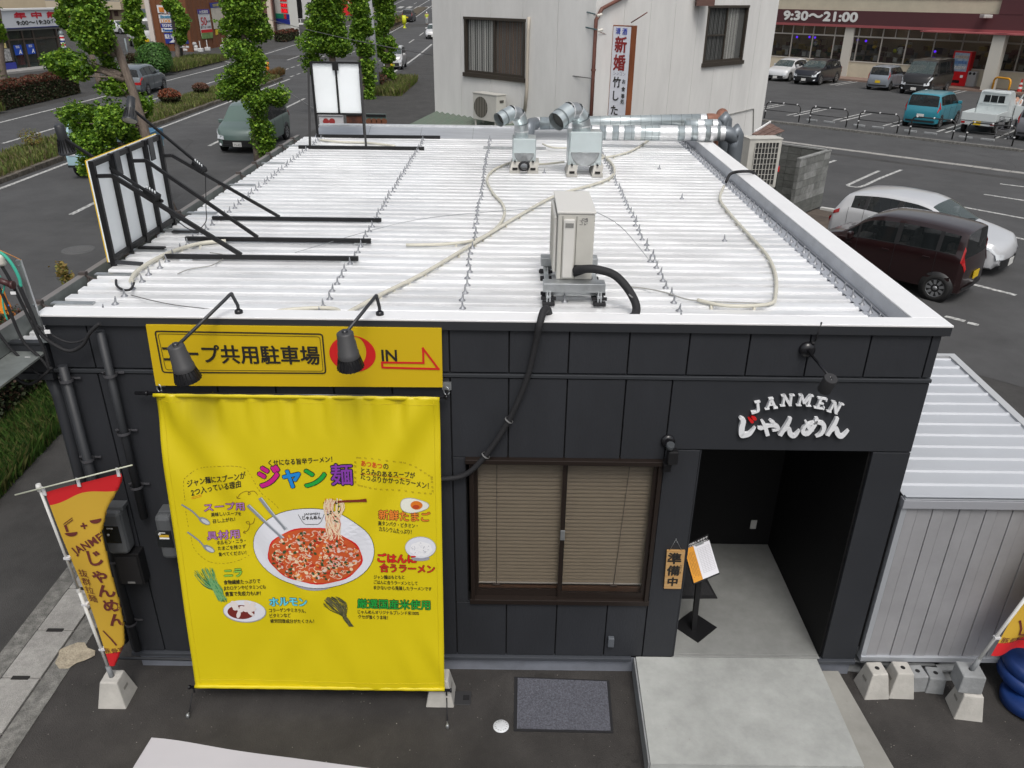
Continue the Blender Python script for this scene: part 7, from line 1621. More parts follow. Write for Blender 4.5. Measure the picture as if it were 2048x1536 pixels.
# shopping trolley by the mini truck
t=thing("shopping_trolley","empty shopping trolley behind the open door of the mini truck","trolley",tuple(gp(2000,280)));q=gp(2006,276);M=Matrix.Translation(q) @ rot2(math.atan2(V.y,V.x));tm=mat("trolley_grey",(.3,.3,.32),.4,.6);mb=MB()
for a,b in (((-.3,-.22,.35),(.3,-.22,.35)),((-.3,.22,.35),(.3,.22,.35)),((-.3,-.22,.35),(-.3,.22,.35)),((.3,-.22,.35),(.3,.22,.35)),((-.35,-.25,.8),(.35,-.25,.85)),((-.35,.25,.8),(.35,.25,.85)),((-.35,-.25,.8),(-.35,.25,.8)),((-.45,-.25,.95),(-.45,.25,.95)),((-.35,-.25,.8),(-.45,-.25,.95)),((-.35,.25,.8),(-.45,.25,.95)),((-.35,-.25,.1),(.4,-.2,.1)),((-.35,.25,.1),(.4,.2,.1)),((-.35,-.25,.1),(-.35,-.25,.8)),((-.35,.25,.1),(-.35,.25,.8)),((.3,-.22,.35),(.35,-.25,.85)),((.3,.22,.35),(.35,.25,.85))):mb.bar(M @ Vector(a),M @ Vector(b),.02)
mb.build("frame",tm,t);mb=MB();
for sx,sy in ((-.35,-.25),(-.35,.25),(.4,-.2),(.4,.2)):mb.lathe([(.05,-.02),(.05,.02)],10,M @ Matrix.Translation((sx,sy,.05)) @ Matrix.Rotation(R(90),4,'X'),capb=True,capt=True)
mb.build("castors",black_rubber,t)

# ================================================================ ACROSS THE ROAD
# shop open all year
A0=gp(0,145);A1=gp(115,132);AE=(A1-A0).normalized();AN=Vector((AE.y,-AE.x,0));AN=AN if AN.dot(Vector((1,-.6,0)))>0 else-AN
os_=thing("roadside_shop","roadside shop with white fascia in red and black Japanese writing","shop",tuple(A0))
ap=lambda s,z,e=0.0:A0+AE*s+AN*e+Vector((0,0,z));asx=lambda px,py:(onp(px,py,A0,AN)-A0).dot(AE)
def abox(s0,s1,z0,z1,e0,e1,name,m,parent=None):mb=MB();mb.prism([ap(s0,z0,e0),ap(s1,z0,e0),ap(s1,z0,e1),ap(s0,z0,e1)],(0,0,z1-z0));return mb.build(name,m,parent or os_)
s_r=asx(128,100)
abox(-14,s_r,2.92,4.1,-.3,.25,"fascia",mat("fascia_white",(.56,.58,.62),.5));abox(-14,s_r+.1,4.1,4.22,-.4,.35,"roof_edge",white_ink);abox(-14,s_r,2.72,2.92,-.3,.1,"soffit_beam",mat("beam_grey2",(.28,.28,.27),.7));abox(-14,s_r,2.86,2.93,.1,.26,"blue_line",mat("navy",(.02,.03,.14),.5))
abox(-14,s_r,.0,.14,-.2,1.6,"entrance_step",mat("tile_grey",(.3,.29,.28),.8));abox(-14,s_r,0,4.1,-8,-7.8,"rear_wall",mat("wall_beige",(.4,.36,.28),.8));abox(s_r-.1,s_r,0,4.1,-8,-.3,"end_wall",MATS["wall_beige"]);abox(-14,s_r,.0,.14,-7.8,-.2,"shop_floor",mat("floor_green",(.18,.24,.22),.5));abox(-14,s_r,2.7,2.8,-7.8,-.2,"ceiling",mat("ceil2",(.4,.38,.34),.8))
abox(-14,s_r,0.5,2.4,-4.0,-3.9,"partition",mat("part_beige",(.42,.40,.34),.8))
fb=mat("frame_brown",(.06,.045,.035),.5);ag=mat("shop_glass",(.05,.06,.06),.05,alpha=.28)
ms_=sorted(asx(*p) for p in ((-22,100),(14,60),(32,139),(59,137),(82,134),(112,65),(120,110)))
ms_=[asx(-30,90),asx(20,95),asx(36,95)*0+asx(50,95),asx(72,95),asx(118,95)]
prev=-13.9
for s in ms_+[s_r-.1]:
    w=abox(s-.07,s+.07,.14,2.72,-.1,.05,"window",fb);abox(prev+.07,s-.07,.14,2.72,-.03,-.02,"pane",ag,w);abox(prev+.07,s-.07,2.05,2.16,-.08,.03,"transom",fb,w);prev=s
def atext(s,pa,pb,zc,h,m,sp=1.0,bold=.03):
    sa=asx(*pa);sb=asx(*pb);vs,fs=text_geo(s,size=1,spacing=sp);x0=min(v.x for v in vs);x1=max(v.x for v in vs);z0=min(v.y for v in vs);z1=max(v.y for v in vs);mb=MB()
    for k,(dx,dz) in enumerate(((0,0),(1,0),(-1,0),(0,1),(0,-1))):mb.add([ap(sa+(v.x-x0)/(x1-x0)*(sb-sa)+dx*bold,zc+(v.y-(z0+z1)/2)/(z1-z0)*h+dz*bold,.26+.002*k) for v in vs],fs)
    mb.build("lettering",m,os_)
atext("年中無休",(22,32),(140,32),3.74,.42,mat("red_text",(.5,.01,.03),.5),1.6,.035);atext("9:00～19:30",(27,45),(94,45),3.24,.26,black_ink,1.0,.018);atext("（19:00受付）",(94,45),(140,45),3.24,.22,black_ink,1.0,.004)
pb_=mat("poster_blue",(.01,.06,.38),.5)
for a,b,z0,z1,m in ((27,43,1.05,1.75,pb_),(53,69,1.05,1.75,pb_),(-4,13,1.6,1.95,mat("poster_yel",(.6,.5,.2),.5)),(-6,18,.7,1.55,mat("poster_bw",(.3,.3,.3),.5,var=.9,scale=9)),(-8,24,.15,.6,mat("poster_dkblue",(.03,.04,.28),.5))):
    o=abox(asx(a,100),asx(b,100),z0,z1,.06,.07,"poster",m)
for a in (27,53):
    vs,fs=text_geo("A",size=.4,offset=.03,shear=.2);s0=asx(a+11,100);mb=MB();mb.add([ap(s0+v.x,1.25+v.y,.075) for v in vs],fs);mb.box((0,0,0),(0,0,0));mb.build("lettering",white_ink,os_)
    vs,fs=text_geo("理容",size=.2,offset=.0);s0=asx(a+8,100);mb=MB();mb.add([ap(s0+v.x,1.6+v.y,.075) for v in vs],fs);mb.build("lettering",white_ink,os_)
abox(asx(43,100),asx(52,100),.3,1.2,-.6,-.3,"red_chair",mat("chair_red",(.2,.03,.03),.5))
t=thing("barber_pole","red, white and blue striped barber pole at the roadside shop's corner","barber pole",tuple(ap(asx(127,100),0,.9)));q=onp(127,90,A0+AN*.9,AN)
for k in range(10):mb=MB();z0=1.0+k*.13;mb.lathe([(.17,z0),(.17,z0+.13)],14,Matrix.Translation((q.x,q.y,0)) @ Matrix.Rotation(.0,4,'X'));mb.build("stripe",(fred,white_ink,mat("navy2",(.02,.04,.2),.5),white_ink)[k%4],t)
mb=MB();mb.lathe([(.2,0),(.1,.1),(.1,.95),(.2,1.0)],12,Matrix.Translation((q.x,q.y,0)),capb=True);mb.lathe([(.2,2.3),(.22,2.4),(.1,2.6),(0,2.62)],12,Matrix.Translation((q.x,q.y,0)));mb.build("stand",seam,t)
# tiled roof and apartment block behind
t=thing("tiled_house","house with dark brown tiled roof behind the roadside shop","house",tuple(ap(2,0,-14)))
mb=MB();mb.prism([ap(-12,0,-10),ap(asx(108,20)+1.5,0,-10),ap(asx(108,20)+1.5,0,-20),ap(-12,0,-20)],(0,0,4.4));mb.build("wall",MATS["wall_beige"],t)
for k in range(8):mb=MB();z=4.4+k*.22;e=-9.6-k*.7;mb.prism([ap(-12,z,e),ap(asx(108,20)+2-k*.4,z,e),ap(asx(108,20)+2-k*.4,z+.2,e-.75),ap(-12,z+.2,e-.75)],(0,0,.08));mb.build("roof",mat("roof_tile",(.035,.025,.025),.7,var=.2,scale=3),t)
ab=thing("apartment_block","beige apartment block with balconies and brown doors at the top left","building",(-70,130,1));bg_=mat("apt_beige",(.36,.30,.21),.8,var=.04,scale=.5,stain=.08);ap0=gpr(205,52);ap1=gpr(330,50);
APE=Vector((1,.06,0)).normalized();APN=Vector((APE.y,-APE.x,0));Zg=ap0.z
def pb(s0,s1,z0,z1,e0,e1,name,m):mb=MB();mb.prism([ap0+APE*s0+APN*e0+Vector((0,0,z0)),ap0+APE*s1+APN*e0+Vector((0,0,z0)),ap0+APE*s1+APN*e1+Vector((0,0,z0)),ap0+APE*s0+APN*e1+Vector((0,0,z0))],(0,0,z1-z0));return mb.build(name,m,ab)
apx=lambda px,py:(onp(px,py,ap0,APN)-ap0).dot(APE)
apz=lambda px,py:onp(px,py,ap0,APN).z-Zg
pb(apx(-200,30),apx(470,30),-1,9,-8,0,"wall",bg_)
zb1=apz(230,17);pb(apx(105,20),apx(252,20),zb1-.1,zb1+.9,.0,1.6,"balcony",mat("apt_light",(.42,.36,.27),.8));pb(apx(105,20),apx(252,20),zb1+.9,zb1+1.0,1.5,1.6,"railing",seam)
for k in range(14):s=apx(108,20)+k*(apx(250,20)-apx(108,20))/13;pb(s,s+.05,zb1+1.0,zb1+1.9,1.5,1.55,"baluster",seam)
pb(apx(105,20),apx(252,20),zb1+1.9,zb1+1.96,1.5,1.6,"railing",seam)
for x0,x1 in ((120,138),(160,175),(208,222)):pb(apx(x0,10),apx(x1,10),zb1+.9,zb1+3,.001,.06,"door",mat("apt_dark",(.04,.035,.04),.5))
pb(apx(212,40),apx(226,40),0.05,apz(212,22),.001,.06,"door",mat("apt_door",(.06,.02,.015),.5));pb(apx(229,30),apx(237,30),apz(229,32),apz(229,22),.001,.06,"window_shade",MATS["apt_door"])
w=pb(apx(276,30),apx(300,30),.3,apz(290,17),.001,.05,"window",mat("apt_frame",(.2,.2,.2),.5))
for k in range(3):a_=apx(277+k*8,30);pb(a_,apx(284+k*8,30),.35,apz(290,18),.051,.06,"pane",mat("apt_glass",(.12,.14,.16),.15))
# brown billboard wall
bb=thing("billboard_wall","brown corrugated billboard wall covered with company signs by the pavement","billboard",tuple(gpr(350,101)));brm=mat("bill_brown",(.16,.058,.022),.7,var=.08,scale=2,stretch=(1,1,.2))
K0,K1,K2=gpr(316,101),gpr(386,104),gpr(456,90);NK={}
def face(a,b,n,ztop,nm):
    d=(b-a);L=d.length;d.normalize();nn=Vector((d.y,-d.x,0));nn=nn if nn.y<0 else-nn
    for i in range(n):s0=L*i/n;s1=L*(i+1)/n-.02;mb=MB();mb.prism([a+d*s0+nn*(.03*(i%2)),a+d*s1+nn*(.03*(i%2)),a+d*s1-nn*.1,a+d*s0-nn*.1],(0,0,ztop));mb.build("sheet_panel",brm,bb)
    return a,d,nn
F1=face(K0,K1,12,4.7,"l");F2=face(K1,K2,16,4.9,"r")
mb=MB();mb.box((K0.x-.45,K0.y-.2,K0.z),(K0.x-.02,K0.y+.2,K0.z+4.75));mb.build("end_post",mat("post_pink",(.55,.5,.46),.7),bb)
mb=MB();mb.box((K2.x+.02,K2.y-.2,K2.z),(K2.x+.45,K2.y+.2,K2.z+4.95));mb.build("end_post",MATS["post_pink"],bb)
def fq(Fc,quad,name,m,e=.06):a,d,nn=Fc;P=[onp(x,y,a+nn*e,nn) for x,y in quad];mb=MB();mb.prism(P,nn*.02);return mb.build(name,m,bb)
def ftext(Fc,s,pa,pb_,h,m,e=.09,vert=False,off=.03):
    a,d,nn=Fc;A=onp(pa[0],pa[1],a+nn*e,nn);B=onp(pb_[0],pb_[1],a+nn*e,nn);vs,fs=text_geo(s,size=1,offset=0);x0=min(v.x for v in vs);x1=max(v.x for v in vs);z0=min(v.y for v in vs);z1=max(v.y for v in vs);mb=MB()
    for k,(dx,dz) in enumerate(((0,0),(1,0),(-1,0))):mb.add([A.lerp(B,(v.x-x0)/(x1-x0))+Vector((0,0,(v.y-(z0+z1)/2)/(z1-z0)*h))+d*dx*off+nn*.002*k for v in vs],fs)
    mb.build("lettering",m,bb)
sw_=mat("sg_white",(.62,.62,.64),.5);nv=mat("sg_navy",(.015,.03,.24),.5)
fq(F1,((313,10),(330,11),(333,27),(316,26)),"sign_panel",sw_);fq(F1,((317,14),(327,15),(329,25),(319,24)),"sign_print",mat("sg_orange",(.6,.2,.03),.5,var=.4,scale=2),.1)
fq(F1,((333,11),(362,11),(365,27),(336,27)),"sign_panel",sw_);fq(F1,((335,13),(346,13),(348,25),(337,25)),"sign_print",nv,.1);fq(F1,((350,13),(360,13),(361,22),(352,23)),"sign_print",mat("sg_cyan",(.1,.4,.5),.5),.1)
for (y0,m,s_,tm_) in ((29,sw_,"Takara standard",mat("sg_teal",(.02,.2,.35),.5)),(38,sw_,"LIXIL",mat("sg_or2",(.6,.25,.05),.5)),(47,nv,"TOTO",sw_),(56,sw_,"Panasonic",mat("sg_blue2",(.01,.1,.35),.5))):
    x=317+(y0-29)*.22;fq(F1,((x,y0),(x+46,y0),(x+47,y0+8),(x+1,y0+8)),"sign_panel",m);ftext(F1,s_,(x+3,y0+4),(x+24,y0+4),.26,tm_)
fq(F1,((328,66),(372,66),(378,87),(332,87)),"sign_panel",nv);ftext(F1,"駐車場",(330,73),(362,73),.42,sw_);fq(F1,((339,85),(348,77),(352,80),(372,81),(373,85)),"arrow",sw_,.1)
fq(F2,((394,19),(417,18),(426,76),(404,78)),"poster",sw_);fq(F2,((394,19),(417,18),(419,27),(396,28)),"poster_header",mat("sg_violet",(.05,.03,.25),.5),.1);fq(F2,((402,60),(424,58),(425,64),(403,66)),"poster_band",fred,.1);fq(F2,((403,66),(425,64),(426,76),(404,78)),"poster_picture",mat("sg_green",(.15,.25,.08),.5,var=.4,scale=4),.1)
ftext(F2,"大感謝祭",(398,24),(416,23),.3,sw_,.13);ftext(F2,"50",(402,43),(413,42),.75,mat("sg_red",(.5,.02,.03),.5),.1);ftext(F2,"％OFF",(413,43),(421,42),.2,black_ink,.1,off=.01);ftext(F2,"得リフォームSALE",(402,55),(422,53),.24,black_ink,.1,off=.01)
fq(F2,((419,6),(441,4),(443,14),(421,16)),"poster_header",nv,.1);fq(F2,((421,16),(443,14),(449,56),(428,58)),"poster",mat("sg_cream",(.5,.47,.40),.5,var=.2,scale=1));ftext(F2,"TOTO展示",(425,11),(440,9),.3,mat("sg_yel",(.5,.45,.1),.5),.13)
for x,m in ((431,mat("sg_y2",(.6,.45,.02),.5)),(438,sw_),(444,sw_)):fq(F2,((x,59),(x+4.5,58.6),(x+5,64 if m is sw_ else 69),(x+.5,64.5 if m is sw_ else 70)),"notice",m)
for (px,py),lbl in (((314,104),"white wrapped block at the foot of the billboard's left post"),((376,103),"left white sandbag heap under the brown billboard wall"),((388,103),"right white sandbag heap under the brown billboard wall")):
    q=gpr(px,py);t=thing("sandbag",lbl,"sandbag",tuple(q),"white weights under the billboard wall");r_=random.Random(px)
    for k in range(3):mb=MB();M=Matrix.Translation(q+Vector((r_.uniform(-.3,.3),0,k*.28))) @ rot2(r_.uniform(-.4,.4));mb.box((-.5,-.3,0),(.5,.3,.3),M,bev=.11);mb.build("bag",mat("bag_white",(.5,.5,.5),.8,var=.15,scale=4),t)
for px,lbl in ((402,"left steel prop"),(416,"middle steel prop"),(447,"right steel prop")):
    q=gpr(px,104-(px-402)*.16);mb=MB();mb.bar(q,q+Vector((0,0,1.0)),.08);mb.box((q.x-.25,q.y-.2,q.z),(q.x+.25,q.y+.2,q.z+.35),bev=.05);tag(mb.build("post",MATS["bag_white"]),lbl+" with concrete foot before the brown billboard wall","post","props before the billboard wall")
# poles
def pole(lbl,px,py,r,top,m,bands=0,Y=None):
    q=gp(px,py) if py>110 else gpr(px,py);t=thing("utility_pole",lbl,"pole",tuple(q));tp=yp(top[0],top[1],q.y);mb=MB();mb.tube([q,Vector((tp.x,q.y,tp.z))],[r*1.1,r*.9],16);mb.build("shaft",m,t)
    for k in range(bands):z=q.z+1.2+k*.5;mb=MB();mb.lathe([(r*1.12,0),(r*1.12,.08)],16,Matrix.Translation((q.x+(tp.x-q.x)*(z-q.z)/(tp.z-q.z),q.y,z)));mb.build("band",white_ink,t)
    mb=MB();
    for k in range(14):z=q.z+2+k*.45;xx=q.x+(tp.x-q.x)*(z-q.z)/(tp.z-q.z);mb.bar((xx-r*1.0,q.y,z),(xx-r*1.0-.14,q.y,z),.02) if k%2 else mb.bar((xx+r,q.y,z),(xx+r+.14,q.y,z),.02)
    mb.build("step_bolt",seam,t);return t
pole("grey concrete utility pole between the slim ginkgo trees",755,186,.19,(732,-60),mat("pole_conc",(.34,.35,.37),.8,var=.06,scale=2,stain=.1))
pole("dark utility pole with white bands in front of the brown billboard wall",362,126,.27,(334,-60),mat("pole_dark",(.12,.11,.11),.85,var=.1,scale=2),2)
pole("thin grey pole behind the bushy ginkgo",682,62,.15,(676,-60),mat("pole_thin",(.3,.3,.3),.7))
q=gp(537,153);mb=MB();mb.lathe([(.22,0),(.22,.06),(.11,.08),(.11,.45),(.13,.5),(.13,.95),(0,1.0)],14,Matrix.Translation(q));tag(mb.build("delineator_post",mat("post_orange",(.7,.2,.01),.5)),"orange delineator post at the tip of the median","post")
q=gpr(809,56);mb=MB();mb.lathe([(.28,0),(.28,.05),(.15,.07),(.15,.5),(.3,.55),(.3,1.6),(0,1.65)],14,Matrix.Translation(q));tag(mb.build("delineator_post",mat("post_yellow",(.55,.6,.02),.5)),"yellow delineator post at the far median's tip","post")
q=gp(255,106);mb=MB();mb.lathe([(.09,0),(.09,1.3),(0,1.32)],10,Matrix.Translation(q));tag(mb.build("bollard",seam),"dark bollard in the lot beside the thin ginkgo","bollard")
# manhole
q=gp(157,500);t=thing("manhole_cover","round grey patterned manhole cover in the near lane","manhole cover",tuple(q));mb=MB();mb.lathe([(0,.010),(.30,.010),(.305,.012),(.37,.012),(.375,.004)],36,Matrix.Translation(q));mb.build("rim",mat("mh_rim",(.085,.085,.085),.7,var=.1,scale=9),t)
mb=MB()
for k in range(140):a=k*2.39996;r_=.29*math.sqrt(k/140);mb.box((q.x+r_*math.cos(a)-.012,q.y+r_*math.sin(a)-.012,.0105),(q.x+r_*math.cos(a)+.012,q.y+r_*math.sin(a)+.012,.017))
mb.build("stud_pattern",mat("mh_stud",(.15,.15,.15),.6),t)["kind"]="stuff"
# fuel station price board and buildings behind
g0=gpr(556,69);g1=gpr(583,72);GE=(g1-g0).normalized();GN=Vector((GE.y,-GE.x,0));GN=GN if GN.y<0 else-GN
fs_=thing("price_board","white fuel price board with glowing red digits and green, red and blue panels","sign",tuple(g0));gL=(g1-g0).length
def gbx(u0,u1,z0,z1,e0,e1,name,m):mb=MB();mb.prism([g0+GE*gL*u0+GN*e0+Vector((0,0,z0)),g0+GE*gL*u1+GN*e0+Vector((0,0,z0)),g0+GE*gL*u1+GN*e1+Vector((0,0,z0)),g0+GE*gL*u0+GN*e1+Vector((0,0,z0))],(0,0,z1-z0));return mb.build(name,m,fs_)
gz=lambda py:onp(565,py,g0,GN).z-g0.z
gbx(0,1,0,gz(-30),-1.2,0,"board",mat("gas_white",(.55,.55,.52),.6));
gbx(.0,.62,gz(37),gz(27),.001,.05,"green_panel",mat("gas_green",(.01,.2,.12),.5));gbx(.62,.8,gz(37),gz(27),.001,.05,"red_panel",fred);gbx(.8,1,gz(37),gz(27),.001,.05,"blue_panel",nv);gbx(0,1,gz(47),gz(37.5),.001,.05,"blue_panel",nv)
led=mat("led_red",(.9,.01,.02),.5,emit=1.1)
for y0,y1,s_ in ((2,-8,"177"),(14,6,"147"),(25,16,"136")):
    gbx(.45,.92,gz(y0),gz(y1),.001,.04,"led_field",mat("led_back",(.3,.005,.01),.5,emit=.8));vs,fs=text_geo(s_,size=1,offset=0);x0=min(v.x for v in vs);x1=max(v.x for v in vs);z0=min(v.y for v in vs);z1=max(v.y for v in vs);mb=MB();zc=(gz(y0)+gz(y1))/2;hh=(gz(y1)-gz(y0))*.75
    mb.add([g0+GE*gL*(.5+.37*(v.x-x0)/(x1-x0))+GN*.06+Vector((0,0,zc+hh*((v.y-z0)/(z1-z0)-.5))) for v in vs],fs);mb.build("digits",led,fs_)
def far_building(lbl,px0,px1,pyb,ztop,m,depth=12,cat="building",extra=None):
    a=gpr(px0,pyb);b=gpr(px1,pyb);b=Vector((a.x+(b.x-a.x),b.y,a.z));t=thing("far_building",lbl,cat,tuple(a),"buildings far along the road");d=(b-a).normalized();nn=Vector((d.y,-d.x,0));nn=nn if nn.y<0 else-nn;L=(b-a).length
    mb=MB();mb.prism([a-Vector((0,0,1)),b-Vector((0,0,1)),b-nn*depth-Vector((0,0,1)),a-nn*depth-Vector((0,0,1))],(0,0,ztop+1));mb.build("wall",m,t)
    n_=max(2,int(L/3))
    for i in range(n_):
        s0=L*(i+.2)/n_;s1=L*(i+.8)/n_
        for z in ([1.0] if ztop<5 else [1.0,4.0]):mb=MB();mb.prism([a+d*s0+nn*.05+Vector((0,0,z)),a+d*s1+nn*.05+Vector((0,0,z)),a+d*s1+nn*.12+Vector((0,0,z)),a+d*s0+nn*.12+Vector((0,0,z))],(0,0,1.4));mb.build("window",dark_glass,t)
    mb=MB();mb.prism([a-d*.3+nn*.3+Vector((0,0,ztop)),b+d*.3+nn*.3+Vector((0,0,ztop)),b+d*.3-nn*depth+Vector((0,0,ztop)),a-d*.3-nn*depth+Vector((0,0,ztop))],(0,0,.35));mb.build("roof",mat("roof_far",(.12,.12,.12),.8),t)
    return t
far_building("brown fronted building with cream posts left of the fuel price board",462,552,70,6,mat("far_brown",(.12,.06,.045),.7,var=.2,scale=.6))
far_building("white fuel station building with grey band",584,640,38,6,mat("far_white",(.5,.5,.5),.7));far_building("pale roadside building behind the slim ginkgo trees",690,772,26,7,mat("far_pale",(.42,.4,.36),.8,var=.1,scale=.4));far_building("low shops at the far crossing",776,838,8,5,mat("far_mix",(.3,.28,.24),.8,var=.3,scale=.3))
far_building("grey building far left behind the apartment block",250,470,24,9,mat("far_grey",(.3,.27,.24),.8),15)
q0=gpr(480,0)
far_building("row of buildings beyond the crossing at the top of the photo",838,1020,3.5,9,mat("far_row",(.33,.32,.3),.8,var=.3,scale=.2),20)
for px in (508,545):q=gpr(px,72);mb=MB();mb.box((q.x-.25,q.y-.25,q.z),(q.x+.25,q.y+.25,q.z+7));mb.box((q.x-.5,q.y-.5,q.z),(q.x+.5,q.y+.3,q.z+.5),bev=.05);tag(mb.build("cream_post",mat("cream_post",(.55,.48,.40),.7)),"cream sign post with concrete foot, %s before the brown building"%("left one" if px<520 else "right one"),"post","cream posts before the brown building")
q=gpr(602,49);t=thing("banner_stand","tall black banner stand at the fuel station","banner",tuple(q));mb=MB();mb.box((q.x-.35,q.y-.03,q.z+.8),(q.x+.35,q.y+.03,q.z+3.6));mb.build("cloth",black_metal,t);mb=MB();mb.bar(q,q+Vector((0,0,3.7)),.06);mb.box((q.x-.35,q.y-.3,q.z),(q.x+.35,q.y+.3,q.z+.2));mb.build("stand",white_ink,t)
q=gpr(695,36);t=thing("shop_banner","red pylon sign with white curved mark behind the ginkgo trees","sign",tuple(q));mb=MB();mb.box((q.x-.8,q.y-.1,q.z+.4),(q.x+.8,q.y+.1,q.z+2.8));mb.build("red_panel",fred,t);mb=MB();mb.box((q.x-.8,q.y-.12,q.z+3.1),(q.x+.8,q.y+.1,q.z+4.3));mb.build("black_panel",black_metal,t);mb=MB();mb.tube([(q.x+.5*math.cos(a),q.y-.12,q.z+1.6+.8*math.sin(a)) for a in [-.9+i*.35 for i in range(9)]],.14,6);mb.build("curved_mark",white_ink,t)

# ================================================================ VEHICLES
def interp(xs,ys,x):
    # smooth monotone-ish cubic through points
    i=int(np.searchsorted(xs,x))-1;i=max(0,min(len(xs)-2,i));h=xs[i+1]-xs[i];t=(x-xs[i])/h
    m=lambda k:0 if k<=0 or k>=len(xs)-1 else (0 if (ys[k+1]-ys[k])*(ys[k]-ys[k-1])<=0 else 2/((xs[k+1]-xs[k])/((ys[k+1]-ys[k]) or 1e-9)+(xs[k]-xs[k-1])/((ys[k]-ys[k-1]) or 1e-9)))
    a,b=m(i)*h,m(i+1)*h;return (2*t**3-3*t*t+1)*ys[i]+(t**3-2*t*t+t)*a+(-2*t**3+3*t*t)*ys[i+1]+(t**3-t*t)*b
PROF={  # top line, belt line (x fraction from front, z fraction of H), roof half-width fraction
 'kei':dict(top=[(0,.40),(.015,.52),(.05,.575),(.13,.635),(.19,.665),(.36,.935),(.45,.985),(.65,1.0),(.88,.975),(.955,.945),(.985,.62),(1,.50)],belt=[(0,.38),(.05,.50),(.19,.60),(.5,.625),(.9,.645),(.985,.60),(1,.48)],ws=(.20,.36),rw=(.958,.984),sides=[(.235,.30),(.315,.545),(.575,.80),(.825,.92)],rh=.80,wb=(.165,.855),wr=.29),
 'hatch':dict(top=[(0,.36),(.02,.46),(.06,.53),(.16,.60),(.25,.655),(.42,.925),(.52,.985),(.66,1.0),(.82,.96),(.905,.90),(.965,.64),(1,.50)],belt=[(0,.34),(.06,.46),(.25,.60),(.5,.64),(.85,.70),(.965,.60),(1,.47)],ws=(.255,.42),rw=(.91,.962),sides=[(.37,.575),(.605,.77),(.79,.865)],rh=.74,wb=(.19,.82),wr=.31),
 'wagon':dict(top=[(0,.36),(.02,.46),(.06,.54),(.14,.60),(.24,.66),(.40,.94),(.5,.99),(.7,1.0),(.88,.95),(.945,.90),(.98,.62),(1,.48)],belt=[(0,.34),(.06,.46),(.24,.61),(.5,.63),(.85,.66),(.98,.58),(1,.46)],ws=(.245,.40),rw=(.948,.977),sides=[(.35,.53),(.56,.73),(.755,.90)],rh=.76,wb=(.18,.80),wr=.31),
 'mpv':dict(top=[(0,.38),(.015,.47),(.05,.54),(.12,.60),(.17,.64),(.33,.93),(.42,.985),(.65,1.0),(.9,.975),(.965,.94),(.99,.60),(1,.46)],belt=[(0,.36),(.05,.48),(.17,.56),(.5,.59),(.9,.61),(.99,.56),(1,.44)],ws=(.175,.33),rw=(.967,.988),sides=[(.205,.26),(.275,.48),(.51,.73),(.755,.91)],rh=.82,wb=(.17,.83),wr=.32),
 'suv':dict(top=[(0,.42),(.015,.53),(.05,.60),(.15,.65),(.27,.69),(.42,.93),(.52,.985),(.68,1.0),(.85,.96),(.915,.92),(.965,.68),(1,.52)],belt=[(0,.40),(.05,.52),(.27,.64),(.5,.66),(.88,.70),(.965,.64),(1,.50)],ws=(.275,.42),rw=(.92,.962),sides=[(.37,.56),(.59,.76),(.78,.87)],rh=.74,wb=(.19,.80),wr=.36),
 'van':dict(top=[(0,.34),(.01,.46),(.03,.52),(.075,.58),(.10,.60),(.23,.93),(.30,.985),(.6,1.0),(.93,.99),(.975,.96),(.993,.58),(1,.44)],belt=[(0,.32),(.03,.46),(.10,.53),(.5,.545),(.95,.55),(.993,.54),(1,.42)],ws=(.104,.23),rw=(.977,.992),sides=[(.16,.31),(.34,.61),(.63,.93)],rh=.84,wb=(.15,.78),wr=.33),
}
hl_mat=mat("headlamp",(.62,.65,.68),.15,coat=.5);tl_mat=mat("tail_lamp",(.35,.008,.01),.2,coat=.5);tyre_m=mat("tyre",(.012,.012,.012),.85);rim_m=mat("rim",(.35,.36,.37),.35,.7);trim_m=mat("car_trim",(.012,.012,.013),.5);plate_w=mat("plate_white",(.6,.6,.58),.5);plate_y=mat("plate_yellow",(.62,.42,.01),.5);car_glass=mat("car_glass",(.015,.018,.019),.04,alpha=.72);glass_light=mat("car_glass_light",(.09,.12,.12),.05,alpha=.55)
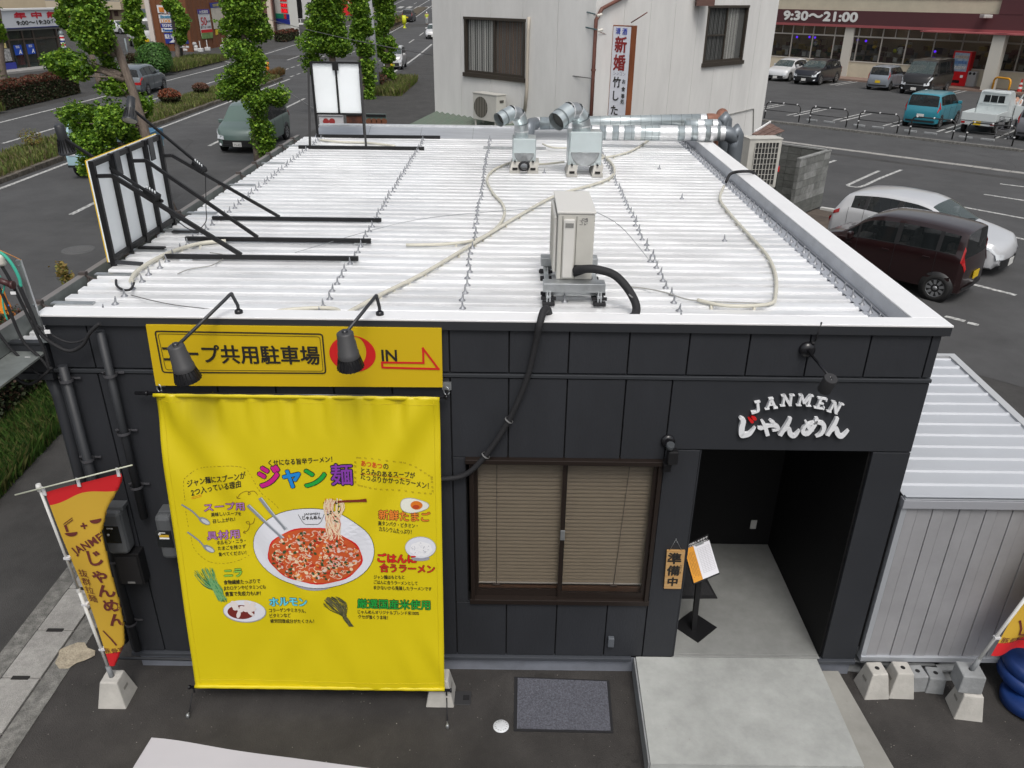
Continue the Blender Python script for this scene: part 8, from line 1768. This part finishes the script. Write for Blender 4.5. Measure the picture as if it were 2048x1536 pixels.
def car(name,label,cat,kind,L,W_,H,colour,loc,head,metal=.5,plate='w',group=None,num=None,cover=None,wsm=None,dark_tail=False,mirrors=True,z0=None):
    D=PROF[kind];root=thing(name,label,cat,(0,0,0),group)
    paint=mat("paint_%03d_%03d_%03d"%tuple(int(c*999) for c in colour),colour,.28,metal*.35,coat=.7,var=.02,scale=3)
    tx,tz=zip(*D['top']);bx,bz=zip(*D['belt']);ws0,ws1=D['ws'];rw0,rw1=D['rw']
    X=sorted(set([round(v,4) for v in list(np.linspace(0,1,27))+list(tx)+[ws0,ws1,rw0,rw1]+[a for s in D['sides'] for a in s]]))
    X2=[X[0]]
    keep=set(round(v,4) for v in [0,1,ws0,ws1,rw0,rw1]+[a for s in D['sides'] for a in s]+list(tx))
    for x in X[1:]:
        if x-X2[-1]<.012 and x not in keep:continue
        X2.append(x)
    X=X2;zb=.11*H+.04
    def sect(x):
        zt=interp(tx,tz,x)*H;ze=min(interp(bx,bz,x)*H,zt-.03);w=W_/2
        e=1.0
        if x<.10:e*=1-.20*((.10-x)/.10)**2.2
        if x>.93:e*=1-.11*((x-.93)/.07)**2
        w*=e;cab=min(1,max(0,(zt-ze)/(.33*H)));rw_=w*(.93-(.93-D['rh'])*cab)
        low=zb+(.06*H if x<.03 or x>.985 else 0)
        dip=.012*math.sin(x*math.pi)
        P=[(0,low),(w*.86,low),(w*.965,low+.05),(w*1.0,low+(ze-low)*.35),(w*(.995-dip),low+(ze-low)*.62),(w*1.0,low+(ze-low)*.86),(w*.975,ze),(w*.955,ze+(zt-ze)*.07)]
        for k in (.3,.6,.86):t=k;P.append((w*.955+(rw_-w*.955)*t,ze+(zt-ze)*(.07+.86*t)-.0))
        P+=[(rw_*.97,zt-.022*cab-.006),(rw_*.86,zt-.004*cab),(rw_*.5,zt+.012*cab),(0,zt+.018*cab)]
        return P
    secs=[sect(x) for x in X];m=len(secs[0]);n=len(X)
    V_=[]
    for sgn in (1,-1):
        for i,x in enumerate(X):
            for (y,z) in secs[i]:
                xx=(.5-x)*L
                if x<.06:xx-=(.04*(abs(y)/(W_/2))**2.5)*L*(1-x/.06)*.9
                if x>.97:xx+=(.018*(abs(y)/(W_/2))**2.5)*L
                V_.append((xx,sgn*y,z))
    bodyf,groups=[],{}
    SR=(7,11)     # side window rows
    for si,sgn in enumerate((1,-1)):
        o=si*n*m
        for i in range(n-1):
            xa,xb=X[i],X[i+1];xm=(xa+xb)/2
            for k in range(m-1):
                f=(o+i*m+k,o+(i+1)*m+k,o+(i+1)*m+k+1,o+i*m+k+1);f=f if sgn>0 else tuple(reversed(f))
                key=None
                if k in (7,8,9):
                    for j,(a,b) in enumerate(D['sides']):
                        if a-1e-4<=xa and xb<=b+1e-4:key=("side_window",sgn,j)
                if k>=12 or (k==11 and False):
                    if ws0-1e-4<=xa and xb<=ws1+1e-4:key=("windshield",0,0)
                    if rw0-1e-4<=xa and xb<=rw1+1e-4:key=("rear_window",0,0)
                if k==11 and ((ws0<=xa and xb<=ws1+1e-4)):key=("windshield",0,0)
                if k==11 and rw0-1e-4<=xa and xb<=rw1+1e-4:key=("rear_window",0,0)
                if key:groups.setdefault(key,[]).append(f)
                else:bodyf.append(f)
        for i in (0,n-1):
            f=tuple(o+i*m+k for k in range(m));f=f if (i==0)==(sgn>0) else tuple(reversed(f));bodyf.append(f)
    mb=MB();mb.v=list(V_);mb.f=list(bodyf);mb.sm=[True]*len(bodyf)
    b=mb.build("body",paint,root)
    me=b.data;bm=bmesh.new();bm.from_mesh(me);bmesh.ops.remove_doubles(bm,verts=bm.verts,dist=.0006);bmesh.ops.delete(bm,geom=[v for v in bm.verts if not v.link_faces],context='VERTS');bmesh.ops.recalc_face_normals(bm,faces=bm.faces);bm.to_mesh(me);bm.free()
    md=b.modifiers.new("e",'EDGE_SPLIT');md.split_angle=R(38)
    for (nm,a,j),fl_ in groups.items():
        used=sorted(set(i for f in fl_ for i in f));mp={u:k for k,u in enumerate(used)};mb=MB();mb.v=[V_[u] for u in used];mb.f=[tuple(mp[i] for i in f) for f in fl_];mb.sm=[True]*len(fl_)
        mb.build(nm,(wsm or glass_light) if nm=="windshield" else car_glass,root)
    # cabin: floor, seats, dashboard and steering wheel seen through the glass
    sm_=mat("seat_cloth",(.16,.15,.14),.9);zs=H*.34;cx0=(.5-ws1)*L-.25
    mb=MB();mb.box((-L*.38,-W_*.40,zs-.22),(cx0+.75,W_*.40,zs-.2));mb.build("cabin_floor",mat("cabin_dark",(.03,.03,.03),.9),root)
    mb=MB();mb.box((cx0+.50,-W_*.42,zs),(cx0+.85,W_*.42,zs+.30),bev=.05);mb.build("dashboard",mat("dash_grey",(.12,.12,.115),.7),root)
    for sx in (0,-.95):
        for sy in (-.36,.36):
            mb=MB();mb.box((cx0-.45+sx,sy-.22,zs-.12),(cx0+.05+sx,sy+.22,zs+.05),bev=.04);mb.box((cx0-.55+sx,sy-.22,zs),(cx0-.40+sx,sy+.22,zs+.50),bev=.05);mb.box((cx0-.53+sx,sy-.12,zs+.50),(cx0-.43+sx,sy+.12,zs+.66),bev=.04);mb.build("seat",sm_,root)
    mb=MB();mb.tube([(cx0+.42+.06*math.sin(a),-.36+.17*math.cos(a),zs+.28+.17*math.sin(a)) for a in [k*.42 for k in range(16)]],.014,6,caps=False);mb.build("steering_wheel",trim_m,root)
    # black window pillars strip & seals: thin dark rim under side windows
    def at(x,k,sgn,e=.004):s=sect(x)[k];s2=sect(min(1,x+.01))[k];return Vector(((.5-x)*L,sgn*(s[0]+e),s[1]))
    for sgn in (1,-1):
        mb=MB();a0_,a1_=D['sides'][0][0],D['sides'][-1][1];P=[at(a0_+(a1_-a0_)*i/16,7,sgn,.003) for i in range(17)];mb.tube(P,.008,5);mb.build("belt_trim",trim_m,root)
        for j in range(len(D['sides'])-1):     # dark pillars between side windows
            a,b_=D['sides'][j][1],D['sides'][j+1][0];mb=MB();e=.003
            q=[at(a,7,sgn,e),at(b_,7,sgn,e),at(b_,10,sgn,e),at(a,10,sgn,e)];mb.poly(q if sgn>0 else q[::-1])
            if b_-a<.05:mb.build("pillar_cover",trim_m,root)
        # door seams and handles
        for j,(a,b_) in enumerate(D['sides'][:3] if kind!='van' else D['sides'][:2]):
            xx=b_+.012;mb=MB();P=[at(xx,k,sgn,.0015) for k in (2,3,4,5,6,7)];mb.tube(P,.004,4);mb.build("door_seam",trim_m,root)
            if j<2 or kind=='kei':
                hx=b_-.045;p=at(hx,5,sgn,.008);mb=MB();mb.box((p.x-.09,p.y-.012,p.z-.014),(p.x+.06,p.y+.012,p.z+.014),bev=.006);mb.build("door_handle",paint,root)
        if mirrors:
            p=at(D['sides'][0][0]+.035 if kind not in ('van',) else .15,8,sgn,.03);mb=MB();mb.box((p.x-.05,p.y+(.0 if sgn>0 else-.19),p.z-.09),(p.x+.06,p.y+(.19 if sgn>0 else .0),p.z+.06),bev=.03);mb.build("mirror",paint,root)
        # lamps as patches on the shell
        def patch(nm,x0,x1,k0,k1,mm,e=.010,nx=4):
            vs=[];mb=MB();ks=[k0+(k1-k0)*j/4 for j in range(5)]
            for i in range(nx+1):
                x=x0+(x1-x0)*i/nx;s=sect(x)
                for kk in ks:
                    k_=int(kk);f_=kk-k_;k2=min(k_+1,m-1);y=s[k_][0]*(1-f_)+s[k2][0]*f_;z=s[k_][1]*(1-f_)+s[k2][1]*f_
                    xx=(.5-x)*L
                    if x<.06:xx-=(.04*(abs(y)/(W_/2))**2.5)*L*(1-x/.06)*.9
                    if x>.97:xx+=(.018*(abs(y)/(W_/2))**2.5)*L
                    dx=.012 if x<.3 else-.012
                    vs.append((xx+dx,sgn*(y+e),z+.010))
            mb.add(vs,[(i*5+j,(i+1)*5+j,(i+1)*5+j+1,i*5+j+1) for i in range(nx) for j in range(4)],True);return mb.build(nm,mm,root)
        if kind in ('kei','van','mpv'):patch("headlight",.0,.085,5.0,6.4,hl_mat);
        else:patch("headlight",.012,.13,5.2,6.6,hl_mat)
        if kind in ('kei','van','mpv'):patch("taillight",.955,1.0,5.2,8.6 if kind=='kei' else 7.6,tl_mat)
        else:patch("taillight",.925,1.0,5.2,6.8,tl_mat)
        # wheels
        for xw in D['wb']:
            cx=(.5-xw)*L;r_=D['wr']*(1.0 if kind!='van' else 1.0);yy=sgn*(W_/2)
            mb=MB();mb.lathe([(r_*.9,-.12),(r_+.055,-.02),(r_+.055,.004),(r_*.6,.006),(0,.006)],26,Matrix.Translation((cx,yy-sgn*.006,r_+.015)) @ Matrix.Rotation(R(-90)*sgn,4,'X'));mb.build("wheel_arch",trim_m,root)
            M=Matrix.Translation((cx,yy-sgn*.005,r_)) @ Matrix.Rotation(R(-90)*sgn,4,'X')
            mb=MB();mb.lathe([(r_*.66,-.15),(r_*.95,-.15),(r_,-.12),(r_,-.015),(r_*.95,.012),(r_*.70,.016),(r_*.66,.0)],28,M);w=mb.build("wheel",tyre_m,root)
            mb=MB();mb.lathe([(r_*.66,.008),(r_*.60,.0),(r_*.58,-.03),(0,-.035)],24,M)
            for q in range(9):a=q*2*math.pi/9;mb.prism([M @ Vector((.03*math.cos(a-.8),.03*math.sin(a-.8),-.012)),M @ Vector((r_*.62*math.cos(a-.16),r_*.62*math.sin(a-.16),.0)),M @ Vector((r_*.62*math.cos(a+.16),r_*.62*math.sin(a+.16),.0)),M @ Vector((.03*math.cos(a+.8),.03*math.sin(a+.8),-.012))],(0,sgn*.012,0))
            mb.lathe([(r_*.18,-.01),(r_*.15,.012),(0,.014)],12,M);mb.build("rim",rim_m if q else rim_m,w)
            mb=MB();mb.lathe([(r_*.56,-.028),(r_*.2,-.03)],20,M);mb.build("rim_shadow",trim_m,w)
    # lamps wrapping onto the nose and tail
    def face_lamp(nm,y0,y1,z0,z1,mm,back=False):
        for sgn in (1,-1):
            vs=[]
            for i in range(7):
                y=y0+(y1-y0)*i/6;k=i/6;zl=z0+(z1-z0)*.25*(k if not back else 0)
                x_=(-L/2+.018*L*(y/(W_/2))**2.5-.014) if back else (L/2-.036*L*(y/(W_/2))**2.5+.012)
                vs+=[(x_,sgn*y,zl),(x_-(0 if back else .05*k),sgn*y,z1+(0 if back else .03*k))]
            mb=MB();mb.add(vs,[(2*i,2*i+2,2*i+3,2*i+1) for i in range(6)],True);mb.build(nm,mm,root)
    tn=tz[0]*H;face_lamp("headlight",W_*.30,W_*.46,tn*.80,tn*1.02,hl_mat);kind!="hatch" and face_lamp("fog_lamp",W_*.37,W_*.43,tn*.45,tn*.55,hl_mat)
    tr_=interp(tx,tz,1)*H
    if kind in ('hatch','wagon','suv'):face_lamp("taillight",W_*.28,W_*.47,tr_*.82,tr_*1.0,tl_mat,True)
    # front details
    hz=H*.22
    mb=MB();zf=.26 if kind!='suv' else .32;wf=W_*.30;e=L/2-.0
    fx=lambda y,z:L/2-.04*L*(abs(y)/(W_/2))**2.5*.9+.006
    def front_patch(nm,ys,zlo,zhi,mm,e=0.0,back=False):
        mb=MB();vs=[]
        for i in range(9):
            y=-ys+2*ys*i/8
            for z in (zlo,zhi):
                if back:x_=-L/2+.018*L*(abs(y)/(W_/2))**2.5-.008-e
                else:x_=fx(y,z)+e
                vs.append((x_,y,z))
        f_=[(2*i,2*i+2,2*i+3,2*i+1) for i in range(8)];mb.add(vs,f_ if not back else [tuple(reversed(q)) for q in f_],True);return mb.build(nm,mm,root)
    top0=tz[0]*H
    front_patch("grille",W_*.34,top0*.52,top0*.78,trim_m,.004);front_patch("bumper_intake",W_*.36,zb+.10,top0*.42,trim_m,.004)
    if kind in ('van','suv'):front_patch("chrome_bar",W_*.30,top0*.84,top0*.90,rim_m,.008)
    front_patch("rear_bumper_trim",W_*.40,zb+.08,zb+.16,trim_m,.0,True)
    zpl={'w':plate_w,'y':plate_y}[plate]
    mb=MB();xp_=L/2+.022;mb.box((xp_-.01,-.165,top0*.42),(xp_,.165,top0*.42+.165));mb.build("licence_plate",zpl,root)
    zr_=interp(tx,tz,1)*H*(.60 if kind!='kei' else .62);mb=MB();mb.box((-L/2-.022,-.165,zr_-.0),(-L/2-.010,.165,zr_+.165));mb.build("licence_plate",zpl,root)
    if num:
        vs,fs=text_geo(num,size=.11,offset=.004);mb=MB();mb.add([(xp_+.003,v.x,top0*.42+.06+v.y) for v in vs],fs);mb.build("number",mat("plate_ink",(.14,.14,.14),.7),root)
    # wipers
    mb=MB();s0=interp(tx,tz,ws0+.01)*H+.012;mb.bar(((.5-ws0-.005)*L,W_*.28,s0),((.5-ws0-.045)*L,-W_*.05,s0+.07),.012);mb.build("wiper",trim_m,root)
    mb=MB();xr_=(.5-(rw0+rw1)/2)*L-.02;zz_=interp(tx,tz,(rw0+rw1)/2)*H;mb.bar((xr_-.02,0,zz_-.12),(xr_,-.22,zz_+.02),.012);mb.build("rear_wiper",trim_m,root)
    if group==RG and kind!='mpv':root.scale=(1.07,)*3
    if plate=='y' and group and 'beside' in group:root.scale=(.965,)*3
    root.location=(loc[0],loc[1],loc[2] if len(loc)>2 else .005);root.rotation_euler=(0,0,math.atan2(head[1],head[0]));OFF[root]=Vector((0,0,0))
    return root
def from_pt(pt,head,dx,dy):     # place so that car-frame point (dx,dy) sits at ground pt
    h=Vector((head[0],head[1],0)).normalized();s=Vector((-h.y,h.x,0));p=Vector((pt[0],pt[1],0))-h*dx-s*dy;return (p.x,p.y,(pt[2] if len(pt)>2 else 0)+.006)
PG="vehicles parked in the supermarket car park";RG="vehicles driving on the road"
hK=(-.70,.715)
# red kei: rear left wheel contact at gp(1865,605)
car("parked_car","dark maroon tall mini car parked nearest to the restaurant, its rear to the right","car",'kei',3.4,1.475,1.60,(.018,.0055,.006),from_pt(gp(1866,604),hK,(.5-.855)*3.4,.735),hK,.6,'y',"cars parked beside the restaurant")
hS=(.71,-.70)
car("parked_car","silver hatchback parked behind the dark maroon mini car","car",'hatch',4.05,1.695,1.45,(.56,.57,.59),from_pt(gp(1985,560),hS,1.95,-.74),hS,.6,'w',"cars parked beside the restaurant")
q=gp(478,308);car("minivan","sage green minivan driving towards the camera behind the stacked ginkgo","minivan",'mpv',4.26,1.695,1.69,(.115,.165,.15),(-10.5,q.y+2.1,.006),(-.04,-1),.4,'w',RG,num="75-43",wsm=mat("ws_green",(.10,.15,.13),.08,coat=.5))
q=gp(297,190);car("wagon_car","grey wagon driving away in the far lane beside the red-tipped bush","car",'wagon',4.40,1.695,1.52,(.10,.12,.135),from_pt(gp(298,190),(-.08,1),(.5-.80)*4.4,-.84),(-.08,1),.7,'w',RG)
q=gp(782,140);car("compact_car","white and silver mini car approaching past the slim ginkgo trees","car",'kei',3.4,1.475,1.60,(.50,.50,.50),(q.x+.1,q.y+1.7,.006),(0.02,-1),.5,'y',RG)
q=gpr(866,79);car("sedan_car","white car half hidden by the white house's left edge","car",'hatch',4.0,1.69,1.5,(.6,.6,.6),(q.x,q.y+2,rise(q.y+2)+.01),(0,-1),.3,'w',RG)
q=gpr(816,45);car("compact_car","dark mini car with yellow plate driving away far down the road","car",'kei',3.4,1.475,1.6,(.03,.03,.035),(q.x,q.y+1.7,rise(q.y+1.7)+.01),(0.05,1),.5,'y',RG)
q=gpr(846,6);car("compact_car","tiny white car at the very end of the road","car",'wagon',4.2,1.7,1.5,(.6,.6,.6),(q.x,q.y+2,rise(q.y+2)+.01),(0,-1),.3,'w',RG)
q=gpr(231,68);car("parked_car","white hatchback parked before the apartment block across the road","car",'wagon',4.1,1.7,1.5,(.6,.61,.62),(q.x,q.y+.9,rise(q.y)+.01),(.9,-.42),.3,'w')
vh=(V.x,V.y);nvh=(-V.x,-V.y)
q=gp(1606,170);car("parked_car","black sport utility car parked between the white hatchback and the yellow hoop","suv",'suv',4.46,1.825,1.62,(.010,.011,.018),from_pt(q,nvh,2.15,0),nvh,.5,'w',PG)
q=gp(1548,163);car("parked_car","white hatchback parked at the white house's right edge","car",'hatch',3.9,1.69,1.5,(.6,.61,.62),from_pt(q,nvh,2.0,0),nvh,.3,'w',PG)
q=gp(1752,181);car("parked_car","silver mini car with yellow plate, its rear facing the camera","car",'kei',3.4,1.475,1.55,(.28,.31,.35),from_pt(q,vh,-1.65,0),vh,.8,'y',PG)
q=gp(1824,190);car("parked_van","black high-sided van parked beside the silver mini car","van",'van',4.85,1.88,2.1,(.010,.009,.009),from_pt(q,nvh,2.4,0),nvh,.4,'w',PG)
q=gp(1836,256);car("parked_car","bright teal compact car parked tail first to the hoop rails","car",'kei',3.7,1.66,1.60,(.035,.26,.34),from_pt(q,vh,-1.75,0),vh,.6,'w',PG)
q=gp(2062,284);car("parked_car","grey car cut by the right photo edge beside the mini truck","car",'kei',3.6,1.55,1.55,(.22,.22,.24),from_pt(q,vh,-1.7,0),vh,.8,'w',PG)
q=gp(-2,640);t=thing("barrier_drum","orange barrier drum with dark base at the left photo edge behind the cables","barrier",tuple(q));mb=MB();M=Matrix.Translation(q)
mb.lathe([(.30,.06),(.27,.1),(.25,.30),(.23,.32),(.22,.55),(.15,.62),(0,.64)],24,M);mb.build("drum",mat("drum_orange",(.75,.24,.01),.4),t);mb=MB();mb.lathe([(.36,0),(.36,.05),(.30,.07),(0,.07)],24,M);mb.build("base",black_rubber,t);mb=MB();mb.lathe([(.256,.2),(.252,.27)],24,M);mb.build("band",mat("drum_brown",(.3,.06,.01),.5),t)
# mini truck
def mini_truck(label,loc,head,col_,cabglass,group=None,bedcol=None,tail=True,open_door=False,scale=1.0):
    root=thing("mini_truck",label,"truck",(0,0,0),group);p_=mat("tp_%03d_%03d_%03d"%tuple(int(c*999) for c in col_),col_,.35,.1,coat=.4);L,W_=3.395,1.475;bed=mat("bed_%03d_%03d_%03d"%tuple(int(c*999) for c in (bedcol or col_)),bedcol or col_,.45)
    xr=-L/2;xc=xr+2.02    # bed length
    prof=[(xc,.42),(L/2-.02,.32),(L/2,.75),(L/2-.10,1.02),(L/2-.42,1.66),(L/2-.62,1.765),(xc+.06,1.765),(xc,1.70)]
    mb=MB();n=len(prof);ws=[.735,.70,.70,.70,.62,.60,.60,.66]
    vs=[(x,s*w,z) for s in (1,-1) for (x,z),w in zip(prof,ws)]
    fs=[tuple(reversed(range(n))),tuple(range(n,2*n))]+[(i,(i+1)%n,n+(i+1)%n,n+i) for i in range(n)]
    bm=bmesh.new();bv=[bm.verts.new(v) for v in vs];[bm.faces.new([bv[i] for i in f]) for f in fs];bmesh.ops.recalc_face_normals(bm,faces=bm.faces);bmesh.ops.bevel(bm,geom=bm.edges[:],offset=.035,segments=2,affect='EDGES');bm.verts.index_update()
    mb.add([v.co[:] for v in bm.verts],[[v.index for v in f.verts] for f in bm.faces],True);bm.free();o=mb.build("cab",p_,root);o.modifiers.new("e",'EDGE_SPLIT').split_angle=R(35)
    mb=MB();mb.prism([(L/2-.135,-.60,1.07),(L/2-.135,.60,1.07),(L/2-.405,.54,1.60),(L/2-.405,-.54,1.60)],(.012,0,.006));mb.build("windshield",cabglass,root)
    mb=MB();mb.prism([(xc-.012,-.45,1.25),(xc-.012,.45,1.25),(xc-.012,.43,1.56),(xc-.012,-.43,1.56)],(-.005,0,0));mb.build("rear_window",car_glass,root)
    for y in (-.16,.16):mb=MB();mb.box((xc-.035,y-.012,.95),(xc-.02,y+.012,1.72));mb.build("guard_bar",p_,root)
    mb=MB();mb.tube([(xc-.03,-.55,1.68),(xc-.03,.55,1.68)],.018,6);mb.tube([(xc-.03,-.58,1.18),(xc-.03,.58,1.18)],.015,6);mb.build("guard_frame",p_,root)
    for s in (1,-1):
        if open_door and s<0:continue
        mb=MB();P=[(xc+.1,s*.735,1.08),(L/2-.30,s*.722,1.08),(L/2-.50,s*.645,1.56),(xc+.14,s*.655,1.56)];mb.prism(P,(0,s*.012,0));mb.build("side_window",car_glass,root)
        mb=MB();mb.box((L/2-.38,s*.76,1.05),(L/2-.30,s*.90,1.28),bev=.02);mb.build("mirror",trim_m,root)
    if open_door:
        h0=Vector((L/2-.28,-.73,.45));dd_=Vector((.25,-.92,0)).normalized();mb=MB()
        P=[h0,h0+dd_*.85,h0+dd_*.85+Vector((0,0,.62)),h0+dd_*.72+Vector((0,0,1.15)),h0+dd_*.2+Vector((0,0,1.15)),h0+Vector((0,0,.62))];t3=Vector((-dd_.y,dd_.x,0))*.05
        fr_=[h0,h0+dd_*.85,h0+dd_*.85+Vector((0,0,.62)),h0+Vector((0,0,.62))];mb.prism(fr_,t3);mb.bar(P[2],P[3],.06);mb.bar(P[3],P[4],.06);mb.bar(P[4],P[5],.06);mb.build("open_door",p_,root)
        mb=MB();mb.prism([h0+dd_*.1+Vector((0,0,.1))+t3*1.05,h0+dd_*.75+Vector((0,0,.1))+t3*1.05,h0+dd_*.75+Vector((0,0,.5))+t3*1.05,h0+dd_*.1+Vector((0,0,.5))+t3*1.05],t3*.3);mb.build("door_lining",mat("lining",(.1,.1,.1),.8),root)
    mb=MB();mb.box((xr+.02,-.72,.60),(xc-.02,.72,.66));mb.build("bed_floor",bed,root)
    for y in (-.72,.72):mb=MB();mb.box((xr+.02,y-.02,.60),(xc-.03,y+.02,.94),bev=.006);mb.build("side_gate",bed,root)
    mb=MB();mb.box((xr,-.71,.60),(xr+.04,.71,.94),bev=.006);mb.build("tailgate",bed,root)
    mb=MB();mb.box((xr+.03,-.70,.40),(xr+.12,.70,.58),bev=.01);mb.box((xr+.12,-.5,.38),(xc,.5,.55));mb.build("chassis",p_ if tail else trim_m,root)
    for s in (1,-1):
        mb=MB();mb.box((xr+.005,s*.62-.10,.46),(xr+.028,s*.62+.06,.54));mb.build("taillight",tl_mat,root)
        mb=MB();mb.box((L/2-.012,s*.52-.1,.66),(L/2+.012,s*.52+.12,.84),bev=.02);mb.build("headlight",hl_mat,root)
        for cx in (L/2-.55,xr+.62):
            M=Matrix.Translation((cx,s*.71,.26)) @ Matrix.Rotation(R(-90)*s,4,'X');mb=MB();mb.lathe([(.15,-.13),(.25,-.13),(.265,-.1),(.265,0),(.25,.015),(.16,.015),(.15,0),(0,-.02)],22,M);w=mb.build("wheel",tyre_m,root);mb=MB();mb.lathe([(.155,.005),(.12,-.005),(.05,.01),(0,.01)],16,M);mb.build("rim",rim_m,w)
    mb=MB();mb.box((xr-.012,-.165,.42),(xr-.002,.165,.585));mb.build("licence_plate",plate_y,root);mb=MB();mb.box((L/2+.004,-.165,.42),(L/2+.016,.165,.585));mb.build("licence_plate",plate_y,root)
    mb=MB();mb.box((L/2-.004,-.68,.34),(L/2+.01,.68,.40));mb.build("bumper",trim_m,root)
    root.location=loc;root.rotation_euler=(0,0,math.atan2(head[1],head[0]));root.scale=(scale,)*3;return root
q=gp(1948,269);mini_truck("white mini truck with empty bed and open driver's door in the car park",from_pt(q,vh,-1.68,0),vh,(.56,.60,.60),glass_light,PG,open_door=True)
mini_truck("light blue mini truck half hidden by the nearest ginkgo in the near lanes",(-13.75,22.7,.006),(0,-1),(.34,.50,.56),glass_light,RG,bedcol=(.10,.22,.34),scale=1.15)
q=gpr(296,97);mini_truck("white truck behind the billboard wall's left end across the road",(q.x-1.0,q.y+1.5,rise(q.y)),(.5,-.86),(.55,.56,.56),car_glass,None,scale=1.6)
# ================================================================ PEOPLE
skin_m=mat("skin",(.40,.22,.15),.6);hair_m=mat("hair",(.015,.012,.01),.6)
def person(label,loc,rz,J,top_m,leg_m,hat=None,shoes=None):
    """J: joint dict in metres, local (x forward, y left, z up)"""
    root=thing("person",label,"person",(0,0,0))
    order=['pelvis','belly','chest','neck','head','headtop','shl','ell','wrl','hal','shr','elr','wrr','har','hil','knl','anl','tol','hir','knr','anr','tor']
    rad=dict(pelvis=.135,belly=.12,chest=.15,neck=.055,head=.085,headtop=.075,shl=.065,ell=.045,wrl=.032,hal=.035,shr=.065,elr=.045,wrr=.032,har=.035,hil=.095,knl=.062,anl=.042,tol=.038,hir=.095,knr=.062,anr=.042,tor=.038)
    E_=[('pelvis','belly'),('belly','chest'),('chest','neck'),('neck','head'),('head','headtop'),('chest','shl'),('shl','ell'),('ell','wrl'),('wrl','hal'),('chest','shr'),('shr','elr'),('elr','wrr'),('wrr','har'),('pelvis','hil'),('hil','knl'),('knl','anl'),('anl','tol'),('pelvis','hir'),('hir','knr'),('knr','anr'),('anr','tor')]
    def skinned(names,grow,name,mm):
        idx={n:i for i,n in enumerate(names)};me=bpy.data.meshes.new(name);me.from_pydata([J[n] for n in names],[(idx[a],idx[b]) for a,b in E_ if a in idx and b in idx],[])
        o=bpy.data.objects.new(name,me);COL.objects.link(o);md=o.modifiers.new("s",'SKIN');md.use_smooth_shade=True
        for i,n in enumerate(names):me.skin_vertices[0].data[i].radius=(rad[n]*grow,)*2;me.skin_vertices[0].data[i].use_root=(i==0)
        o.modifiers.new("d",'SUBSURF').levels=1;o.modifiers["d"].render_levels=2
        dg=bpy.context.evaluated_depsgraph_get();dg.update();me2=bpy.data.meshes.new_from_object(o.evaluated_get(dg));me2.materials.clear();me2.materials.append(mm);o.modifiers.clear();o.data=me2;o.parent=root;return o
    skinned(order,1.0,"body",skin_m)
    skinned(['belly','chest','pelvis','shl','ell','shr','elr'] if top_m else [],1.16,"shirt",top_m)
    skinned(['pelvis','hil','knl','anl','hir','knr','anr'],1.14,"trousers",leg_m)
    H_=Vector(J['head']).lerp(Vector(J['headtop']),.6);mb=MB();mb.lathe([(.10,-.04),(.112,.0),(.10,.06),(.06,.10),(0,.115)],14,Matrix.Translation(H_));mb.build("helmet" if hat else "hair",hat or hair_m,root)
    for k in ('tol','tor'):
        a=Vector(J['an'+k[2]]);b=Vector(J[k]);mb=MB();mb.tube([a+Vector((-.05,0,-.05)),b+Vector((.05,0,-.01))],[.05,.045],8);mb.build("shoe",black_rubber,root)
    root.location=loc;root.rotation_euler=(0,0,rz);return root
stand=dict(pelvis=(0,0,.92),belly=(0,0,1.08),chest=(0,0,1.30),neck=(.01,0,1.47),head=(.02,0,1.56),headtop=(.02,0,1.66),shl=(0,.19,1.40),ell=(.02,.25,1.12),wrl=(.12,.24,.90),hal=(.16,.23,.82),shr=(0,-.19,1.40),elr=(.02,-.25,1.12),wrr=(.1,-.26,.90),har=(.13,-.26,.82),hil=(0,.1,.86),knl=(.02,.11,.48),anl=(0,.11,.09),tol=(.14,.12,.04),hir=(0,-.1,.86),knr=(.02,-.11,.48),anr=(0,-.11,.09),tor=(.14,-.12,.04))
bend=dict(stand);bend.update(belly=(.07,0,1.06),chest=(.24,0,1.22),neck=(.38,0,1.33),head=(.45,0,1.38),headtop=(.54,0,1.42),shl=(.26,.19,1.28),ell=(.42,.22,1.05),wrl=(.60,.18,.98),hal=(.68,.17,.96),shr=(.26,-.19,1.28),elr=(.40,-.23,1.05),wrr=(.58,-.18,.95),har=(.66,-.17,.93))
q=gp(2008,262)+V*1.0;person("person in a white shirt leaning into the open door of the white mini truck",(q.x+.1,q.y,.005),math.atan2(V.y,V.x)+.5,bend,mat("shirt_white",(.6,.6,.6),.8),mat("trouser_dark",(.04,.04,.05),.8))
q=gpr(854,49);person("traffic guard in yellow and white clothing on the far median",(q.x,q.y,q.z),-1.5,stand,mat("vest_yellow",(.5,.6,.05),.7),mat("trouser_pale",(.4,.42,.42),.8),hat=white_ink)
